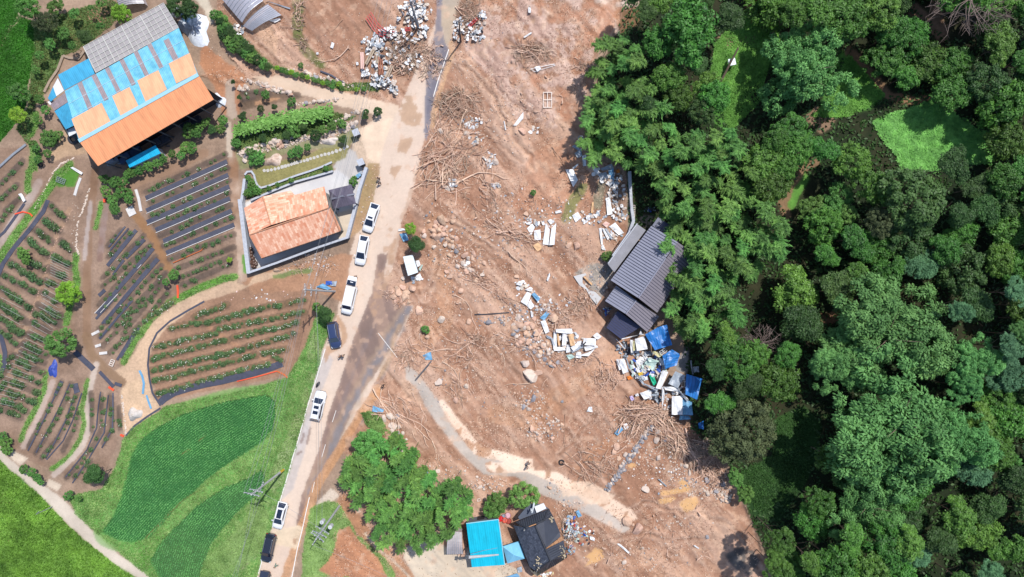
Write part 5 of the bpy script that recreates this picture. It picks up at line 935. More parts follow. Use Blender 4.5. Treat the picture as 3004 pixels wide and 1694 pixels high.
def dark_house():
    rt = empty('dark_tiled_house', (*W('H3', 1380, 850, 0).xy, 0), 'damaged house with dark charcoal tile roof, timbers showing through a torn gap', 'house')
    m1 = M('charcoal_tiles', (60, 66, 80), .55, .12, 2, .6, pat='tiles', pu=.34, pv=.3, col2=(82, 88, 104)); rb = M('charcoal_ribs', (66, 70, 82), .5, .1, 1); rd = M('charcoal_seam', (50, 54, 64), .5, .1)
    ZR, ZE = 5.2, 3.4; w = lambda x, y, z: W('H3', x, y, z)
    def f(nm, pts, mat, rib=None, th=.14):
        mb = MB(); mb.slab(pts, th, pts[1]-pts[0]); o = part(mb, nm, mat, rt)
        if rib: mb = MB(); ribs(mb, pts, .36, .12, .07, rib); part(mb, 'roll_tiles', rd, rt, o)
    R1_, R2_ = w(1320, 590, ZR), w(1572, 1175, ZR)
    f('west_roof_slope', [w(952, 585, ZE), w(1225, 1285, ZE), w(1335, 1355, ZE), R2_, R1_, w(1165, 625, ZR-.5)], m1)
    f('upper_east_slope', [R1_, w(1500, 960, ZR-.05), w(1740, 770, ZE+.2), w(1725, 690, ZE), w(1640, 480, ZE), w(1460, 505, ZR-.3)], rb, w(1740, 770, ZE)-w(1420, 880, ZR))
    f('lower_east_slope', [w(1505, 985, ZR-.05), R2_, w(1830, 1040, ZE), w(1790, 835, ZE)], rb, w(1830, 1040, ZE)-R2_)
    f('south_hip_slope', [R2_-Vector((0, 0, .05)), w(1335, 1360, ZE), w(1640, 1260, ZE-.1), w(1835, 1060, ZE-.1)], rb, w(1500, 1330, ZE)-R2_)
    f('north_hip_slope', [w(1000, 530, ZE), w(1165, 620, ZR-.4), w(1460, 500, ZR-.3), w(1545, 305, ZE)], rb, w(1300, 400, ZE)-w(1330, 560, ZR))
    f('north_east_slope', [w(1548, 305, ZE), w(1462, 500, ZR-.3), w(1640, 478, ZE)], rb, w(1600, 400, ZE)-w(1480, 490, ZR))
    mb = MB()
    for a, b in ((R1_, R2_), (w(1000, 525, ZE), w(1165, 618, ZR-.35)), (w(1165, 618, ZR-.35), w(1460, 500, ZR-.25)), (w(1545, 308, ZE), w(1460, 500, ZR-.25)), (R2_, w(1330, 1345, ZE))): mb.tube([a+Vector((0, 0, .1)), b+Vector((0, 0, .1))], .14, 6)
    part(mb, 'ridge_tiles', rd, rt)
    mb = MB(); mb.slab([w(1500, 965, ZR-.5), w(1510, 990, ZR-.5), w(1800, 840, ZE-.1), w(1760, 765, ZE-.1)], .06); part(mb, 'exposed_boards', wood, rt)
    mb = MB()
    for t in (.25, .5, .75): a, b = w(1505, 965, ZR-.4).lerp(w(1760, 770, ZE), t), w(1510, 990, ZR-.4).lerp(w(1800, 840, ZE), t); mb.tube([a, b], .06, 4)
    mb.tube([w(1170, 620, ZR-.3), w(1240, 592, ZR-.1), w(1330, 560, ZR)], .09, 4); part(mb, 'timber', M('raw_timber', (196, 146, 104), .8, .15), rt)
    mb = MB(); mb.slab([w(1030, 440, 3.0), w(1050, 490, 3.0), w(1540, 300, 3.0), w(1430, 230, 3.0), w(1220, 215, 3.0)], .2); part(mb, 'flat_annexe_roof', M('slate_deck', (84, 92, 108), .7, .1), rt)
    fp = [w(1000, 640, 0), w(1240, 1240, 0), w(1340, 1310, 0), w(1780, 1040, 0), w(1600, 510, 0), w(1500, 350, 0), w(1080, 500, 0)]; mb = MB()
    for i in range(len(fp)): a, b = fp[i], fp[(i+1) % len(fp)]; mb.face([a, b, b+Vector((0, 0, 3.0)), a+Vector((0, 0, 3.0))])
    part(mb, 'wall', M('house_wall', (150, 146, 140)), rt); mb = MB(); opening(mb, fp[0], fp[1], .2, .35, .9, 2.1); opening(mb, fp[0], fp[1], .6, .75, .9, 2.1); part(mb, 'window', glass, rt)
    mb = MB()
    for i in range(60): x, y = random.uniform(1650, 1830), random.uniform(930, 1130); p = w(x, y, ZE+.28+(1830-x)*.002); mb.box(p, random.uniform(.1, .3), .08, .08, random.random()*3, .3)
    for i in range(16): x, y = random.gauss(1360, 25), random.gauss(1200, 40); p = w(x, y, ZE+.5+(x-1240)*.0045); mb.box(p, random.uniform(.15, .4), .1, .08, random.random()*3)
    for i in range(12): x, y = random.gauss(1575, 18), random.gauss(475, 18); mb.box(w(x, y, ZE+.75), .3, .1, .08, random.random()*3)
    part(mb, 'broken_tile_bits', M('tile_bits', (206, 190, 160), .8, .2), rt)
    mb = MB(); p = w(1132, 648, ZE+1.3); mb.tube([p, p+Vector((0, 0, .5))], .12, 8); part(mb, 'vent_pipe', M('vent_grey', (150, 150, 150)), rt)
dark_house()
mb = MB(); mb.slab([W('H3', 1300, 270, 3.45), W('H3', 1340, 372, 3.45), W('H3', 1502, 298, 3.45), W('H3', 1458, 212, 3.45)], .25); solo(mb, 'roof_panel', white, W('H3', 1400, 290, 3.1), 'white flat panel lying on the annexe roof of the dark tiled house', 'panel')
mb = MB(); a = W('H3', 1310, 130, 3.1); mb.tube([a, W('H3', 1285, 270, 4.0), W('H3', 1262, 370, 5.2)], [.17, .15, .12], 8); mb.tube([W('H3', 1245, 300, 4.6), W('H3', 1250, 345, 4.8)], .08, 6); solo(mb, 'flue_pipe', M('pale_pipe', (214, 220, 226), .4, .05), a, 'slanting white flue pipe on the annexe of the dark tiled house', 'pipe')
mb = MB(); mb.tube([W('H3', 1335, 1365, 3.6), W('H3', 1420, 1235, 4.3), W('H3', 1497, 1165, 4.9)], .05, 5); solo(mb, 'bent_pipe', steel, W('H3', 1335, 1365, 3.6), 'thin bent metal pipe across the lower end of the dark tiled roof', 'pipe')
def polyhut(fr, P, z, label, film, name='greenhouse', rise=.9):
    pts = [W(fr, x, y, z) for x, y in P]; c = sum(pts, Vector((0, 0, 0)))/4; rt = empty(name, (c.x, c.y, 0), label, 'greenhouse'); mb = MB(); fr_ = MB(); n_ = 8; g = []
    for i in range(9):
        a, b = pts[0].lerp(pts[1], i/8), pts[3].lerp(pts[2], i/8); g.append([a.lerp(b, j/n_)+Vector((0, 0, rise*math.sin(math.pi*j/n_))) for j in range(n_+1)]); fr_.tube([p+Vector((0, 0, .03)) for p in g[-1]], .045, 4)
    for i in range(8):
        for j in range(n_): mb.face([g[i][j], g[i+1][j], g[i+1][j+1], g[i][j+1]])
    for e in (0, n_):
        for i in range(8): a, b = g[i][e], g[i+1][e]; mb.face([a, b, Vector((b.x, b.y, .1)), Vector((a.x, a.y, .1))])
    part(mb, 'plastic_cover', film, rt, smooth=True); part(fr_, 'hoops', steel, rt)
film = M('clear_film', (190, 194, 210), .18, .1, .7, spec=.8, alpha=.72); film2 = M('dusty_film', (196, 188, 192), .4, .25, .6, alpha=.85)
polyhut('E3', [(480, 1060), (595, 1070), (605, 1255), (468, 1258)], 1.9, 'dusty plastic hut left of the bright cyan roof', film2, 'plastic_hut', .6)
polyhut('A2', [(145, -10), (320, 195), (500, 8), (330, -170)], 1.2, 'larger collapsed plastic tunnel at the top edge', film, 'plastic_tunnel', .7)
polyhut('A2', [(330, 225), (405, 265), (655, 130), (540, 38)], .9, 'smaller collapsed plastic tunnel sheet beside the larger one', film, 'plastic_tunnel', .5)
polyhut('A1', [(975, -60), (1020, 70), (1230, 30), (1190, -80)], 1.2, 'white plastic tunnel cut off by the top edge above the barn', film2, 'plastic_tunnel', .6)
def blob(name, fr, x, y, z, rx, ry, h, mat, label, cat, rz=0, seed=1, group=None, amp=.3):
    """crumpled heap: a dome with folds"""
    p = WG(fr, x, y) if z is None else W(fr, x, y, z); r_ = np.random.default_rng(seed); V = []; F = []; n, m = 22, 9
    ph = r_.random(6)*6
    for j in range(m+1):
        t = j/m
        for i in range(n):
            a = 2*math.pi*i/n; rr = t*(1+.18*math.sin(3*a+ph[0])+.1*math.sin(5*a+ph[1])); zz = h*(1-t**2)*(1+amp*math.sin(4*a+ph[2])*t+amp*math.sin(7*a+9*t+ph[3])) + r_.normal()*h*.07*(1-t)
            V.append((rr*rx*math.cos(a), rr*ry*math.sin(a), zz-.04))
    F = [[j*n+i, (j+1)*n+i, (j+1)*n+(i+1) % n, j*n+(i+1) % n] for j in range(m) for i in range(n)]
    o = link(bpy.data.objects.new(name, npmesh(name, V, F, mat))); o.location = p; o.rotation_euler = (0, 0, rz); return tag(o, label, cat, group)
tarpw = M('white_tarp', (222, 230, 244), .3, .2, 1.2, .5, col2=(232, 238, 248)); tarpb = M('pale_blue_tarp', (160, 200, 236), .35, .2, 1.5, .5)
blob('tarpaulin', 'A1', 1670, 250, None, 2.3, 3.0, .9, tarpw, 'crumpled white tarpaulin beside the top right corner of the barn', 'tarpaulin', .5, 3)
blob('tarpaulin', 'A1', 1600, 160, None, 1.0, 1.9, .9, tarpb, 'pale blue crumpled tarpaulin on the edge of the white one by the barn', 'tarpaulin', .2, 4); blob('tarpaulin', 'A1', 1500, 110, None, 1.3, .9, .5, tarpw, 'small scrap of white tarpaulin above the barn corner', 'tarpaulin', .4, 5)
blob('tarpaulin', 'A2', 130, 860, None, .9, 1.3, .7, tarpw, 'white covered pile at the right corner of the barn roof', 'tarpaulin', .6, 6)
blob('tarpaulin', 'C1', 455, 680, None, .8, 1.5, .5, M('royal_blue_tarp', (62, 86, 176), .5, .2, 2, .5), 'dark blue tarpaulin lying beside the garden tree', 'tarpaulin', -.15, 7)
blob('boulder', 'C1', 1150, 1062, None, 1.25, 1.05, 1.1, M('pale_boulder', (214, 206, 200), .85, .15, 1.5, .5), 'big pale boulder on the dirt beside the rice field', 'boulder', .2, 8, amp=.06)
blob('boulder', 'B2', 585, 62, None, 1.75, .95, .9, M('tan_boulder', (196, 160, 136), .85, .25, 1.2, .5, col2=(224, 204, 190)), 'long tan boulder at the left end of the lawn', 'boulder', .3, 9, amp=.06)
blob('boulder', 'A2', 1065, 1205, None, 1.6, .65, .8, M('white_rock', (226, 214, 206), .85, .15, 1.5, .5), 'long whitish boulder at the top edge of the lawn', 'boulder', .15, 10, amp=.06)
# --- white roofed shed at the roadside
shed('roadside_shed', 'K5', [(222, 785), (325, 1175), (530, 1105), (420, 750)], (2.9, 2.9, 2.7, 2.7), M('white_roof', (226, 236, 242), .45, .04, 1, .3, pat='ribs', pu=.5, pv=.08), 'small white-roofed shed on the right edge of the road', 'shed', M('grey_wall', (120, 120, 126)))
# ============================================================ cars
tyre = M('tyre', (46, 46, 50), .85, .1); rim_m = M('rim', (176, 180, 186), .3, .05, metal=.8); cglass = M('car_glass', (34, 44, 66), .08, .1, .4, spec=.9, coat=.5); lamp = M('headlamp_lens', (226, 232, 240), .15, .05, coat=.5); tail = M('tail_lens', (150, 30, 28), .3, .05, coat=.5); trim = M('black_trim', (40, 40, 44), .5, .05)
PAINTM = {'white': M('white_paint', (244, 245, 248), .3, .01, .5, coat=.6), 'black': M('black_paint', (40, 44, 58), .2, .05, .5, coat=1, spec=.7), 'navy': M('navy_paint', (52, 66, 104), .18, .05, .5, coat=1, spec=.7)}
def car(fr, x1, y1, x2, y2, L, Wd, kind, col, label, name='parked_car', sun=0, roof=None):
    """x1,y1: middle of the rear end seen in the photo, x2,y2: middle of the nose"""
    a, b = W(fr, x1, y1, .7), W(fr, x2, y2, .7); c = (a+b)/2; zg = gz(c.x, c.y); rt = empty(name, (c.x, c.y, zg), label, 'car' if kind != 'van' else 'van', rz=math.atan2(b.y-a.y, b.x-a.x)); pm = PAINTM[col]; h = L/2
    P = dict(sedan=(1.45, (-.52, -.33, .07, .29), .92, .98), suv=(1.68, (-.49, -.41, .10, .27), 1.02, 1.02), van=(1.92, (-.495, -.46, .20, .33), 1.15, 1.15))[kind]; zr, (g0, g1, g2, g3), zh, zd = P
    # body shell lofted nose to tail
    st = [-1, -.985, -.94, -.84, -.6, -.3, 0, .3, .56, .8, .92, .975, 1]; sec = []
    for t in st:
        at_ = abs(t); w = Wd/2*(1-.42*max(0, (at_-.72)/.28)**2.6); f = t*.5
        zt = zd if f < g0+.08 else zh
        if f > g3: zt = zh-.26*((f-g3)/(.5-g3))**1.6
        if f < g0+.03: zt = zd-.10
        if at_ > .97: zt -= .12
        zb = .24+.1*max(0, (at_-.85)/.15)
        sec.append([(t*h, y*w, z) for y, z in ((-.90, zb), (-1, zb+.18), (-1, zt-.30), (-.955, zt-.10), (-.80, zt-.01), (-.4, zt+.025), (0, zt+.035), (.4, zt+.025), (.80, zt-.01), (.955, zt-.10), (1, zt-.30), (1, zb+.18), (.90, zb))])
    V = [p for s in sec for p in s]; k = 13; F = [[i*k+j, (i+1)*k+j, (i+1)*k+j+1, i*k+j+1] for i in range(len(st)-1) for j in range(k-1)]
    mb = MB()
    for f_ in F: mb.face([V[i] for i in f_])
    mb.face(sec[0]); mb.face(sec[-1][::-1]); mb.face([sec[0][0], sec[0][-1], sec[-1][-1], sec[-1][0]])
    body = mb.build('body', pm, rt, smooth=False, weld=True)
    for p in body.data.polygons: p.use_smooth = abs(p.normal.x) < .9
    # cabin: pillars in body colour with glass panes set proud of them
    wl, wt = Wd*.44, Wd*(.35 if kind != 'van' else .41); zl = max(zh, zd)-.03
    B = [(g0*L, wl), (g3*L, wl)]; T_ = [(g1*L, wt), (g2*L, wt)]
    lo = [Vector((B[0][0], -wl, zl)), Vector((B[1][0], -wl, zl)), Vector((B[1][0], wl, zl)), Vector((B[0][0], wl, zl))]; hi = [Vector((T_[0][0], -wt, zr-.06)), Vector((T_[1][0], -wt, zr-.06)), Vector((T_[1][0], wt, zr-.06)), Vector((T_[0][0], wt, zr-.06))]
    mb = MB()
    for i in range(4): j = (i+1) % 4; mb.face([lo[i], lo[j], hi[j], hi[i]])
    mb.build('cabin_frame', pm, rt)
    def pane(i, j, nm, u0, u1, v0, v1, mat=cglass, out=.02, par=None):
        a_, b_, c_, d_ = lo[i], lo[j], hi[j], hi[i]; n = (b_-a_).cross(d_-a_).normalized(); q = lambda u, v: a_.lerp(b_, u).lerp(d_.lerp(c_, u), v)+n*out; mb = MB(); mb.face([q(u0, v0), q(u1, v0), q(u1, v1), q(u0, v1)]); return mb.build(nm, mat, rt)
    pane(1, 2, 'windshield', .06, .94, .06, .97); pane(3, 0, 'rear_window', .1, .9, .12, .94); pane(0, 1, 'side_window', .10 if kind != 'sedan' else .16, .86, .12, .9); pane(2, 3, 'side_window', .14, .90 if kind != 'sedan' else .84, .12, .9)
    mb = MB(); n1_ = 8; rows_ = []
    for i in range(n1_+1):
        t = i/n1_; x = T_[0][0]+(T_[1][0]-T_[0][0])*t; e = .05*math.sin(math.pi*t)**.5; rows_.append([Vector((x, y*wt, zr-.06+e*(1-abs(y)**3)+.012)) for y in (-1.02, -.8, -.4, 0, .4, .8, 1.02)])
    for i in range(n1_):
        for j in range(6): mb.face([rows_[i][j], rows_[i+1][j], rows_[i+1][j+1], rows_[i][j+1]])
    mb.face([r[0] for r in rows_][::-1]); mb.face([r[-1] for r in rows_]); mb.build('roof', roof or pm, rt, smooth=True, weld=True)
    xr = lambda t: T_[0][0]+(T_[1][0]-T_[0][0])*t
    for t0, t1 in {0: (), 1: ((.72, .88),), 2: ((.30, .52), (.66, .86)), 3: ((.12, .93),)}[sun]: mb = MB(); mb.slab([(xr(t0), -wt*.62, zr+.022), (xr(t1), -wt*.62, zr+.022), (xr(t1), wt*.62, zr+.022), (xr(t0), wt*.62, zr+.022)], .03); mb.build('sunroof', cglass, rt)
    if kind == 'suv':
        for s in (-1, 1): mb = MB(); mb.tube([(xr(.04), s*wt*.9, zr), (xr(.1), s*wt*.9, zr+.06), (xr(.85), s*wt*.9, zr+.06), (xr(.93), s*wt*.9, zr)], .022, 5); mb.build('roof_rail', steel, rt)
    for s in (-1, 1):
        mb = MB(); mb.box((g3*L-.45, s*(Wd/2+.07), zl+.1), .14, .2, .13, s*.15); mb.box((g3*L-.42, s*(Wd/2-.06), zl+.04), .08, .14, .05); mb.build('mirror', pm, rt)
        mb = MB(); mb.box((h-.28, s*Wd*.345, zh-.29), .34, .3, .14, -s*.45, 0, .25); mb.build('headlight', lamp, rt)
        mb = MB(); mb.box((-h+.10, s*Wd*.36, zd-.26), .14, .34, .16, s*.3); mb.build('tail_light', tail, rt)
        for fx in (.31, -.305):
            mb = MB(); mb.tube([(fx*L, s*(Wd/2-.24), .33), (fx*L, s*(Wd/2-.02), .33)], .33, 18); wh = mb.build('wheel', tyre, rt); mb = MB(); mb.tube([(fx*L, s*(Wd/2-.05), .33), (fx*L, s*(Wd/2+.005), .33)], .2, 12); mb.build('rim', rim_m, wh)
    mb = MB(); mb.box((h-.02, 0, .42), .08, Wd*.62, .2); mb.build('grille', trim, rt); mb = MB(); mb.box((0, 0, .3), L*.86, Wd*.86, .2); mb.build('underbody', trim, rt)
    for s in (-1, 1): mb = MB(); mb.tube([(g3*L+.02, s*.12, zl+.04), (g3*L-.25, s*.12+.42, zl+.17)], .012, 4); mb.build('wiper', trim, rt)
    return rt
car('B2', 1458, 442, 1384, 668, 4.85, 1.86, 'sedan', 'white', 'white sedan with a small sunroof, topmost car of the line on the road', sun=1)
car('B2', 1366, 718, 1322, 945, 4.85, 1.86, 'sedan', 'white', 'white sedan with a plain roof, second car from the top of the line')
van = car('B2', 1262, 1135, 1210, 1362, 4.95, 1.88, 'van', 'white', 'long white van with its tailgate raised, below the two white sedans')
L = 4.95; mb = MB(); hx = -.47*L
mb.slab([(hx-1.05, -.78, 2.02), (hx-.15, -.80, 1.92), (hx-.15, .80, 1.92), (hx-1.05, .78, 2.02)], .05); mb.slab([(hx-1.62, -.70, 1.98), (hx-1.05, -.78, 2.02), (hx-1.05, .78, 2.02), (hx-1.62, .70, 1.98)], .06); tg = mb.build('tailgate', PAINTM['white'], van)
mb = MB(); mb.slab([(hx-.92, -.72, 2.03), (hx-.12, -.75, 1.94), (hx-.12, .75, 1.94), (hx-.92, .72, 2.03)], .02); mb.build('tailgate_glass', cglass, tg); mb = MB(); mb.slab([(hx-.72, -.2, 2.05), (hx-.58, -.2, 2.04), (hx-.58, .26, 2.04), (hx-.72, .26, 2.05)], .02); mb.build('sticker', white, tg)
car('C2', 1088, 283, 1124, 492, 4.5, 1.86, 'suv', 'navy', 'navy blue SUV with silver roof rails parked beside the dark bush')
car('C2', 942, 1115, 998, 865, 5.0, 1.95, 'suv', 'white', 'white SUV with two dark sunroof panels facing up the road', sun=2)
car('E2', 672, 818, 616, 1038, 4.6, 1.82, 'sedan', 'white', 'white sedan with a long black glass roof beside the lower field', sun=3)
car('E2', 572, 1090, 522, 1318, 4.9, 1.92, 'suv', 'black', 'black people carrier parked behind the white sedan with the black glass roof')
car('E2', 520, 1412, 480, 1630, 4.8, 1.86, 'sedan', 'black', 'dark car cut off by the bottom edge of the photo')
# ============================================================ people
skin = M('skin', (206, 160, 130), .6, .05); hair = M('dark_hair', (34, 28, 28), .8, .1)
def skinned(name, joints, edges, rads, mat, parent, lvl=1):
    me = bpy.data.meshes.new(name); me.from_pydata(joints, edges, []); o = link(bpy.data.objects.new(name, me)); o.parent = parent; me.materials.append(mat)
    sm = o.modifiers.new('skin', 'SKIN')
    for i, r in enumerate(rads): me.skin_vertices[0].data[i].radius = (r, r*.9) if not isinstance(r, tuple) else r
    me.skin_vertices[0].data[0].use_root = True; sb = o.modifiers.new('sub', 'SUBSURF'); sb.levels = lvl; sb.render_levels = lvl; return o
def person(fr, x, y, face, shirt, pants, label, armf=.25, step=.18, hat=None, zoff=0):
    p = WG(fr, x, y); p.z += zoff; rt = empty('person', p, label, 'person', rz=face); s = step
    J = [(0, 0, .95), (0, 0, 1.18), (0, .0, 1.38), (.01, 0, 1.50), (.03, 0, 1.60), (.03, 0, 1.70), (.13, 0, 1.615)]; E = [(0, 1), (1, 2), (2, 3), (3, 4), (4, 5), (4, 6)]; Rd = [(.14, .11), (.13, .10), (.16, .11), .055, .085, .08, .018]
    for sd in (-1, 1):
        k = len(J); J += [(0, .19*sd, 1.41), (-.03+armf*.3, .25*sd, 1.13), (armf, .24*sd, .90), (armf+.06, .235*sd, .83)]; E += [(2, k), (k, k+1), (k+1, k+2), (k+2, k+3)]; Rd += [.06, .045, .032, .036]
        for f_, (dy, ln) in enumerate(((-.033, .07), (-.011, .085), (.011, .08), (.033, .065))): J.append((armf+.1+ln*.4, .235*sd+dy, .80-ln*.6)); J.append((armf+.1+ln*.2, .235*sd+dy, .78-ln)); n_ = len(J); E += [(k+3, n_-2), (n_-2, n_-1)]; Rd += [.009, .008]
        J.append((armf+.1, .235*sd-.05*sd, .83)); E.append((k+2, len(J)-1)); Rd.append(.011)
        k = len(J); J += [(0, .1*sd, .90), (s*sd*.6+.02, .1*sd, .50), (s*sd, .1*sd, .09), (s*sd+.16, .11*sd, .04)]; E += [(0, k), (k, k+1), (k+1, k+2), (k+2, k+3)]; Rd += [.085, .06, .04, .04]
    skinned('body', J, E, Rd, skin, rt)
    sj = [(0, 0, 1.0), (0, 0, 1.2), (0, 0, 1.39), (0, -.2, 1.41), (-.03+armf*.3, -.255, 1.16), (0, .2, 1.41), (-.03+armf*.3, .255, 1.16), (.01, 0, 1.47)]
    skinned('shirt', sj, [(0, 1), (1, 2), (2, 3), (3, 4), (2, 5), (5, 6), (2, 7)], [(.165, .135), (.155, .125), (.185, .14), .08, .065, .08, .065, .07], shirt, rt)
    skinned('trousers', [(0, 0, .96), (0, -.1, .88), (-s*.6+.02, -.1, .5), (-s, -.1, .14), (0, .1, .88), (s*.6+.02, .1, .5), (s, .1, .14)], [(0, 1), (1, 2), (2, 3), (0, 4), (4, 5), (5, 6)], [(.15, .13), .105, .08, .065, .105, .08, .065], pants, rt)
    skinned('hat' if hat else 'hair', [(.0, 0, 1.66), (-.01, 0, 1.74)], [(0, 1)], [.105 if not hat else .17, .08], hat or hair, rt)
cloth = lambda n, c: M('cloth_'+n, c, .85, .1, 4)
person('B2', 1494, 222, 1.2, cloth('charcoal', (52, 50, 56)), cloth('black', (36, 36, 42)), 'person in dark clothes standing at the left edge of the road above the cars')
person('B2', 1500, 258, -1.4, cloth('grey', (120, 118, 122)), cloth('black', (36, 36, 42)), 'person in grey top just below the darkly dressed one at the road edge', armf=.1)
person('C2', 1168, 566, 2.6, cloth('maroon', (66, 40, 48)), cloth('charcoal', (52, 50, 56)), 'person in a maroon jacket standing on the dusty road below the navy car', armf=.35)
person('C2', 1193, 560, -2.6, cloth('grey', (120, 118, 122)), cloth('sand', (150, 130, 110)), 'person in grey beside the one in maroon on the dusty road', armf=.2)
person('C2', 1530, 815, .5, cloth('charcoal', (52, 50, 56)), cloth('black', (36, 36, 42)), 'person in black alone at the right edge of the wet road')
person('E2', 622, 1338, -1.0, cloth('teal', (70, 140, 128)), cloth('sage', (110, 150, 140)), 'person in teal clothes walking on the road near the bottom edge', step=.25)
person('E3', 1162, 470, 1.0, cloth('grey', (120, 118, 122)), cloth('black', (36, 36, 42)), 'person on the mud-stained concrete path, the upper one of two', armf=.3)
person('E3', 1152, 505, -1.2, cloth('pale', (196, 190, 186)), cloth('charcoal', (52, 50, 56)), 'person in a pale top on the concrete path, the lower one of two', step=.25)
person('B2', 1300, 1052, -1.6, cloth('sand', (226, 190, 140)), cloth('charcoal', (52, 50, 56)), 'person in a tan shirt standing behind the raised tailgate of the van', armf=.35)
mb = MB(); p = WG('C2', 970, 808); mb.tube([p+Vector((-.3, -.45, .18)), p+Vector((0, 0, .26)), p+Vector((.25, .45, .18))], [.12, .27, .12], 8); solo(mb, 'sack', M('black_sack', (44, 42, 50), .6, .1), p, 'black sack lying on the road above the white SUV', 'sack')
# ============================================================ poles and wires
polem = M('pole_concrete', (190, 192, 194), .8, .1, 2); TOPS = {}
def pole(key, fr, bx, by, tx, ty, h, arms, label, mat=None, extras=(), r=.19, yellow=False):
    b = WG(fr, bx, by); t = W(fr, tx, ty, b.z+h); rt = empty('utility_pole', b, label, 'utility pole'); mb = MB(); mb.tube([b-Vector((0, 0, .3)), b.lerp(t, .5), t], [r, r*.82, r*.6], 10); part(mb, 'shaft', mat or polem, rt, smooth=True)
    d = (t-b).normalized(); TOPS[key] = []
    for dist_, L, ang in arms:
        c = t-d*dist_; e = Vector((math.cos(ang), math.sin(ang), 0)); mb = MB(); mb.tube([c-e*L/2, c+e*L/2], .07, 5); mb.tube([c-e*L*.3+Vector((0, 0, -.02)), c-d*.8], .035, 4); mb.tube([c+e*L*.3, c-d*.8], .035, 4); ar = part(mb, 'crossarm', steel, rt); mb = MB()
        for k in (-.46, -.2, .2, .46): q = c+e*L*k; mb.tube([q, q+Vector((0, 0, .14)), q+Vector((0, 0, .34))], [.05, .09, .05], 6); TOPS[key].append(q+Vector((0, 0, .36)))
        part(mb, 'insulators', M('insulator', (216, 216, 220), .3, .05), rt, ar)
    for dist_, side, ang in extras:
        c = t-d*dist_+Vector((math.cos(ang), math.sin(ang), 0))*side; mb = MB(); mb.tube([c, c+Vector((0, 0, 1.0))], .32, 12); mb.tube([c+Vector((0, 0, 1.0)), c+Vector((0, 0, 1.25))], .07, 6); part(mb, 'transformer', M('transformer_can', (206, 208, 212), .5, .05), rt)
    if yellow: mb = MB(); mb.tube([b+d*.4, b+d*2.2], r*1.06, 10); part(mb, 'warning_band', M('yellow_band', (222, 190, 60), .6, .1), rt)
    return b, t
pole('a', 'E2', 680, 532, 398, 750, 15, ((.3, 2.4, 2.9), (2.2, 2.0, 2.9), (4.4, 1.6, 1.2), (1.4, 1.2, .4)), 'tall utility pole leaning over the lower rice field, yellow band at its foot', yellow=True)
pole('b', 'E2', 1150, 845, 950, 1130, 14, ((.4, 2.2, 1.0), (2.0, 2.4, 2.7), (3.6, 2.4, 2.6), (.9, 2.4, 2.5)), 'utility pole with two round transformers right of the lower road', extras=((6.5, .75, 2.6), (6.5, -.75, 2.6)))
pole('c', 'B2', 1112, 1180, 850, 1163, 15, ((.4, 1.8, 1.6), (3.0, 1.8, 1.6), (5.5, 1.0, 1.5)), 'utility pole seen beside the crumpled blue sheet, leaning left over the soil')
pole('d', 'A3', 440, 360, 425, 175, 8.5, ((.3, 1.4, 0),), 'dark bare pole standing at the road edge in the upper debris', M('dark_pole', (96, 84, 84), .8, .1), r=.16)
pole('e', 'A3', 78, 235, 10, 10, 10.0, ((.3, 1.8, .3), (1.6, 1.8, .3)), 'grey-blue pole rising from the white rubble at the top', M('blue_grey_pole', (140, 150, 164), .7, .1), r=.2)
pole('h', 'A3', 50, 250, -20, 60, 7.0, (), 'shorter grey-blue pole beside the other one in the white rubble', M('blue_grey_pole', (140, 150, 164)), r=.13)
b = WG('C3', 190, 785); mb = MB(); mb.tube([b-Vector((0, 0, .2)), W('C3', 335, 610, 2.2)], [.14, .11], 8); solo(mb, 'broken_pole', M('pole_stump', (120, 118, 122), .8, .1), b, 'dark broken pole leaning over the path end beside the blue scrap', 'pole')
b = W('H3', 700, 1075, 3.75); t = W('H3', 195, 1118, 6.4); rt = empty('fallen_pole', (*WG('H3', 195, 1118).xy, 0), 'tilted pale concrete pole lying across the bright cyan roof', 'utility pole'); mb = MB(); mb.tube([b, t], [.12, .26], 10); part(mb, 'shaft', polem, rt, smooth=True)
mb = MB()
for k in range(3): c = t+Vector((random.uniform(-.3, .1), random.uniform(-.4, .4), random.uniform(-.3, .2))); mb.tube([c, c+Vector((-.3, .1, .3))], .16, 7)
mb.tube([t+Vector((-.3, -.7, 0)), t+Vector((-.2, .8, .1))], .06, 5); mb.tube([t, Vector((t.x-.6, t.y-.2, .2))], .1, 6); part(mb, 'fittings', M('dark_steel', (92, 96, 104)), rt)
for i, (a, b_) in enumerate(((W('H3', 240, 1060, 5.9), W('H3', 680, 960, 3.7)), (W('H3', 230, 1160, 5.9), W('H3', 300, 1150, 3.6)))): mb = MB(); mb.tube([a, (a+b_)/2-Vector((0, 0, .2)), b_], .03, 4); part(mb, 'stay_wire', steel, rt)
wirem = M('wire', (150, 152, 158), .5, .05)
def wire(a, b, sag, label):
    mb = MB(); mb.tube([a.lerp(b, i/14)-Vector((0, 0, sag*4*(i/14)*(1-i/14))) for i in range(15)], .018, 4, False); c = Vector(a); solo(mb, 'power_line', wirem, c, label, 'power line', 'overhead power lines along the road')
Ta, Tb, Tc = TOPS['a'], TOPS['b'], TOPS['c']; up = [W('P', u, -60, 11) for u in (1120, 1135, 1150, 1165)]; dn = [W('P', u, 1800, 12) for u in (640, 655, 670)]
for i in range(4): wire(Ta[i], Tc[i], 1.0, 'power line from the rice field pole to the pole by the blue sheet')
for i in range(4): wire(Tc[i+(0 if i < 2 else 2)], up[i], 1.6, 'thin power line running up along the left of the road to the top edge')
for i in range(3): wire(Ta[i+4], dn[i], .8, 'thin power line running down across the parked cars to the bottom edge')
wire(Ta[8], Tb[8], .5, 'power line crossing the road between the two lower poles'); wire(Tb[0], W('P', 1330, 1790, 8), 1.0, 'thin power line from the transformer pole to the bottom right')
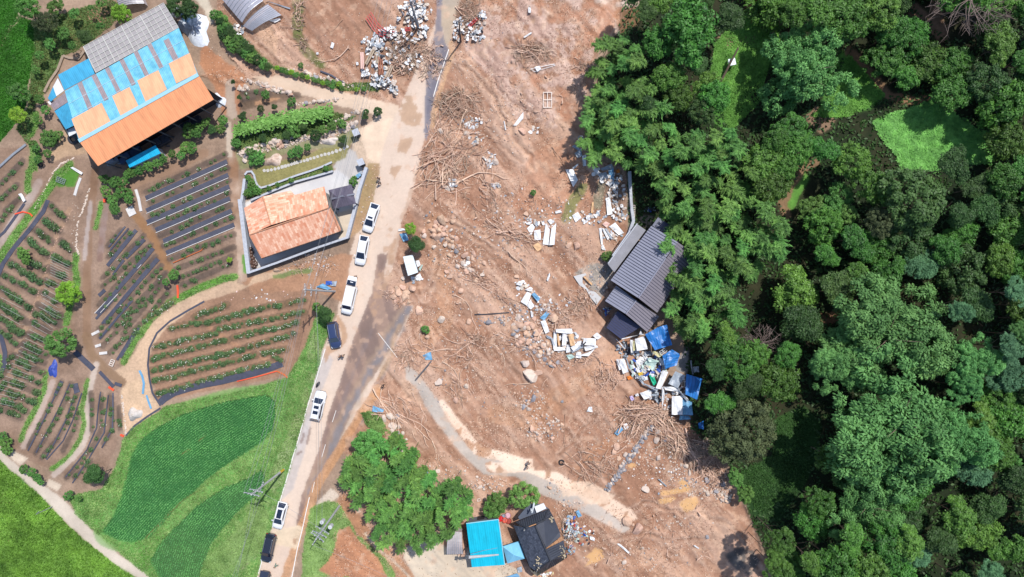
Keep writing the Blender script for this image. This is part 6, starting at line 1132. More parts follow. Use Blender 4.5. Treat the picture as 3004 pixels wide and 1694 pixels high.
wire(Tb[5], Tc[8], 1.2, 'thin power line from the transformer pole up the road'); wire(Tb[6], Tc[9], 1.4, 'second thin line from the transformer pole up the road')
b = WG('E1', 448, 850); t = W('E1', 470, 745, 4.0); mb = MB(); mb.tube([(b.x, b.y, 0), (b.x, b.y, 4.0)], .06, 6); mb.tube([(b.x, b.y, 3.9), (b.x+.5, b.y+.5, 4.1)], .05, 5); solo(mb, 'lane_post', steel, b, 'thin post at the edge of the pale lane at the lower left', 'lamp post')  # plain post with a short arm, carries no lamp
# small white hut with a log in the clearing
mb = MB(); a, b = WG('R1', 455, 350), WG('R1', 505, 232); mb.tube([a+Vector((0, 0, .25)), b+Vector((0, 0, 3.2))], [.2, .14], 8); solo(mb, 'leaning_trunk', bark, a, 'grey bare trunk leaning on the grass clearing behind the small white box', 'log')
p = WG('R1', 492, 278); rt = empty('white_box', p, 'small white box on legs on the grass clearing in the forest', 'box'); mb = MB(); mb.box(p+Vector((0, 0, 1.2)), .95, .9, .7, .2); part(mb, 'box_body', white, rt); mb = MB(); mb.box(p+Vector((0, 0, 1.6)), 1.15, 1.1, .08, .2); part(mb, 'lid', M('pale_lid', (206, 220, 230), .4, .05), rt); mb = MB()
for sx in (-.35, .35):
    for sy in (-.35, .35): mb.box(p+Vector((sx, sy, .4)), .08, .08, .85)
part(mb, 'legs', steel, rt)
# ============================================================ stones
ROCK = []
for k in range(7):
    import bmesh
    bm = bmesh.new(); bmesh.ops.create_icosphere(bm, subdivisions=2, radius=1)
    r_ = np.random.default_rng(40+k); pl_ = [Vector(v).normalized() for v in r_.normal(size=(9, 3))]; dd = r_.uniform(.42, .75, 9)
    for v in bm.verts:
        for n_, d_ in zip(pl_, dd):
            e = v.co.dot(n_)-d_
            if e > 0: v.co -= n_*e*.92
        v.co *= r_.uniform(.96, 1.04)
    me = bpy.data.meshes.new('stone'); bm.to_mesh(me); bm.free(); ROCK.append(me)
RM = [M('stone_tan', (218, 182, 158), .85, .22, 1.5, .5, objvar=.12), M('stone_pale', (218, 200, 186), .85, .18, 1.5, .5, objvar=.1), M('stone_grey', (156, 154, 160), .85, .18, 1.5, .5, objvar=.15)]
RMESH = [[(lambda m: (m.materials.append(mt), m)[1])(me.copy()) for me in ROCK] for mt in RM]
ST = []   # (radius, position, material, kind, squash)
def st(fr, kind, L, m=0, sq=.6):
    for a in L: x, y, r = a[:3]; ST.append((r*FR[fr][2]*S, WG(fr, x, y), a[3] if len(a) > 3 else m, kind, sq*random.uniform(.8, 1.2), a[4] if len(a) > 4 else random.uniform(.6, 1)))
def sst(fr, kind, cx, cy, rx, ry, n, r0, r1, mw=(.55, .3, .15), ang=0, mask=None):
    for _ in range(n):
        a = rng.uniform(0, 6.283); q = rng.random()**.6; dx, dy = math.cos(a)*q*rx, math.sin(a)*q*ry; c, s = math.cos(R(ang)), math.sin(R(ang))
        r = r0*(r1/r0)**(rng.random()**1.7); p = WG(fr, cx+dx*c-dy*s, cy+dx*s+dy*c); ST.append((r, p, int(rng.choice(3, p=mw)), kind, rng.uniform(.5, .8), rng.uniform(.6, 1)))
BG = 'large boulder stranded in the mudflow'; SM = 'stone scattered on the brown mud'; GD = 'pale garden stone of the rock terraces above the tiled house'; PB = 'tumbled sandstone block in the heap beside the roadside tree'; SB = 'broken slab in the heap on the right road edge'
st('C3', BG, [(1190, 730, 66, 1), (1250, 705, 36, 0), (1135, 625, 34, 1), (425, 260, 34, 1), (235, 180, 38, 0), (1372, 240, 42, 0), (660, 270, 26, 0), (400, 790, 36, 1), (540, 945, 30, 0), (630, 825, 28, 1), (1210, 925, 34, 2), (1120, 1000, 26, 2), (1165, 1020, 22, 1), (1075, 300, 44, 0), (1055, 335, 34, 0), (1140, 285, 24, 2), (935, 280, 20, 2), (820, 275, 28, 2), (1230, 425, 26, 0), (1105, 425, 26, 0), (950, 505, 14, 2), (300, 400, 22, 0), (450, 690, 16, 2), (1450, 955, 20, 2), (1195, 1185, 30, 0)])
st('E4', BG, [(555, 965, 50, 0), (600, 1005, 20, 0), (645, 1040, 54, 0), (710, 700, 32, 1), (820, 205, 34, 1), (800, 280, 28, 1), (440, 385, 30, 0), (455, 335, 34, 0), (538, 405, 22, 1), (1228, 620, 26, 2), (1237, 735, 22, 1), (1085, 562, 28, 1), (1050, 500, 30, 1), (1010, 495, 20, 1), (685, 1205, 20, 1), (530, 1325, 26, 1), (660, 430, 20, 1), (480, 440, 24, 0), (820, 435, 22, 1), (935, 605, 14, 1), (880, 280, 22, 2), (395, 288, 16, 1), (345, 310, 16, 0), (1235, 1105, 22, 2), (1283, 990, 14, 1), (1190, 780, 16, 1)])
st('B3', BG, [(1000, 520, 24, 0), (635, 490, 20, 1), (1365, 785, 28, 0), (1425, 790, 34, 0), (1480, 388, 18, 1), (130, 710, 24, 1), (497, 822, 18, 0), (735, 378-300, 36, 1), (510, 30, 14, 1), (480, 870, 32, 0), (550, 860, 28, 0), (470, 940, 30, 1), (1225, 1400-0, 34, 0), (90, 1340, 34, 0), (1230, 1060, 14, 1), (430, 1040, 22, 0), (440, 1170, 26, 0), (390, 1150, 20, 0), (25, 1150, 34, 0), (920, 1050, 22, 0)])
st('B3', PB, [(285, 570, 48, 0, .6), (240, 590, 28), (255, 605, 22), (270, 630, 26), (225, 620, 24), (215, 660, 28), (255, 665, 30), (290, 700, 34), (250, 715, 34), (210, 700, 26), (190, 705, 16), (330, 740, 30), (300, 650, 24), (365, 720, 22), (365, 760, 20), (340, 790, 24), (375, 795, 20), (205, 525, 13), (170, 585, 16), (300, 600, 24), (230, 640, 22), (310, 770, 18), (180, 650, 14)], 0, .8)
st('C2', SB, [(1655, 20, 34), (1620, 50, 30), (1700, 60, 34), (1680, 90, 28), (1630, 90, 24), (1720, 20, 30), (1660, 60, 26), (1600, 20, 18), (1740, 110, 24), (1735, 60, 20), (1690, -20, 26), (1640, -10, 24), (1590, 60, 16), (1700, 130, 16), (1695, -95, 24, 1)], 0, .5)
st('E2', SB+' by the pale reeds', [(1585, 70, 44, 1), (1530, 100, 34, 1), (1640, 80, 26, 2), (1610, 160, 40, 1), (1660, 170, 28, 1), (1600, 210, 28, 1), (1650, 220, 24, 2), (1690, 230, 24, 1), (1720, 280, 20, 1), (1680, 370, 22, 1), (1710, 350, 20, 1)], 1, .35)
st('A3', BG, [(1010, 990, 26, 0), (750, 343, 14, 0), (890, 940, 16, 0), (860, 1060, 28, 0), (845, 1030, 18, 0), (1180, 1012, 16, 0), (935, 345, 18, 0), (270, 1125, 26, 1), (495, 1145, 26, 1), (455, 1170, 18, 1), (365, 1075, 18, 0), (930, 1085, 18, 0), (1030, 55, 12, 1), (1020, 360, 20, 0), (975, 200, 8, 1), (970, 1120, 34, 0), (620, 80, 22, 0), (640, 205, 22, 1)])
st('E3', BG, [(725, 595, 20, 1), (390, 545, 22, 1), (360, 540, 14, 1), (460, 540, 18, 1), (620, 545, 18, 1), (1100, 180, 16, 0), (805, 200, 14, 0), (895, 165, 14, 0), (1340, 690, 22, 0)])
st('B2', 'round log-like stone lying below the yard wall', [(615, 1000, 34, 0, .5)], 0, .6)
sst('B3', SM, 300, 740, 170, 330, 130, .12, .5, ang=-15); sst('B3', SM, 470, 960, 200, 160, 130, .12, .5); sst('C3', SM, 1180, 380, 140, 200, 190, .15, .62, (.6, .2, .2), ang=-30)
sst('C3', SM, 1300, 560, 280, 90, 120, .15, .5, (.5, .25, .25), ang=25); sst('C3', SM, 1290, 1180, 170, 130, 170, .12, .45, (.4, .5, .1)); sst('C3', SM, 1170, 930, 150, 110, 90, .12, .4, (.4, .5, .1))
sst('C3', SM, 950, 260, 240, 30, 50, .15, .4, (.3, .3, .4)); sst('C3', SM, 1180, 130, 300, 40, 30, .15, .4, (.3, .3, .4), ang=-8); sst('E4', SM, 1350, 720, 80, 120, 150, .12, .5, (.25, .6, .15), ang=-40); sst('E4', SM, 1100, 640, 220, 110, 130, .12, .4, (.3, .6, .1), ang=30)
sst('E4', SM, 900, 430, 300, 160, 130, .1, .35, (.3, .6, .1), ang=35); sst('E3', SM, 830, 660, 180, 70, 120, .12, .42, (.4, .5, .1)); sst('E3', SM, 470, 520, 200, 110, 60, .1, .3, (.5, .4, .1)); sst('E4', SM, 60, 850, 130, 60, 60, .1, .4)
sst('E4', SM, 1000, 1000, 260, 80, 70, .08, .3, (.3, .6, .1)); sst('B3', SM, 1100, 820, 600, 520, 260, .07, .26, (.5, .4, .1)); sst('C3', SM, 800, 720, 600, 500, 300, .06, .24, (.5, .4, .1)); sst('A3', SM, 800, 900, 560, 420, 240, .06, .25, (.4, .5, .1))
sst('A3', SM, 520, 380, 300, 280, 130, .06, .22, (.3, .65, .05)); sst('E4', SM, 560, 300, 380, 200, 160, .07, .3, (.4, .5, .1)); sst('E4', SM, 700, 1250, 600, 150, 180, .06, .26, (.3, .6, .1)); sst('C3', SM, 600, 500, 640, 560, 420, .06, .3, (.45, .45, .1)); sst('B3', SM, 700, 900, 700, 560, 420, .06, .3, (.45, .45, .1)); sst('A3', SM, 650, 1100, 500, 300, 260, .06, .3, (.4, .5, .1)); sst('B2', SM, 900, 940, 280, 110, 150, .06, .26, (.4, .55, .05)); sst('B2', SM, 1400, 400, 60, 340, 90, .06, .26, (.5, .45, .05), ang=12)
sst('E3', SM, 1390, 700, 90, 120, 60, .1, .35, (.4, .5, .1), ang=-30); sst('A2', SM, 200, 450, 220, 260, 120, .05, .18, (.3, .7, 0)); sst('A2', SM, 1150, 350, 480, 300, 120, .05, .16, (.3, .7, 0)); sst('B4', SM, 300, 1080, 110, 120, 70, .15, .42, (.1, .3, .6), ang=40); sst('B1', SM, 640, 700, 40, 400, 60, .05, .2, (.1, .9, 0))
for cx, cy, rx, ry, n, an in ((600, 1240, 330, 40, 150, -12), (1150, 1110, 170, 42, 110, -22), (1010, 1210, 50, 20, 14, 0), (370, 1310, 80, 60, 40, -20), (530, 740, 250, 24, 70, 18), (960, 870, 230, 14, 40, -8), (320, 750, 60, 24, 24, 0), (1000, 670, 300, 26, 50, 14), (1180, 1010, 200, 14, 26, -26)): sst('A2', GD, cx, cy, rx, ry, int(n*1.7), .16, .5, (.15, .75, .1), ang=an)
# rubble wall and edging stones
WS = []
def rubble(fr, x1, y1, x2, y2, w, n, r0, r1):
    for i in range(n): t = random.random(); o_ = random.uniform(-w, w); L = math.hypot(x2-x1, y2-y1); WS.append((random.uniform(r0, r1), WG(fr, x1+(x2-x1)*t-(y2-y1)/L*o_, y1+(y2-y1)*t+(x2-x1)/L*o_), random.choice((1, 2, 2)), random.uniform(0, 6)))
def merge(name, items, label, cat, kind=None, sq=.6):
    out = [[], [], []]
    for r, p, m, a in items:
        me = random.choice(ROCK); V = np.empty(len(me.vertices)*3, np.float32); me.vertices.foreach_get('co', V); V = V.reshape(-1, 3)*np.array([r, r*.75, r*sq]); c, s = math.cos(a), math.sin(a); out[m].append(V@np.array([[c, s, 0], [-s, c, 0], [0, 0, 1]])+np.array(p))
    F0 = np.array([list(p.vertices) for p in ROCK[0].polygons]); Vs = []; Fs = []; mi = []; n = 0
    for m in range(3):
        for V in out[m]: Vs.append(V); Fs.append(F0+n); n += len(V); mi += [m]*len(F0)
    me = npmesh(name, np.concatenate(Vs), np.concatenate(Fs), RM); me.polygons.foreach_set('material_index', mi); return tag(link(bpy.data.objects.new(name, me)), label, cat, kind=kind)
rubble('E4', 370, 720, 600, 400, 22, 70, .3, .6); rubble('E4', 600, 400, 770, 150, 22, 60, .3, .6); merge('stone_wall', WS, 'straight grey rubble wall running through the branch litter at the lower right', 'stone wall', sq=.8)
WS = []; rubble('A2', 1860-1744+0, 0, 120, 60, 1, 1, .1, .11); WS = []
for a, b in (((765, 290), (730, 420)), ((730, 420), (660, 600)), ((660, 600), (650, 800)), ((650, 800), (670, 870))): rubble('B1', *a, *b, 5, 26, .14, .26)
for w_ in WS: pass
merge('stone_edging', [(r, p, 1, a) for r, p, m, a in WS], 'curving line of whitish edging stones in the left garden', 'stone edging')
WS = []; rubble('C1', 1040, 900, 1075, 1240, 5, 50, .14, .26); merge('stone_edging', [(r, p, 1, a) for r, p, m, a in WS], 'line of tan edging stones left of the pale boulder', 'stone edging')
WS = []; rubble('B1', 440, 180, 520, 90, 5, 26, .14, .24); rubble('B1', 520, 90, 640, 40, 5, 24, .14, .24); rubble('B1', 300, 470, 440, 190, 4, 30, .1, .2); merge('stone_edging', [(r, p, 1, a) for r, p, m, a in WS], 'white stones around the small green plot below the barn corner', 'stone edging')
WS = []; rubble('B1', 620, 480, 480, 740, 6, 30, .07, .14); rubble('B1', 480, 740, 390, 1010, 6, 30, .07, .14); rubble('B1', 390, 1010, 240, 1453, 6, 40, .07, .14); merge('stone_edging', [(r, p, 0, a) for r, p, m, a in WS], 'pale pebbles lining the bare track through the far left garden', 'stone edging')
ST.sort(key=lambda t: -t[0]*(2 if t[3] in (PB, SB) else 1)); print('stones', len(ST))
for r, p, m, kd, sq, asp in ST[:295]:
    o = link(bpy.data.objects.new('boulder' if kd == BG else 'stone', random.choice(RMESH[m]))); o.location = (p.x, p.y, p.z+r*sq*.4); o.scale = (r*1.3, r*asp*1.3, r*sq*1.3); o.rotation_euler = (random.uniform(-.25, .25), random.uniform(-.25, .25), random.uniform(0, 6)); tag(o, kd, 'stone', 'stones: '+kd)
merge('small_stones', [(r, p, m, random.uniform(0, 6)) for r, p, m, kd, sq, asp in ST[295:]], 'small stones and gravel strewn over the mud and terraces', 'stones', 'stuff')
cr = M('chip', (228, 200, 178), .85, .2, 1); Vc = []
J, I = np.nonzero(mud & ~road & ~lane & ~pth & ~trk & (np.abs(GX) < 88) & (np.abs(GY) < 50)); k = rng.integers(0, len(I), 60000); x, y = xs[I[k]], ys[J[k]]; dn_ = fbm(x, y, 5, 210, 3); kk = rng.random(len(x)) < np.clip((dn_-.42)*5, .05, 1); x, y, z = x[kk], y[kk], GZ[J[k], I[k]][kk]
c = np.c_[x+rng.uniform(-.1, .1, len(x)), y, z+.04]; Vc = quads(c, rng.normal(size=(len(c), 3))*.5+np.array([0, 0, 1]), .17, 1.5); hf = len(Vc)//8*4; tag(link(bpy.data.objects.new('dark_litter', leafmesh('dark_litter', Vc[hf:], M('dark_chip', (120, 88, 68), .9, .3, 1)))), 'fine dark bark and root litter covering the mudflow', 'litter', kind='stuff'); tag(link(bpy.data.objects.new('grit', leafmesh('grit', Vc[:hf], cr))), 'fine pale chips and splinters covering the mudflow', 'grit', kind='stuff')
# ============================================================ logs and branches
WM = [M('peeled_wood', (234, 200, 176), .8, .15, 2, .3, objvar=.1), M('muddy_wood', (194, 156, 132), .85, .2, 2, .3, objvar=.12), M('grey_wood', (176, 156, 136), .9, .2, 2, .3, objvar=.15)]
def branch_mesh(mt, twigs, thick):
    b = MB(); n = 6; a = random.uniform(-.3, .3); pts = [Vector((i/n-.5, math.sin(i*1.1+a*19)*.03+a*math.sin(i/n*3)*.35+random.uniform(-.015, .015), math.sin(i*1.7+a*7)*.03)) for i in range(n+1)]; b.tube(pts, [thick*(1-.65*i/n) for i in range(n+1)], 5)
    for _ in range(twigs): p = pts[random.randint(2, n-1)]; s = random.choice((-1, 1)); L = random.uniform(.12, .35); q = p+Vector((L*.7, s*L*.5, random.uniform(0, L*.2))); b.tube([p, q, q+Vector((L*.4, s*L*.1, 0))], [thick*.45, thick*.3, thick*.12], 4)
    if thick > .02:
        for _ in range(7): d = Vector((-random.uniform(.03, .1), random.uniform(-.1, .1), random.uniform(-.03, .06))); b.tube([pts[0], pts[0]+d], [thick*.6, thick*.1], 4)
    o = b.build('branch', mt, None, smooth=True); me = o.data; bpy.data.objects.remove(o); return me
BMH = [[branch_mesh(mt, t, th) for t, th in ((1, .014), (3, .016), (4, .018), (2, .022), (5, .014))] for mt in WM]
BR = []
LB_ = ('bare log lying on the mudflow', 'thin stripped branch in the driftwood')
def log(fr, x1, y1, x2, y2, r, m=0, v=None, kd='bare log lying on the mudflow', lift=.15):
    a, b = WG(fr, x1, y1, lift), WG(fr, x2, y2, lift); BR.append(((b-a).length, a, b, r, m, v if v is not None else random.choice((0, 3, 1)), kd))
def tangle(fr, cx, cy, rx, ry, ang, sd, n, l0, l1, mw=(.4, .45, .15), h=.6, kd='thin stripped branch in the driftwood', rot=0, rr=(.04, .11)):
    sd = sd*1.35+6; l0, l1 = l0*.7, l1*.75
    for _ in range(int(n*.62)):
        a = rng.uniform(0, 6.283); q = rng.random()**.6; dx, dy = math.cos(a)*q*rx, math.sin(a)*q*ry; cc, ss = math.cos(R(rot)), math.sin(R(rot)); x, y = cx+dx*cc-dy*ss, cy+dx*ss+dy*cc
        bg = rng.random() < .12; L = rng.uniform(l0, l1)*(1.35 if bg else 1); t = R(ang+rng.normal()*sd); p = WG(fr, x, y, .08+rng.random()*h*(1-q)); d = Vector((math.cos(t), math.sin(t), rng.normal()*.08))*L/2; BR.append((L, p-d, p+d, rng.uniform(*rr)*(1.9 if bg else 1), int(rng.choice(3, p=mw)) if not bg else 0, None, kd))
for a in ((700, 450, 480, 590, .42, 0), (480, 590, 350, 690, .2, 0), (800, 415, 700, 560, .36, 0), (700, 560, 575, 730, .34, 0), (520, 520, 200, 545, .2, 0), (690, 440, 440, 420, .16, 0), (545, 45, 690, 200, .16, 0), (685, 225, 760, 400, .18, 0), (545, 100, 600, 115, .12, 0), (750, 70, 705, 200, .1, 0), (290, 20, 260, 260, .2, 0), (250, 300, 235, 440, .16, 0), (1190, 795, 955, 818, .17, 0), (0, 1020, 330, 1270, .16, 0), (20, 1010, 350, 1210, .14, 0), (340, 1290, 440, 1500, .14, 0), (345, 1290, 410, 1520, .12, 0), (880, 470, 970, 660, .1, 0), (1380, 670, 1270, 850, .12, 0), (340, 460, 360, 560, .14, 0), (450, 620, 580, 790, .16, 0), (540, 800, 560, 980, .14, 1), (640, 720, 710, 860, .13, 0), (450, 670, 200, 690, .14, 1), (960, 60, 1070, 210, .2, 2), (1000, 70, 1150, 150, .14, 1), (150, 560, 175, 680, .14, 1), (710, 660, 795, 725, .12, 0), (1010, 875, 910, 975, .09, 0), (1375, 1230, 1450, 1150, .08, 1), (1060, 200, 920, 0, .16, 1), (1480, 1060, 1440, 1400, .05, 1)): log('C3', *a)
for a in ((300, 1350, 490, 1410, .3, 0), (280, 1500-0, 275, 1360, .18, 1), (545, 1330, 300, 1500, .1, 0)): log('C4', *a)
for a in ((420, 240, 780, 175, .2, 0), (450, 60, 320, 220, .22, 0), (140, 390, 290, 250, .2, 0), (530, 295, 330, 350, .14, 0), (130, 400, 130, 280, .14, 1), (600, 200, 720, 390, .14, 0), (640, 170, 690, 470, .14, 1), (690, 470, 800, 600, .13, 1), (1090, 400, 1080, 545, .1, 0), (1370, 570, 1280, 660, .14, 0), (850, 830, 1035, 1010, .13, 0), (820, 1190, 920, 1390, .2, 1), (540, 430, 670, 590, .1, 1), (1230, -20, 1340, 170, .13, 1), (1060, 370, 1090, 560, .1, 1), (820, 660, 1050, 720, .1, 0), (620, 820, 640, 860, .1, 0), (230, -60, 320, 160, .16, 1), (200, 0, 260, 240, .16, 0), (320, 0, 180, 330, .14, 1)): log('B3', *a)
for a in ((1180, 165, 1060, 275, .16, 1), (1225, 420, 985, 535, .2, 0), (1130, 460, 1080, 520, .14, 1), (870, 335, 810, 340, .1, 0), (1050, 330-60, 970, 320, .08, 1), (790, -10, 730, 90, .14, 2), (1020, 430, 930, 500, .1, 1)): log('A2', *a)
for a in ((470, 970, 265, 1085, .3, 1), (820, 405, 1070, 450, .2, 1), (890, 460, 950, 590, .14, 1), (950, 430, 1040, 640, .14, 1), (1450, 570, 1280, 640, .12, 0), (1240, 570, 1300, 620, .1, 0), (1385, 730, 1350, 870, .08, 1), (1220, 1250, 1330, 1453, .16, 1), (500, 940, 380, 1250, .16, 0), (420, 1100, 620, 1150, .14, 0), (640, 1150, 470, 1220, .12, 0), (520, 1370, 390, 1290, .14, 1), (1200, 1170, 1300, 1185, .1, 0)): log('A3', *a)
for a in ((700, 1110, 610, 1190, .1, 1), (780, 945, 790, 1030, .2, 0), (780, 1035, 600, 1150, .09, 1), (0, 470, 200, 640, .14, 1), (200, 550, 170, 680, .12, 0)): log('E4', *a)
tangle('A3', 400, 900, 180, 130, 40, 45, 130, 2.5, 6, (.15, .5, .35), 1.0); tangle('A3', 380, 1250, 250, 200, 55, 35, 90, 3, 8, (.45, .45, .1), .8); tangle('B3', 260, 130, 200, 230, 50, 25, 110, 3, 9, (.5, .4, .1), .9); tangle('B3', 680, 300, 70, 260, -65, 18, 50, 2.5, 6, (.4, .5, .1), .6, rot=-10)
tangle('B3', 900, 690, 240, 50, -20, 18, 90, 2, 6, (.4, .5, .1), .5, rot=18); tangle('B3', 600, 1070, 180, 50, -38, 18, 90, 1.5, 5, (.2, .6, .2), .5, rot=38); tangle('A3', 1040, 450, 170, 110, -50, 30, 90, 1.5, 4.5, (.2, .5, .3), .6, rot=25); tangle('A3', 1490, 550, 60, 40, 20, 60, 40, .8, 2.5, (.2, .4, .4), .3)
tangle('C3', 1400, 250, 230, 110, -8, 30, 130, 1.5, 5, (.4, .45, .15), .5); tangle('C3', 1180, 520, 320, 40, -22, 15, 80, 1.5, 5, (.4, .5, .1), .4, rot=24); tangle('C3', 1560, 560, 200, 50, 5, 30, 100, 1, 4, (.6, .35, .05), .4); tangle('H5', 1050, 480, 170, 180, -40, 50, 110, 1, 4.5, (.5, .3, .2), .5)
tangle('C3', 620, 560, 180, 110, 35, 40, 50, 1.5, 4, (.4, .5, .1), .4); tangle('C3', 740, 430, 60, 50, 60, 60, 60, .6, 1.8, (.2, .5, .3), .5); tangle('C3', 220, 560, 160, 120, -20, 60, 60, 1.5, 5, (.4, .5, .1), .4); tangle('C3', 540, 850, 90, 160, -65, 25, 40, 1.5, 4, (.5, .4, .1), .3)
tangle('C4', 700, 1060, 220, 110, -10, 20, 190, 2.5, 8, (.45, .45, .1), 1.4); tangle('E4', 1000, 300, 330, 80, -42, 14, 260, 2.5, 8, (.5, .35, .15), 1.0, rot=42); tangle('E4', 1200, 430, 160, 130, -30, 45, 160, 1.5, 5, (.2, .3, .5), .8); tangle('E4', 600, 200, 130, 90, -70, 40, 90, 1.5, 5, (.4, .5, .1), .6)
tangle('E4', 1300, 610, 110, 60, -40, 25, 110, 1, 4, (.7, .25, .05), .5, rot=25); tangle('E4', 250, 500, 240, 110, -25, 35, 110, 1.5, 6, (.4, .45, .15), .5); tangle('C4', 380, 740, 130, 110, -30, 50, 80, 1, 4, (.7, .25, .05), .5); tangle('E3', 130, 40, 200, 120, -40, 20, 50, 2, 6, (.6, .4, 0), .4, rot=38)
tangle('H6', 570, 740, 190, 230, 60, 50, 420, 1, 4, (.12, .38, .5), 1.2, 'thin stripped branch in the driftwood'); tangle('H6', 1450, 230, 130, 230, 20, 60, 170, 1, 3.5, (.25, .4, .35), .8); tangle('A3', 180, 520, 120, 160, 60, 50, 120, 1, 3.5, (.15, .4, .45), .8); tangle('A2', 810, 130, 30, 200, 85, 25, 60, .8, 3, (.1, .4, .5), .3); tangle('A2', 830, 400, 60, 60, -50, 30, 40, .6, 2, (.1, .4, .5), .3)
tangle('C2', 1640, 60, 110, 90, 20, 50, 50, 1, 3, (.5, .4, .1), .4); tangle('H3', 1900, 640, 120, 320, 60, 60, 90, .6, 3, (.2, .4, .4), .5); tangle('E2', 1600, 60, 150, 60, -38, 15, 40, 3, 8, (.7, .3, 0), .4, rot=38); tangle('C2', 1700, 550, 80, 120, 10, 50, 60, 1, 3.5, (.5, .4, .1), .4); tangle('B2', 900, 960, 260, 90, 10, 60, 70, .5, 1.8, (.4, .5, .1), .1); tangle('A3', 1000, 900, 500, 420, 50, 60, 90, .5, 2.4, (.4, .5, .1), .1); tangle('B3', 1000, 500, 600, 450, 50, 60, 130, .5, 2.4, (.4, .5, .1), .1); tangle('E4', 800, 1100, 600, 300, 40, 60, 90, .5, 2.4, (.4, .5, .1), .1)
BR.sort(key=lambda t: -t[0]*t[3]*(3 if 'log' in t[6] else 1)); print('branches', len(BR)); rb_ = [[], [], []]
KD = {'bare log lying on the mudflow': ('log', 'log', 'bare logs on the mudflow'), 'thin stripped branch in the driftwood': ('branch', 'branch', 'stripped branches in the driftwood')}
for i, (L, a, b, r, m, v, kd) in enumerate(BR):
    v = random.randint(0, 4) if v is None else v; me = BMH[m][v]; th = (.014, .016, .018, .022, .014)[v]; k = r/th; q = (b-a).to_track_quat('X', 'Z'); c = (a+b)/2
    if i < 290: o = link(bpy.data.objects.new(KD[kd][0], me)); o.location = c; o.rotation_mode = 'QUATERNION'; o.rotation_quaternion = q; o.scale = (L, k*.9 if k < L else L, k*.9 if k < L else L); tag(o, kd, KD[kd][1], KD[kd][2])
    else:
        V = np.empty(len(me.vertices)*3, np.float32); me.vertices.foreach_get('co', V); V = V.reshape(-1, 3)*np.array([L, k*.8, k*.8]); rb_[m].append((V@np.array(q.to_matrix()).T+np.array(c), me))
Vs = []; Fs = []; mi = []; n = 0
for m in range(3):
    for V, me in rb_[m]:
        F = np.array([list(p.vertices) for p in me.polygons if len(p.vertices) == 4]); Vs.append(V); Fs.append(F+n); n += len(V); mi += [m]*len(F)
me = npmesh('driftwood', np.concatenate(Vs), np.concatenate(Fs), WM, smooth=True); me.polygons.foreach_set('material_index', mi); tag(link(bpy.data.objects.new('driftwood', me)), 'tangled twigs and smaller driftwood left by the mudflow', 'driftwood', kind='stuff')
# ============================================================ sheets, panels and scrap
PM = dict(w=M('white_panel', (246, 246, 248), .45, .04, 2, .2, pat='ribs', pu=.22, pv=.07), g=M('grey_panel', (176, 186, 198), .4, .08, 2, .3, pat='ribs', pu=.22, pv=.12), b=M('cobalt_sheet', (50, 132, 214), .4, .1, 1, .5, pat='ribs', pu=.55, pv=.35), lb=M('light_blue_sheet', (120, 176, 216), .45, .1, 1.5, .4, pat='ribs', pu=.25, pv=.15),
          t=M('tan_board', (226, 184, 140), .7, .12, 2), gr=M('green_panel', (30, 186, 142), .4, .05, 2), pk=M('pink_board', (236, 196, 184), .7, .08), yl=M('yellow_crate', (232, 196, 80), .6, .1), lv=M('lavender_cloth', (206, 190, 228), .8, .1), cr=M('cream_panel', (222, 214, 168), .6, .08), dk=M('dark_scrap', (58, 60, 70), .6, .2), rd=M('red_steel', (196, 52, 60), .5, .12, 2), gg=M('pale_green_sheet', (190, 214, 206), .3, .08), og=M('orange_scrap', (236, 140, 60), .7, .1), br=M('rusty_board', (170, 110, 84), .8, .2), bl=M('blue_scrap', (52, 96, 190), .5, .15))
def panel(fr, P, z, m, label, name='wall_panel', cat='panel', group=None, warp=.18, th=.07, dz=None):
    """a bent sheet: corner outline from the plan, own thickness, slightly buckled; z above the ground there"""
    c0 = WG(fr, sum(p[0] for p in P)/len(P), sum(p[1] for p in P)/len(P)); zs = z if isinstance(z, (list, tuple)) else [z+random.uniform(-.5, .5)*warp for _ in P]
    q = [W(fr, x, y, c0.z+zz) for (x, y), zz in zip(P, zs)]
    if len(q) > 4: mb = MB(); mb.slab(q, th); return solo(mb, name, PM[m], c0, label, cat, group)
    mb = MB(); n = 5; ph = random.uniform(0, 6); U = (q[1]-q[0]).length; V_ = (q[3]-q[0]).length
    g = [[q[0].lerp(q[1], i/n).lerp(q[3].lerp(q[2], i/n), j/n)+Vector((0, 0, warp*.5*math.sin(i*1.3+ph)*math.cos(j*1.1+ph))) for j in range(n+1)] for i in range(n+1)]; d = Vector((0, 0, -th))
    for i in range(n):
        for j in range(n):
            uv = [(i/n*U, j/n*V_), ((i+1)/n*U, j/n*V_), ((i+1)/n*U, (j+1)/n*V_), (i/n*U, (j+1)/n*V_)]; f = [g[i][j], g[i+1][j], g[i+1][j+1], g[i][j+1]]; mb.face(f, uv); mb.face([p+d for p in f[::-1]])
    for k in range(n):
        for a, b in ((g[k][0], g[k+1][0]), (g[k+1][n], g[k][n]), (g[0][k+1], g[0][k]), (g[n][k], g[n][k+1])): mb.face([a, b, b+d, a+d])
    return solo(mb, name, PM[m], c0, label, cat, group)
GW = 'white wall panels in the heap left of the wrecked house'; GM_ = 'white sheets stranded in the middle of the mud'
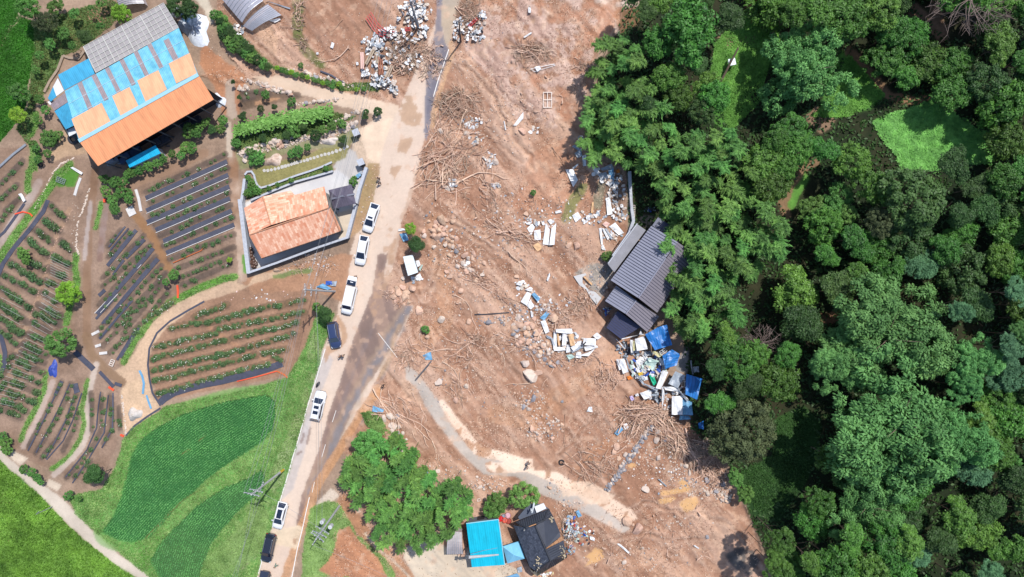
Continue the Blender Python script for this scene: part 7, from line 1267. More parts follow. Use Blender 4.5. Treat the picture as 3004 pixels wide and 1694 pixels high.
# the heap left of the wrecked house (frame H5)
for i, (P, z, m) in enumerate(([((680, 845), (900, 838), (905, 912), (690, 890)), .9, 'w'], [((690, 880), (715, 875), (745, 1060), (718, 1065)), .8, 't'], [((655, 870), (690, 860), (700, 1120), (650, 1110)), .6, 'w'], [((775, 890), (830, 880), (820, 1060), (765, 1065)), .9, 'w'], [((850, 920), (915, 905), (940, 1060), (880, 1070)), 1.3, 't'], [((880, 1090), (1010, 1000), (1020, 1050), (920, 1140)), 1.1, 'w'],
        [((1055, 965), (1220, 970), (1215, 1070), (1045, 1055)), 1.4, 'w'], [((1060, 1080), (1230, 1060), (1250, 1090), (1080, 1140)), .9, 'w'], [((1175, 935), (1235, 888), (1295, 950), (1240, 985)), .9, 'w'], [((650, 1080), (800, 1090), (820, 1130), (660, 1135)), .7, 'w'], [((830, 1050), (870, 1060), (880, 1150), (820, 1160)), .8, 'w'], [((820, 1190), (900, 1180), (940, 1220), (860, 1255)), .6, 'gg'],
        [((960, 1150), (1020, 1150), (1025, 1235), (945, 1225)), .6, 'w'], [((620, 980), (650, 970), (680, 1090), (655, 1100)), .5, 'g'], [((890, 1130), (1040, 1060), (1050, 1090), (900, 1165)), .8, 'g'], [((910, 1195), (1120, 1185), (1250, 1060), (1120, 1205)), .9, 'w'], [((545, 920), (620, 950), (640, 985), (570, 965)), .5, 'g'], [((1040, 1050), (1080, 1010), (1090, 1025), (1055, 1065)), 1.5, 'dk'])):
    panel('H5', P, z, m, {'w': 'white wall panel in the heap left of the wrecked house', 't': 'tan wooden board standing out of the white panel heap', 'g': 'bent grey strip at the edge of the white panel heap', 'gg': 'pale green panel at the lower edge of the white heap', 'dk': 'narrow dark strip lying on the white panel heap'}[m], group={'w': GW, 't': 'tan boards in the white heap', 'g': 'grey strips around the white heap'}.get(m))
for P, m, lb in ([((480, 740), (545, 725), (600, 880), (545, 905)), 'w', 'long white panel standing alone between the white heap and the grey strip'], [((470, 695), (560, 610), (600, 640), (530, 730)), 'lb', 'blue-shaded long panel above the lone white panel'], [((215, 480), (300, 345), (360, 375), (300, 535)), 'w', 'largest white panel in the group in the middle of the mud'], [((300, 540), (345, 450), (400, 540), (350, 585)), 'w', 'folded white sheet below the largest white panel of the middle group'], [((360, 380), (400, 355), (480, 440), (440, 480)), 'lb', 'pale blue panel right of the largest white panel of the middle group'], [((270, 320), (350, 280), (380, 310), (350, 345)), 'w', 'white bag-like sheet with a blue end, top of the middle group'],
                 [((155, 250), (215, 200), (255, 215), (225, 270)), 'w', 'small crumpled white sheet, top left of the middle group'], [((345, 600), (365, 600), (390, 680), (360, 690)), 'w', 'slim white piece below the middle group of sheets'], [((1050, 150), (1070, 140), (1175, 240), (1160, 262)), 't', 'thin plank resting on the pale concrete strip'], [((560, 190), (600, 90), (610, 130), (580, 210)), 'w', 'slim white sheet alone in the mud above the middle group']): panel('H5', P, .5, m, lb)
mb = MB(); mb.slab([W('H5', x, y, .35) for x, y in ((920, 140), (1080, 100), (1095, 125), (1040, 150), (1040, 230), (1120, 320), (1210, 350), (1290, 430), (1230, 520), (1150, 430), (1090, 320), (1000, 260))], .5); solo(mb, 'concrete_strip', conc, W('H5', 1050, 250, 0), 'pale concrete strip with a hooked end left of the grey house', 'concrete slab')
# pieces upstream (B3, B4)
for fr, P, m, lb in (('B3', ((1065, 660), (1120, 650), (1125, 740), (1070, 740)), 'w', 'white box-like panel, left one of the upright pair in the mud'), ('B3', ((1140, 775), (1165, 600), (1200, 650), (1190, 785)), 'w', 'long white panel in the middle of the upright pair'), ('B3', ((1195, 785), (1215, 640), (1255, 595), (1240, 780)), 'w', 'longest white panel, right one of the upright group'), ('B3', ((1180, 575), (1205, 560), (1230, 580), (1210, 610)), 'w', 'small white lump above the upright panels'), ('B3', ((1055, 790), (1100, 760), (1145, 805), (1095, 840)), 't', 'tan and white board below the upright panels'),
                     ('B3', ((1005, 640), (1050, 600), (1075, 630), (1040, 700)), 'w', 'crumpled white sheet left of the upright panels'), ('B3', ((1245, 495), (1290, 485), (1305, 505), (1250, 515)), 'w', 'small white rectangle above the upright panels'), ('B3', ((1335, 140), (1400, 135), (1440, 230), (1400, 290)), 'w', 'crumpled white sheet where the two thin logs meet near the forest'), ('B3', ((1390, 125), (1435, 90), (1445, 100), (1405, 135)), 'w', 'narrow white strip just above the crumpled sheet near the forest'),
                     ('B3', ((1680, 400), (1715, 385), (1735, 520), (1690, 530)), 'w', 'tall white panel beside the retaining wall'), ('B3', ((1390, 530), (1440, 500), (1470, 550), (1420, 590)), 'w', 'crumpled white foam mass right of the bare logs'), ('B3', ((1600, 490), (1625, 490), (1625, 525), (1605, 525)), 'w', 'small white square left of the tall white panel'), ('B3', ((1560, 420), (1575, 415), (1570, 510), (1550, 510)), 't', 'narrow upright plank left of the small white square'), ('B3', ((1510, 530), (1540, 530), (1540, 570), (1510, 565)), 'w', 'white tin lying between the foam mass and the small square'),
                     ('B4', ((400, 625), (450, 590), (525, 680), (480, 700)), 'w', 'long white panel above the end of the grey flat roof'), ('B4', ((340, 605), (370, 580), (405, 600), (375, 635)), 'pk', 'pink-edged board next to the long white panel'), ('B4', ((310, 640), (335, 635), (345, 780), (330, 780)), 'w', 'bent pale strip, leftmost of the twisted strips by the grey house'), ('B4', ((330, 790), (350, 780), (370, 830), (335, 820)), 'w', 'small folded end of the twisted strips by the grey house'), ('B4', ((335, 640), (355, 640), (400, 730), (385, 740)), 'w', 'second of the twisted pale strips by the grey house'), ('B4', ((360, 645), (380, 640), (430, 730), (415, 735)), 'g', 'third twisted strip, greyish, by the grey house'),
                     ('B4', ((250, 120), (275, 110), (320, 165), (290, 190)), 'w', 'white panel at the left of the pile in the forest shade'), ('B4', ((325, 130), (420, 90), (440, 130), (340, 150)), 'g', 'grey bent sheet on top of the pile in the forest shade'), ('B4', ((300, 180), (370, 160), (400, 200), (330, 230)), 'g', 'grey sheet in the middle of the pile in the forest shade'), ('B4', ((390, 150), (435, 130), (440, 240), (410, 240)), 'lb', 'bluish sheet at the right of the pile in the forest shade'), ('B4', ((455, 145), (485, 135), (490, 165), (460, 170)), 'og', 'orange scrap at the right edge of the shaded pile'),
                     ('A3', ((1390, 1250), (1410, 1235), (1460, 1270), (1440, 1285)), 'g', 'short grey sheet just below the ring at the forest edge'), ('A3', ((1410, 1310), (1470, 1265), (1475, 1330), (1440, 1350)), 'g', 'crushed grey box below the ring at the forest edge'), ('A3', ((1475, 1330), (1510, 1320), (1510, 1415), (1485, 1420)), 'w', 'white strip below the crushed grey box'), ('A3', ((1070, 575), (1110, 560), (1125, 590), (1095, 615)), 'w', 'white lump at the tip of the upper driftwood heap'), ('A3', ((890, 1070), (975, 955), (975, 1010), (915, 1075)), 'w', 'curved white strip between the boulders on the upper mud'), ('A3', ((805, 1035), (815, 1035), (830, 1110), (820, 1110)), 'w', 'thin white strip left of the curved one'),
                     ('A3', ((975, 315), (1040, 275), (1050, 283), (985, 325)), 'w', 'slim white stick above the upper driftwood heap'), ('A3', ((1015, 65), (1038, 65), (1040, 110), (1018, 110)), 'w', 'small white box near the top of the mud'), ('A2', ((1085, 360), (1108, 370), (1095, 415), (1072, 405)), 'w', 'white box alone on the upper left mud'), ('A2', ((1290, 530), (1310, 530), (1315, 555), (1295, 558)), 'w', 'little white box at the edge of the white rubble'), ('A2', ((950, 450), (970, 445), (972, 465), (955, 468)), 'w', 'tiny white box beside the two logs'), ('A2', ((500, 0), (540, 10), (735, 70), (725, 80)), 'g', 'long thin grey gutter lying beyond the plastic tunnels'), ('A2', ((545, 175), (640, 155), (650, 170), (600, 195)), 'w', 'white torn foam at the end of the smaller plastic tunnel'),
                     ('E2', ((1435, -10), (1530, 25), (1520, 55), (1430, 40)), 'lb', 'light blue ribbed sheet on the mound by the pale reeds'), ('B2', ((950, 1140), (1010, 1110), (1085, 1155), (1050, 1165)), 'lb', 'crumpled blue metal sheet, lower piece beside the leaning pole'), ('B2', ((1035, 1090), (1085, 1090), (1090, 1120), (1030, 1125)), 'bl', 'crumpled blue metal sheet, upper piece beside the leaning pole'), ('B2', ((1085, 1095), (1130, 1090), (1120, 1135), (1070, 1130)), 'g', 'grey sheet right of the crumpled blue ones'), ('C3', ((260, 560), (330, 530), (345, 600), (290, 600)), 'lb', 'crumpled blue scrap tangled in branches at the road edge'), ('E3', ((265, 550), (300, 540), (318, 590), (290, 598)), 'lb', 'small blue sheet above the lower bamboo clump'),
                     ('C3', ((1660, 1040), (1680, 1000), (1705, 1000), (1710, 1045)), 'w', 'small white cloth alone on the bare mud slope'), ('E4', ((440, 225), (500, 165), (520, 195), (470, 245)), 'lb', 'white and blue tin sheet among the branches above the rubble wall'), ('E4', ((510, 150), (550, 140), (565, 180), (535, 195)), 'w', 'white lump beside the tin sheet above the rubble wall'), ('E4', ((1115, 1185), (1130, 1180), (1168, 1205), (1160, 1212)), 'w', 'slim white board on the lower right mud'), ('E4', ((465, 1170), (485, 1165), (575, 1240), (565, 1252)), 'w', 'white plank at the lower edge of the mud'), ('E4', ((815, 620), (825, 615), (890, 675), (885, 682)), 'g', 'thin grey strip beside the brown puddles'),
                     ('K5', ((150, 320), (290, 310), (340, 450), (230, 480)), 'lb', 'pale blue crumpled sheet at the foot of the roadside trees'), ('K5', ((130, 220), (240, 210), (270, 250), (130, 270)), 'w', 'white slab at the road edge above the pale blue sheet'), ('K5', ((470, 870), (550, 860), (580, 960), (520, 1000)), 'w', 'white sheet leaning at the right of the roadside shed'), ('K5', ((545, 1030), (610, 940), (625, 960), (570, 1085)), 'gg', 'pale angled sheet right of the roadside shed'), ('K5', ((480, 1180), (570, 1120), (600, 1240), (560, 1280)), 'w', 'white broken sink below the roadside shed'), ('E3', ((1565, 895), (1590, 880), (1620, 930), (1590, 945)), 'lb', 'light blue lid at the top of the household scrap heap'), ('E3', ((1685, 1100), (1730, 1120), (1725, 1145), (1690, 1130)), 'w', 'white board at the right of the household scrap heap'),
                     ('H3', ((1010, 1300), (1090, 1270), (1100, 1360), (1030, 1380)), 'g', 'grey box at the bottom edge below the canopy tent'), ('H3', ((800, 1453), (1010, 1390), (1060, 1440), (900, 1500)), 'lb', 'pale blue roof scrap cut by the bottom edge'), ('B1', ((600, 125), (620, 115), (705, 165), (695, 185)), 'w', 'white bench slab below the barn corner'), ('B1', ((155, 350), (180, 340), (220, 400), (200, 415)), 'w', 'white board at the edge of the far left track')):
    panel(fr, P, .3, m, lb, warp=.14)
# wrecked house (frame H4)
WH = 'wreck'
for P, z, m, lb in ((((310, 260), (350, 265), (350, 435), (320, 430)), 2.0, 'w', 'narrow white wall piece, left end of the wrecked house'), (((375, 250), (500, 215), (545, 385), (400, 410)), 2.2, 'w', 'large white wall sheet under the torn roof edge of the wrecked house'), (((345, 280), (378, 270), (385, 400), (350, 410)), 2.1, 'cr', 'cream board between the two white wall pieces of the wrecked house'), (((195, 240), (430, 195), (520, 175), (200, 258)), 2.6, 'w', 'long thin white eaves strip of the wrecked house'), (((430, 190), (455, 118), (465, 170), (500, 195)), 2.9, 'w', 'white torn spike of roof flashing'), (((115, 245), (135, 250), (250, 370), (235, 385)), 1.6, 'w', 'slanting white strip left of the wrecked house'),
                    (((240, 290), (270, 285), (290, 380), (275, 385)), 1.5, 'dk', 'black metal frame piece left of the white wall'), (((510, 190), (690, 90), (730, 370), (640, 400)), 3.0, 'b', 'upper cobalt blue roof sheet of the wrecked house, half under the bamboo'), (((690, 90), (800, 60), (870, 330), (730, 372)), 2.9, 'b', 'right piece of the upper cobalt blue roof, in the bamboo shade'), (((595, 420), (640, 410), (745, 465), (690, 495)), 1.8, 'cr', 'cream square panel between the two blue roofs'), (((740, 470), (870, 390), (970, 450), (780, 650)), 2.4, 'b', 'middle cobalt blue curved roof sheet, upper half'), (((780, 650), (800, 470), (975, 460), (930, 600)), 2.3, 'b', 'middle cobalt blue curved roof sheet, lower half'),
                    (((125, 525), (155, 515), (205, 655), (165, 665)), .9, 'w', 'left narrow panel of the three white panels below the wreck'), (((165, 520), (235, 508), (290, 690), (215, 712)), 1.1, 'w', 'wide middle panel of the three white panels below the wreck'), (((245, 500), (270, 510), (315, 640), (295, 655)), 1.0, 'g', 'right thin panel of the three white panels below the wreck'), (((300, 640), (320, 645), (355, 700), (340, 715)), .8, 'w', 'short white strip beside the three panels below the wreck'), (((500, 570), (580, 500), (670, 560), (610, 680)), 1.2, 'gg', 'pale green glass sheet in the middle of the wreck'), (((540, 500), (700, 540), (690, 560), (560, 560)), 1.4, 'gg', 'pale green upper sheet in the middle of the wreck'),
                    (((380, 560), (440, 550), (455, 640), (420, 655)), .9, 'w', 'rounded white tub left of the green glass sheet'), (((700, 500), (780, 530), (770, 590), (710, 600)), 1.3, 'w', 'white sheet beside the middle blue roof'), (((565, 735), (625, 720), (665, 845), (620, 870)), 1.0, 'gr', 'bright green panel in the wreck'), (((745, 665), (820, 690), (720, 920), (650, 905)), 1.5, 'w', 'big white folded wall sheet right of the green panel'), (((380, 715), (400, 720), (510, 850), (490, 870)), 1.0, 'g', 'long grey rail, left arm of the bent rail below the green panel'), (((490, 860), (510, 845), (690, 915), (670, 945)), 1.0, 'g', 'long grey rail, right arm of the bent rail below the green panel'),
                    (((915, 678), (1050, 738), (945, 905), (820, 845)), 1.9, 'g', 'square grey panel with white rim and thin crossed wires'), (((1060, 715), (1275, 780), (1200, 1060), (1045, 985)), 2.4, 'b', 'lower cobalt blue roof sheet at the edge of the trees'), (((735, 895), (760, 885), (770, 1010), (740, 1180)), 1.4, 'w', 'thin white curved fin hanging down below the grey square'), (((760, 885), (900, 890), (1000, 960), (780, 930)), 1.7, 'w', 'white curved awning above the big white floor panel'), (((868, 1010), (1010, 1010), (1010, 1260), (866, 1258)), 1.3, 'w', 'big white floor panel below the awning'), (((1010, 1050), (1135, 1085), (1145, 1265), (1010, 1262)), 1.2, 'lb', 'bluish ribbed panel right of the big white floor panel'),
                    (((975, 1265), (1095, 1275), (1120, 1320), (965, 1330)), .8, 'lb', 'bluish torn panel below the ribbed one'), (((900, 880), (930, 890), (1100, 1080), (1060, 1075)), 1.8, 'g', 'long grey beam crossing beneath the grey square panel'), (((1000, 980), (1030, 970), (1090, 1060), (1070, 1080)), 1.6, 'w', 'white strip beside the lower blue roof'), (((440, 970), (560, 930), (600, 1020), (500, 1060)), .8, 'w', 'crumpled white bag pile above the driftwood'), (((375, 985), (420, 975), (430, 1010), (385, 1015)), .6, 'w', 'small white bundle left of the bag pile'), (((300, 1015), (345, 1005), (370, 1060), (330, 1075)), .5, 'lv', 'lavender cloth at the top of the driftwood'),
                    (((415, 700), (470, 690), (485, 725), (430, 740)), .8, 'yl', 'yellow crate in the wreck'), (((265, 750), (320, 740), (345, 785), (285, 795)), .5, 'og', 'orange crumpled cloth left of the wreck'), (((1220, 1370), (1290, 1340), (1290, 1453), (1225, 1440)), 1.0, 'b', 'small blue sheet under the trees at the right of the driftwood'), (((1150, 620), (1225, 615), (1230, 690), (1160, 695)), .8, 'g', 'small grey square sheet beside the concrete lane in the shade'), (((1112, 535), (1130, 535), (1155, 720), (1135, 725)), .6, 'g', 'long grey pipe-like sheet beside the concrete lane in the shade')):
    panel('H4', P, z, m, lb, warp=.3)
# loose fragments
def scrap(fr, cx, cy, rx, ry, n, s0, s1, ms, h, lb, name='scrap_piece', cat='scrap', rot=0):
    for _ in range(n):
        a = rng.uniform(0, 6.283); q = rng.random()**.75; dx, dy = math.cos(a)*q*rx, math.sin(a)*q*ry; cc, ss = math.cos(R(rot)), math.sin(R(rot)); SC.append((rng.uniform(s0, s1), WG(fr, cx+dx*cc-dy*ss, cy+dx*ss+dy*cc, rng.random()*h*(1-q*.6)), rng.choice(list(ms)), lb, name, cat))
SC = []; w4 = ['w', 'w', 'wd', 'wd', 'g']; PM['wd'] = M('dirty_white', (222, 208, 194), .7, .2, 2, objvar=.15); hh = ['w', 'g', 'wd', 'bl', 'dk', 'w', 'gg', 'wd', 'dk', 'lb', 'g', 'br', 'br', 'rd']
LW = 'white foam or panel fragment in the rubble beside the upper road'; LH_ = 'small household scrap in the heap right of the dark tiled house'; LR = 'loose white fragment of the wrecked house'; LU = 'small white fragment lying on the open mud'
for a in ((150, 600, 150, 150, 90), (400, 440, 190, 90, 80), (260, 780, 150, 160, 60), (700, 180, 150, 220, 110), (840, 200, 100, 200, 50), (290, 1080, 180, 120, 100), (600, 700, 240, 260, 50), (430, 1210, 60, 80, 26), (60, 980, 50, 70, 24), (820, 460, 60, 60, 22), (560, 100, 70, 30, 10), (500, 250, 30, 40, 10), (1300, 400, 90, 160, 40), (1500, 420, 150, 140, 60), (1600, 200, 60, 70, 16), (640, 780, 150, 150, 30)): scrap('H6', *a, .2, .85, ['w', 'w', 'w', 'wd', 'w', 'g', 'wd', 'dk'], 1.2, LW)
for fr, a in (('K5', (500, 1250, 120, 90, 20)), ('B3', (350, 260, 60, 50, 34)), ('B3', (690, 60, 60, 70, 30)), ('B3', (745, 270, 40, 25, 14)), ('B3', (1100, 600, 130, 70, 36)), ('B3', (1560, 540, 130, 60, 40)), ('B4', (450, 320, 90, 130, 70)), ('B4', (480, 520, 80, 80, 40)), ('B4', (420, 690, 90, 70, 30)), ('B4', (380, 190, 120, 70, 40)), ('B3', (960, 1120, 60, 40, 20)), ('A3', (540, 1040, 90, 60, 40)), ('A3', (1080, 1110, 60, 30, 10)), ('B3', (480, 950, 60, 40, 12)), ('A3', (580, 1190, 70, 60, 20)), ('A2', (290, 250, 60, 50, 26))): scrap(fr, *a, .2, .8, w4, .4, LU)
scrap('H5', 480, 560, 420, 260, 120, .15, .6, w4, .2, LU); scrap('C3', 1250, 440, 260, 130, 90, .12, .5, w4, .2, LU); scrap('B3', 1000, 560, 500, 260, 130, .12, .45, w4, .1, LU); scrap('E4', 900, 560, 420, 240, 90, .1, .4, w4, .1, LU); scrap('H5', 880, 1020, 260, 160, 60, .3, 1.0, w4, .9, LR); scrap('H4', 560, 620, 240, 200, 170, .3, 1.1, ['w', 'w', 'w', 'gg', 'w', 'wd', 'g', 'bl', 'cr', 'w'], 1.2, LR); scrap('H4', 300, 400, 180, 120, 50, .3, 1.1, ['w', 'g', 'g', 'dk'], .9, LR); scrap('H4', 660, 1010, 160, 90, 60, .3, .9, ['w', 'g', 'dk', 'dk', 'g'], .8, LR); scrap('H4', 920, 900, 160, 160, 50, .3, .9, ['w', 'g', 'dk', 'br'], .9, LR); scrap('H4', 850, 1150, 250, 150, 40, .2, .7, w4, .5, LR)
scrap('H3', 1900, 620, 130, 200, 170, .15, .75, hh, .8, LH_); scrap('H3', 1900, 1000, 100, 100, 50, .15, .5, hh, .5, LH_); scrap('E4', 120, 1080, 170, 110, 90, .15, .6, hh, .5, LH_); scrap('H3', 1450, 1400, 180, 50, 50, .2, .6, ['cr', 'w', 't', 'br'], .3, 'pale broken tile or board below the dark tiled house'); scrap('H5', 1370, 600, 60, 60, 30, .15, .5, ['bl', 'dk', 'lb', 'w'], .5, 'bluish scrap beneath the eaves of the grey house'); scrap('B2', 900, 940, 280, 100, 30, .1, .4, w4, .1, LU); scrap('B4', 750, 480, 70, 20, 26, .2, .5, ['dk', 'dk', 'g', 'bl'], .3, 'dark jar or bag behind the grey house'); scrap('C2', 500, 60, 350, 60, 30, .1, .4, ['w', 'pk', 'w'], .05, LU)
SC.sort(key=lambda t: -t[0]); SMH = {}
def scrap_mesh(m):
    b = MB(); t = random.choice((0, 1, 2))
    if t == 0: b.slab([(-.5, -.3, .1), (.1, -.42, .02), (.5, -.2, .12), (.4, .35, .04), (-.1, .4, .2), (-.45, .2, .05)], .06)
    elif t == 1: b.box((0, 0, .1), .9, .45, .1, 0, .25, .1); b.box((.1, .2, .15), .5, .3, .06, .7, -.3, .2)
    else: b.slab([(-.5, -.2, .0), (0, -.25, .25), (0, .25, .3), (-.45, .2, .05)], .05); b.slab([(0, -.25, .25), (.5, -.15, .02), (.45, .3, .0), (0, .25, .3)], .05)
    o = b.build('scrap', PM[m], None); me = o.data; bpy.data.objects.remove(o); return me
print('scrap', len(SC)); rest = {}
for i, (s, p, m, lb, nm, cat) in enumerate(SC):
    if m not in SMH: SMH[m] = [scrap_mesh(m) for _ in range(5)]
    me = random.choice(SMH[m])
    if i < 300: o = link(bpy.data.objects.new(nm, me)); o.location = p; o.rotation_euler = (random.uniform(-.4, .4), random.uniform(-.4, .4), random.uniform(0, 6)); o.scale = (s, s*random.uniform(.6, 1.1), s); tag(o, lb, cat, 'fragments: '+lb)
    else:
        mt = Matrix.LocRotScale(p, Quaternion((random.random(), random.uniform(-.2, .2), random.uniform(-.2, .2), random.uniform(-1, 1))).normalized(), Vector((s, s, s))); b = rest.setdefault(m, [])
        b += [[mt @ me.vertices[v].co for v in pg.vertices] for pg in me.polygons]
mb = MB(); ks = list(rest)
for j, m in enumerate(ks):
    mb.cur = j
    for f_ in rest[m]: mb.face(f_)
tag(mb.build('scrap_litter', [PM[k] for k in ks]), 'small broken bits of panel, foam and household scrap strewn over the mud', 'litter', kind='stuff')
# red bent roof purlins, ladder-like frame, ring, tubs
def bundle(fr, P, n, off, r, m, label, name, cat, z=.5):
    mb = MB()
    for i in range(n):
        q = [W(fr, x, y, WG(fr, x, y).z+z) for x, y in P]; d = (q[-1]-q[0]).normalized(); s = Vector((-d.y, d.x, 0))*off*(i-(n-1)/2); mb.tube([p+s+Vector((0, 0, .05*(i % 2))) for p in q], r, 4)
    return solo(mb, name, m, WG(fr, *P[0]), label, cat)
bundle('A2', [(1395, 130), (1460, 230), (1520, 285), (1600, 300)], 4, .42, .09, PM['rd'], 'bundle of bent red steel bars at the left of the white rubble', 'red_steel_bars', 'steel bars', .6)
bundle('H6', [(1430, 360), (1545, 250)], 2, .3, .1, PM['rd'], 'short red bars in the rubble right of the upper road', 'red_steel_bars', 'steel bars', .6); bundle('H6', [(580, 395), (655, 390)], 3, .25, .08, PM['rd'], 'small red bars beside the grey-blue poles', 'red_steel_bars', 'steel bars'); bundle('H6', [(250, 760), (265, 1000)], 3, .3, .13, PM['br'], 'rusty red beams standing in the white rubble', 'rusty_beams', 'beams', .8)
for P, lb in (([(60, 860), (180, 640)], 'broad grey weathered plank, left one in the rubble'), ([(210, 850), (215, 700)], 'broad grey weathered plank, upright one in the rubble'), ([(340, 1040), (410, 880)], 'broad grey weathered plank, lower right one in the rubble'), ([(15, 920), (10, 700)], 'long pale corrugated strip at the left of the rubble')): bundle('H6', P, 2, .3, .17, WM[2] if 'pale' not in lb else PM['pk'], lb, 'plank', 'plank', .7)
def ladder(fr, P, n, label, m, bars=3, r=.05, name='metal_frame', z=.25):
    q = [W(fr, x, y, WG(fr, x, y).z+z) for x, y in P]; mb = MB()
    for i in range(bars): t = i/(bars-1); mb.tube([q[0].lerp(q[1], t), q[3].lerp(q[2], t)], r, 4)
    for i in range(n): t = i/(n-1); mb.tube([q[0].lerp(q[3], t)-(q[1]-q[0])*.03+Vector((0, 0, .06)), q[1].lerp(q[2], t)+(q[1]-q[0])*.06+Vector((0, 0, .06))], r, 4)
    solo(mb, name, m, WG(fr, *P[0]), label, 'frame')
wf = M('white_frame', (240, 226, 216), .5, .05)
ladder('A3', [(1145, 790), (1215, 790), (1215, 918), (1145, 918)], 3, 'white rectangular metal frame lying alone on the upper mud', wf, r=.07); ladder('A3', [(1040, 590), (1230, 550), (1240, 560), (1070, 615)], 2, 'thin grey bent frame at the tip of the upper driftwood heap', steel, 2, .04); ladder('C1', [(950, 595), (980, 605), (960, 655), (930, 640)], 4, 'small white slatted frame at the lower end of the garden rows', wf, 2, .07); ladder('B1', [(490, 200), (560, 225), (545, 265), (478, 240)], 4, 'grey lattice bench frame on the small green plot', steel, 5, .04); ladder('E3', [(730, 785), (750, 782), (752, 800), (728, 806)], 2, 'small white square frame right of the lower bamboo clump', wf, 2, .06); ladder('H2', [(405, 10), (425, 10), (420, 190), (405, 190)], 9, 'thin white ladder against the retaining wall above the grey house', wf, 2, .04, 'ladder')
ladder('H4', [(700, 420), (770, 370), (800, 410), (730, 460)], 3, 'blue-grey window frame between the two upper blue roofs', steel, 3, .05, z=2.2); ladder('H4', [(1000, 820), (1070, 820), (1060, 900), (1000, 880)], 2, 'thin crossed frame between the grey square and the lower blue roof', wf, 3, .04, z=1.8)
def ring(fr, x, y, R_, r, m, label, cat='tyre', name='tyre'):
    p = WG(fr, x, y, .12); mb = MB(); mb.tube([p+Vector((math.cos(a)*R_, math.sin(a)*R_, .08*math.sin(a))) for a in np.linspace(0, 6.283, 17)], r, 6, False); solo(mb, name, m, p, label, cat, smooth=True)
ring('A3', 1465, 1182, .42, .1, steel, 'grey ring lying at the forest edge', 'ring', 'ring'); ring('E3', 1445, 475, .4, .14, tyre, 'black tyre at the left end of the lower driftwood'); ring('B1', 343, 98, .33, .13, tyre, 'black tyre beside the track below the barn')
ring('H3', 1870-60, 1250-150, .34, .12, tyre, 'tyre at the lower side of the household scrap'); ring('A1', 458, 1188, .5, .2, tyre, 'round black tub beside the low end of the barn', 'tub', 'tub'); ring('A1', 625, 1185, .7, .3, M('dark_scrap', (58, 60, 70)), 'black coiled heap at the barn corner', 'coil', 'coil')
def pot(fr, x, y, r, h, m, label, group, name='jar', cat='jar'):
    p = WG(fr, x, y); rt = empty(name, p, label, cat, group); mb = MB(); mb.tube([(0, 0, 0), (0, 0, h*.35), (0, 0, h*.7), (0, 0, h*.92), (0, 0, h)], [r*.6, r, r*.95, r*.6, r*.62], 12); mb.build('pot_body', m, rt, smooth=True); mb = MB(); mb.tube([(0, 0, h+.01), (0, 0, h+.09), (0, 0, h+.13)], [r*.68, r*.6, r*.15], 10); mb.build('lid', m, rt, smooth=True)
jm = M('glazed_brown', (104, 78, 66), .3, .2, 3, coat=.4)
for x, y, r in ((190, 1085, .3), (220, 1095, .3), (195, 1125, .34), (235, 1140, .34), (205, 1160, .34), (225, 1180, .3), (205, 1200, .36), (245, 1220, .36), (260, 1255, .34), (220, 1280, .5), (265, 1290, .34), (285, 1280, .3), (240, 1325, .36), (270, 1330, .3), (290, 1300, .28), (215, 1345, .28)): pot('H1', x, y, r, r*2, jm, 'brown glazed storage jar in the lower left corner of the walled yard', 'brown storage jars in the walled yard')
for x, y, c, lb in ((735, 455, (226, 40, 44), 'bright red round tub above the cyan roof'), (810, 480, (224, 110, 90), 'orange-red round tub, middle of the tub group'), (860, 400, (226, 180, 190), 'pink round tub, topmost of the tub group'), (790, 430, (150, 160, 180), 'grey-blue round tub in the tub group'), (870, 495, (170, 80, 70), 'brownish red tub at the lower right of the tub group')):
    p = WG('H3', x, y); mb = MB(); mb.tube([p, p+Vector((0, 0, .5))], [.38, .5], 16, False); mb.tube([p+Vector((0, 0, .05)), p+Vector((0, 0, .3))], [.36, .42], 16); solo(mb, 'tub', M('tub_%d' % x, c, .4, .05), p, lb, 'tub')
for x, y, lb in ((1350, 1400, 'dark stone pier at the lower yard gate'), (1310, 1150, 'dark stone pier at the upper yard gate')):
    p = WG('A2', x, y); rt = empty('gate_pier', p, lb, 'pillar'); mb = MB(); mb.box(p+Vector((0, 0, .8)), .8, .8, 1.7, .4); part(mb, 'shaft', M('slate', (84, 88, 100), .8, .15), rt); mb = MB(); mb.box(p+Vector((0, 0, 1.72)), 1.1, 1.1, .14, .4); part(mb, 'cap', concw, rt)
for x, y in ((1640, 130), (1665, 100)): p = WG('H1', x, y); mb = MB(); mb.tube([p, p+Vector((0, 0, .5))], [.3, .34], 12); mb.box(p+Vector((.3, .2, .3)), .4, .5, .6, .4); solo(mb, 'blue_bin', PM['lb'] if x < 1650 else PM['g'], p, 'pale blue bin by the yard wall' if x < 1650 else 'grey bin by the yard wall', 'bin')
p = WG('H1', 1585, 205); tree('gardent', p, .9, 1.2, 'potted shrub by the wall at the carport corner', 'shrub', None, 'shrub')
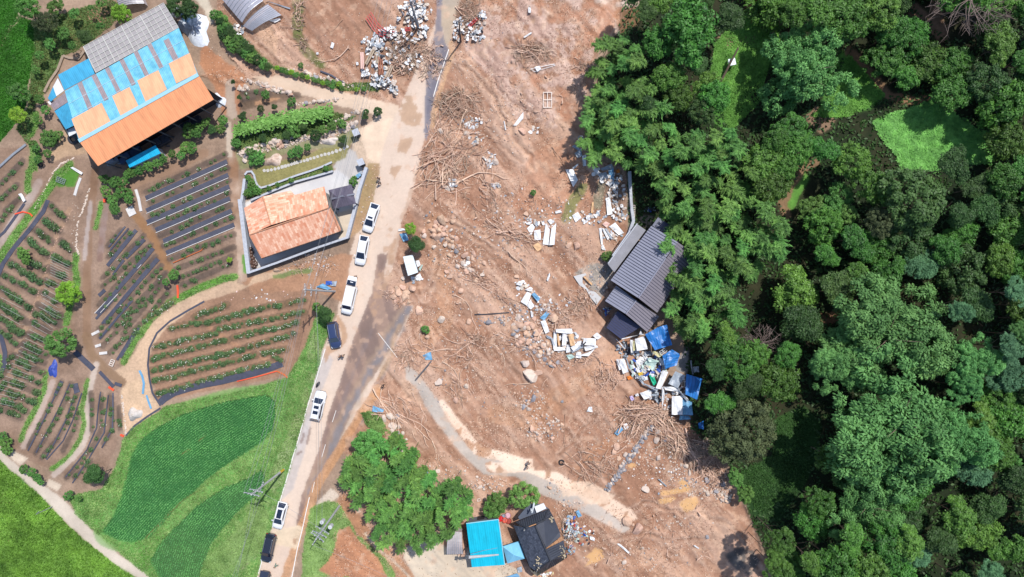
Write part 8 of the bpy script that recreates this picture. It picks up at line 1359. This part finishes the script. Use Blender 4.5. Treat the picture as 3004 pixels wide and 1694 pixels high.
# stepping stones on the lawn
sm_ = M('step_stone', (200, 196, 190), .85, .08, 3, .2); stp = [(510, 148), (540, 148), (570, 143), (602, 135), (632, 128), (662, 118), (690, 110), (716, 103), (742, 94), (767, 86), (792, 80), (820, 72), (850, 66), (878, 58), (905, 47), (935, 40), (965, 30), (997, 18), (1028, 10), (1060, 5), (1092, -5), (1125, -18), (1158, -28), (1192, -40), (1218, -55)]
me0 = None
for i, (x, y) in enumerate(stp):
    if me0 is None: mb = MB(); mb.slab([(-.36, -.3, .05), (0, -.42, .05), (.38, -.28, .05), (.4, .25, .05), (.05, .4, .05), (-.38, .3, .05)], .12); o = mb.build('stepping_stone', sm_); me0 = o.data
    else: o = link(bpy.data.objects.new('stepping_stone', me0))
    p = WG('B2', x, y); o.location = p; s = random.uniform(.6, .78); o.scale = (s, s, 1); o.rotation_euler = (0, 0, random.uniform(0, 6)); tag(o, 'pale stepping stone in the curved line across the lawn', 'stepping stone', 'stepping stones across the lawn')
# ============================================================ garden mats, edging, stakes, tape
matm = M('weed_mat', (78, 80, 96), .6, .15, 2, .3); edge = M('white_edging', (222, 218, 216), .6, .08)
def strip(fr, P, w, m, label, name, cat, z=.05, group=None, kind=None, th=.03, follow=True):
    q = []
    for i in range(len(P)-1):
        n = max(1, int(math.hypot(P[i+1][0]-P[i][0], P[i+1][1]-P[i][1])/25)); q += [(P[i][0]+(P[i+1][0]-P[i][0])*j/n, P[i][1]+(P[i+1][1]-P[i][1])*j/n) for j in range(n)]
    q = [WG(fr, *a) for a in q+[P[-1]]]; mb = MB(); L = []
    for i, p in enumerate(q): d = (q[min(i+1, len(q)-1)]-q[max(0, i-1)]); s = Vector((-d.y, d.x, 0)).normalized()*w/2; a, b = p+s, p-s; a.z, b.z = gz(a.x, a.y)+z, gz(b.x, b.y)+z; m_ = max(p.z+z, (a.z+b.z)/2); L.append((a, Vector((p.x, p.y, m_+.01)), b))
    for i in range(len(L)-1):
        for k in (0, 1): mb.face([L[i][k], L[i][k+1], L[i+1][k+1], L[i+1][k]])
        mb.face([L[i][0], L[i+1][0], L[i+1][0]-Vector((0, 0, z+.05)), L[i][0]-Vector((0, 0, z+.05))]); mb.face([L[i+1][2], L[i][2], L[i][2]-Vector((0, 0, z+.05)), L[i+1][2]-Vector((0, 0, z+.05))])
    return solo(mb, name, m, q[0], label, cat, group, kind)
G1 = 'black mats between the rows of the upper garden'; G2 = 'black mats between the rows of the lower garden'
for a in ((1245, 385, 1940, 70), (1250, 490, 1950, 185), (1255, 590, 1960, 285), (1330, 655, 1965, 385), (1395, 750, 1980, 490), (1420, 850, 2000, 608)): strip('B1', [(a[0], a[1]), (a[2], a[3])], .72, matm, 'straight black weed mat between flower rows left of the terracotta house', 'weed_mat', 'weed mat', .12, G1); strip('B1', [(a[0]+2, a[1]+24), (a[2], a[3]+26)], .1, edge, 'thin white edging beside a black weed mat of the upper garden', 'white_edging', 'edging', .16, 'white edging of the upper garden')
for a, w in (((920, 960, 1165, 655), .62), ((1075, 895, 1235, 735), .55), ((965, 1035, 1060, 910), .4), ((830, 1372, 1310, 810), .66), ((885, 1445, 1350, 900), .7), ((845, 1215, 900, 1165), .6), ((930, 800, 1070, 625), .25), ((940, 830, 1100, 640), .3)): strip('B1', [(a[0], a[1]), (a[2], a[3])], w, matm, 'slanting black weed mat in the rows below the concrete garden step', 'weed_mat', 'weed mat', .12, G2)
for a in ((820, 1365, 1220, 950), (870, 1360, 1020, 1200)): strip('B1', [(a[0]-10, a[1]), (a[2]-12, a[3])], .1, edge, 'thin white edging beside a black weed mat of the lower garden', 'white_edging', 'edging', .16, 'white edging of the lower garden')
for a in ((820, 250, 990, 60), (850, 420, 1130, 90), (870, 290, 960, 210), (1030, 580, 1190, 320), (1000, 600, 1150, 360)): strip('C1', [(a[0], a[1]), (a[2], a[3])], .4, matm, 'slanting black weed mat in the rows below the concrete garden step', 'weed_mat', 'weed mat', .1, G2)
strip('B1', [(410, 400), (370, 500), (300, 590), (230, 680), (160, 760), (90, 850), (30, 940), (0, 1010), (-40, 1100)], .75, matm, 'curving black weed mat along the far left garden', 'weed_mat', 'weed mat', .08); strip('B1', [(210, 430), (120, 560), (40, 670), (-40, 740)], .45, matm, 'black mat beside the track at the left edge', 'weed_mat', 'weed mat', .08); strip('C1', [(-10, 350), (20, 430), (45, 540), (40, 650), (0, 720)], .8, matm, 'black mat curving at the far left edge below the garden', 'weed_mat', 'weed mat', .08)
strip('C2', [(-380, 965), (-340, 930), (-260, 880), (-130, 840), (0, 808), (150, 780), (300, 742), (440, 705), (560, 668), (665, 630)], 1.15, matm, 'wide curving black mat between the flower rows and the rice field', 'weed_mat', 'weed mat', .1); strip('C1', [(1370, 990), (1300, 880), (1275, 760), (1262, 640), (1275, 500), (1340, 370), (1450, 270), (1600, 180), (1744, 100)], .3, matm, 'thin black edging curving round the flower rows', 'edging_strip', 'edging', .08); strip('C1', [(1075, 1245), (1150, 1160), (1260, 1080), (1370, 1010)], .3, matm, 'black edging strip below the pale boulder', 'edging_strip', 'edging', .08)
for fr, a in (('C1', (530, 780, 470, 900)), ('C1', (640, 800, 660, 880)), ('C1', (640, 530, 800, 680)), ('C1', (850, 700, 970, 830)), ('C1', (980, 800, 1040, 820))): strip(fr, [(a[0], a[1]), (a[2], a[3])], .9 if a[0] == 640 else .55, matm, 'short dark mat beside the crossing of the brown garden paths', 'weed_mat', 'weed mat', .1, 'short dark mats at the garden path crossing')
G3 = 'thin black edgings of the curved lower garden rows'
for P in ([(520, 800), (450, 950), (380, 1100), (240, 1375)], [(600, 800), (500, 1020), (420, 1180), (310, 1390)], [(640, 900), (560, 1120), (470, 1300), (390, 1440)], [(700, 880), (620, 1120), (540, 1290), (400, 1450)], [(860, 870), (840, 1000), (825, 1180), (740, 1370), (560, 1600)], [(925, 900), (905, 1080), (890, 1220), (760, 1440), (620, 1650)], [(965, 880), (965, 1060), (960, 1190), (870, 1350)]): strip('C1', P, .2, matm, 'thin black edging along the curved rows of the lower garden', 'edging_strip', 'edging', .1, G3)
tape = M('orange_tape', (250, 92, 56), .5, .1)
strip('C2', [(280, 782), (440, 745), (620, 695)], .15, tape, 'long orange hose along the black mat above the rice field', 'orange_hose', 'hose', .2); strip('C2', [(620, 695), (680, 725), (710, 752)], .22, M('dull_orange', (206, 110, 60), .6, .1), 'short dull orange end of hose beside the grass', 'orange_hose', 'hose', .15); strip('B1', [(130, 520), (200, 500), (260, 515), (280, 540)], .2, tape, 'orange tape crossing the far left track', 'orange_tape', 'tape', .15); strip('B1', [(1515, 1125), (1520, 1180), (1520, 1235)], .28, tape, 'short upright orange sheet at the bed corner', 'orange_tape', 'tape', .2); strip('B1', [(895, 390), (895, 420)], .4, tape, 'small orange tag beside the shrubs', 'orange_tape', 'tape', .2); strip('E1', [(1030, 238), (1060, 250)], .3, tape, 'small orange tag at the rice field corner', 'orange_tape', 'tape', .2); strip('C1', [(930, 830), (975, 860)], .3, tape, 'orange scrap of tape at the path crossing', 'orange_tape', 'tape', .2)
strip('B1', [(1480, 935), (1720, 830), (1744, 800)], .12, M('dull_orange', (206, 110, 60)), 'thin orange line along an upper garden row', 'orange_tape', 'tape', .2)
# trellis wires and stakes in the far left garden
G4 = 'white cross stakes over the far left garden rows'; stm = M('white_stake', (186, 190, 184), .5, .05)
for fr, L in (('B1', [(430+i*0, 880+i*23, 590-i*2, 960+i*20) for i in range(8)]+[(390-i*6, 1070+i*42, 530-i*10, 1140+i*44) for i in range(9)]), ('C1', [(370, 50, 480, 100), (350, 110, 500, 190), (330, 150, 520, 240)]+[(290-i*19, 270+i*36, 430-i*17, 350+i*34) for i in range(20)]+[(10+i*0, 0+i*70, 190-i*6, 90+i*70) for i in range(4)])):
    for a in L: p, q = WG(fr, a[0], a[1], 1.0), WG(fr, a[2], a[3], 1.0); mb = MB(); mb.tube([p, q], .022, 4); mb.tube([p, p-Vector((0, 0, 1))], .02, 4); mb.tube([q, q-Vector((0, 0, 1))], .02, 4); solo(mb, 'garden_stake', stm, p, 'thin white cross stake over the bushy rows of the far left garden', 'stake', G4)
G5 = 'trellis poles of the climbing crop'
for i in range(15): x = 300+i*50; y = 1180-i*10.5; p = WG('A2', x, y); q = W('A2', x-20, y-75, 1.8); mb = MB(); mb.tube([p, q], .04, 4); solo(mb, 'trellis_pole', stm, p, 'thin white leaning pole carrying the climbing crop above the lawn', 'pole', G5)
tv = []
for i in range(2600):
    t = random.random(); x = 250+t*840+random.gauss(0, 5); y = 1120-t*165+random.gauss(0, 26)-20*math.sin(t*3); p = W('A2', x, y, 1.7+random.uniform(-.3, .25)); tv.append(p)
c = np.array([list(p) for p in tv]); tag(link(bpy.data.objects.new('climbing_crop', leafmesh('climbing_crop', quads(c, rnd_unit(len(c))*.5+np.array([0, 0, 1]), .42, 1.3), M('vine_leaf', (112, 168, 72), .6, .3, 1.2, col2=(140, 190, 96), trans=.25)))), 'bright green climbing crop on a long trellis above the lawn', 'climbing crop', kind='stuff')
for fr, P, lb in (('B1', [(1160, 310), (1185, 390), (1205, 495)], 'white board edge left of the upper garden rows'), ('B1', [(690, 210), (660, 290), (640, 360)], 'row of pale paving slabs below the barn corner'), ('C1', [(785, 385), (850, 352)], 'pale board across the path, upper of three'), ('C1', [(815, 485), (865, 470)], 'pale board across the path, middle of three'), ('C1', [(850, 545), (918, 538)], 'pale board across the path, lowest of three'), ('B1', [(1090, 510), (1150, 480)], 'concrete step block at the top of the garden walk')): strip(fr, P, .45 if 'step' not in lb else 1.5, edge, lb, 'board', 'board', .14)
strip('B4', [(568, 160), (575, 330), (585, 480), (600, 580), (560, 700)], .5, concw, 'low grey retaining wall at the foot of the bamboo', 'retaining_wall', 'wall', .7)
strip('C1', [(1190, 690), (1215, 740), (1228, 800), (1220, 890)], .35, PM['lb'], 'pale blue bent pipe on the dirt track, upper', 'bent_pipe', 'pipe', .1); strip('C1', [(1250, 900), (1270, 960), (1290, 1015)], .3, PM['lb'], 'pale blue bent pipe on the dirt track, lower', 'bent_pipe', 'pipe', .1)
strip('A1', [(545, 480), (600, 500), (680, 505), (725, 440)], .4, WM[2], 'brown timber edge of the terrace left of the barn, upper', 'timber_edge', 'edging', .3); strip('A1', [(545, 480), (500, 600), (430, 700), (385, 790)], .4, WM[2], 'brown timber edge of the terrace left of the barn, lower', 'timber_edge', 'edging', .3)
strip('A1', [(0, 1430), (120, 1320), (230, 1235)], .35, steel, 'grey pipe run at the left edge below the rice field', 'pipe_run', 'pipe', .3); strip('A2', [(990, 610), (1090, 650), (1190, 715)], .28, matm, 'dark torn sheet on the bank below the upper mud', 'dark_sheet', 'sheet', .25)
strip('C3', [(705, 212), (800, 210), (1000, 195)], .15, M('dark_scrap', (58, 60, 70)), 'long dark pipe on the stone line in the mud', 'dark_pipe', 'pipe', .25)
# painted road lines
rl_ = M('road_paint', (240, 238, 234), .6, .05)
for P in ([('C2', 1030, 505), ('C2', 960, 740), ('C2', 880, 990), ('C2', 800, 1280), ('C2', 745, 1453)], [('E2', 762, 400), ('E2', 700, 620), ('E2', 640, 815)], [('E2', 492, 1310), ('E2', 450, 1453), ('E2', 400, 1640)], [('E2', 895, 770), ('E2', 865, 900), ('E2', 835, 1040), ('E2', 790, 1220), ('E2', 745, 1453)], [('H6', 1165, 660), ('H6', 1100, 850), ('H6', 1020, 1080), ('H6', 960, 1290)], [('C2', 1122, 1030), ('C2', 1090, 1130)], [('C2', 1032, 1320), ('C2', 1000, 1430)], [('E2', 938, 640), ('E2', 918, 730)], [('C2', 1480, 370), ('C2', 1660, 600)]):
    pts = []
    for i in range(len(P)-1):
        for j in range(8): pts.append(WG(P[i][0], P[i][1]+(P[i+1][1]-P[i][1])*j/8, P[i][2]+(P[i+1][2]-P[i][2])*j/8))
    pts.append(WG(*P[-1])); mb = MB(); w = .13 if len(P) > 2 else .08
    for a, b in zip(pts, pts[1:]): s = Vector((-(b-a).y, (b-a).x, 0)).normalized()*w/2; z = Vector((0, 0, .03)); mb.face([a+s+z, a-s+z, b-s+z, b+s+z][::-1])
    tag(mb.build('road_marking', rl_), kind='structure')

for o in list(scene.objects):
    if o.parent is None and 'label' in o and 'kind' not in o: o['kind'] = 'thing'
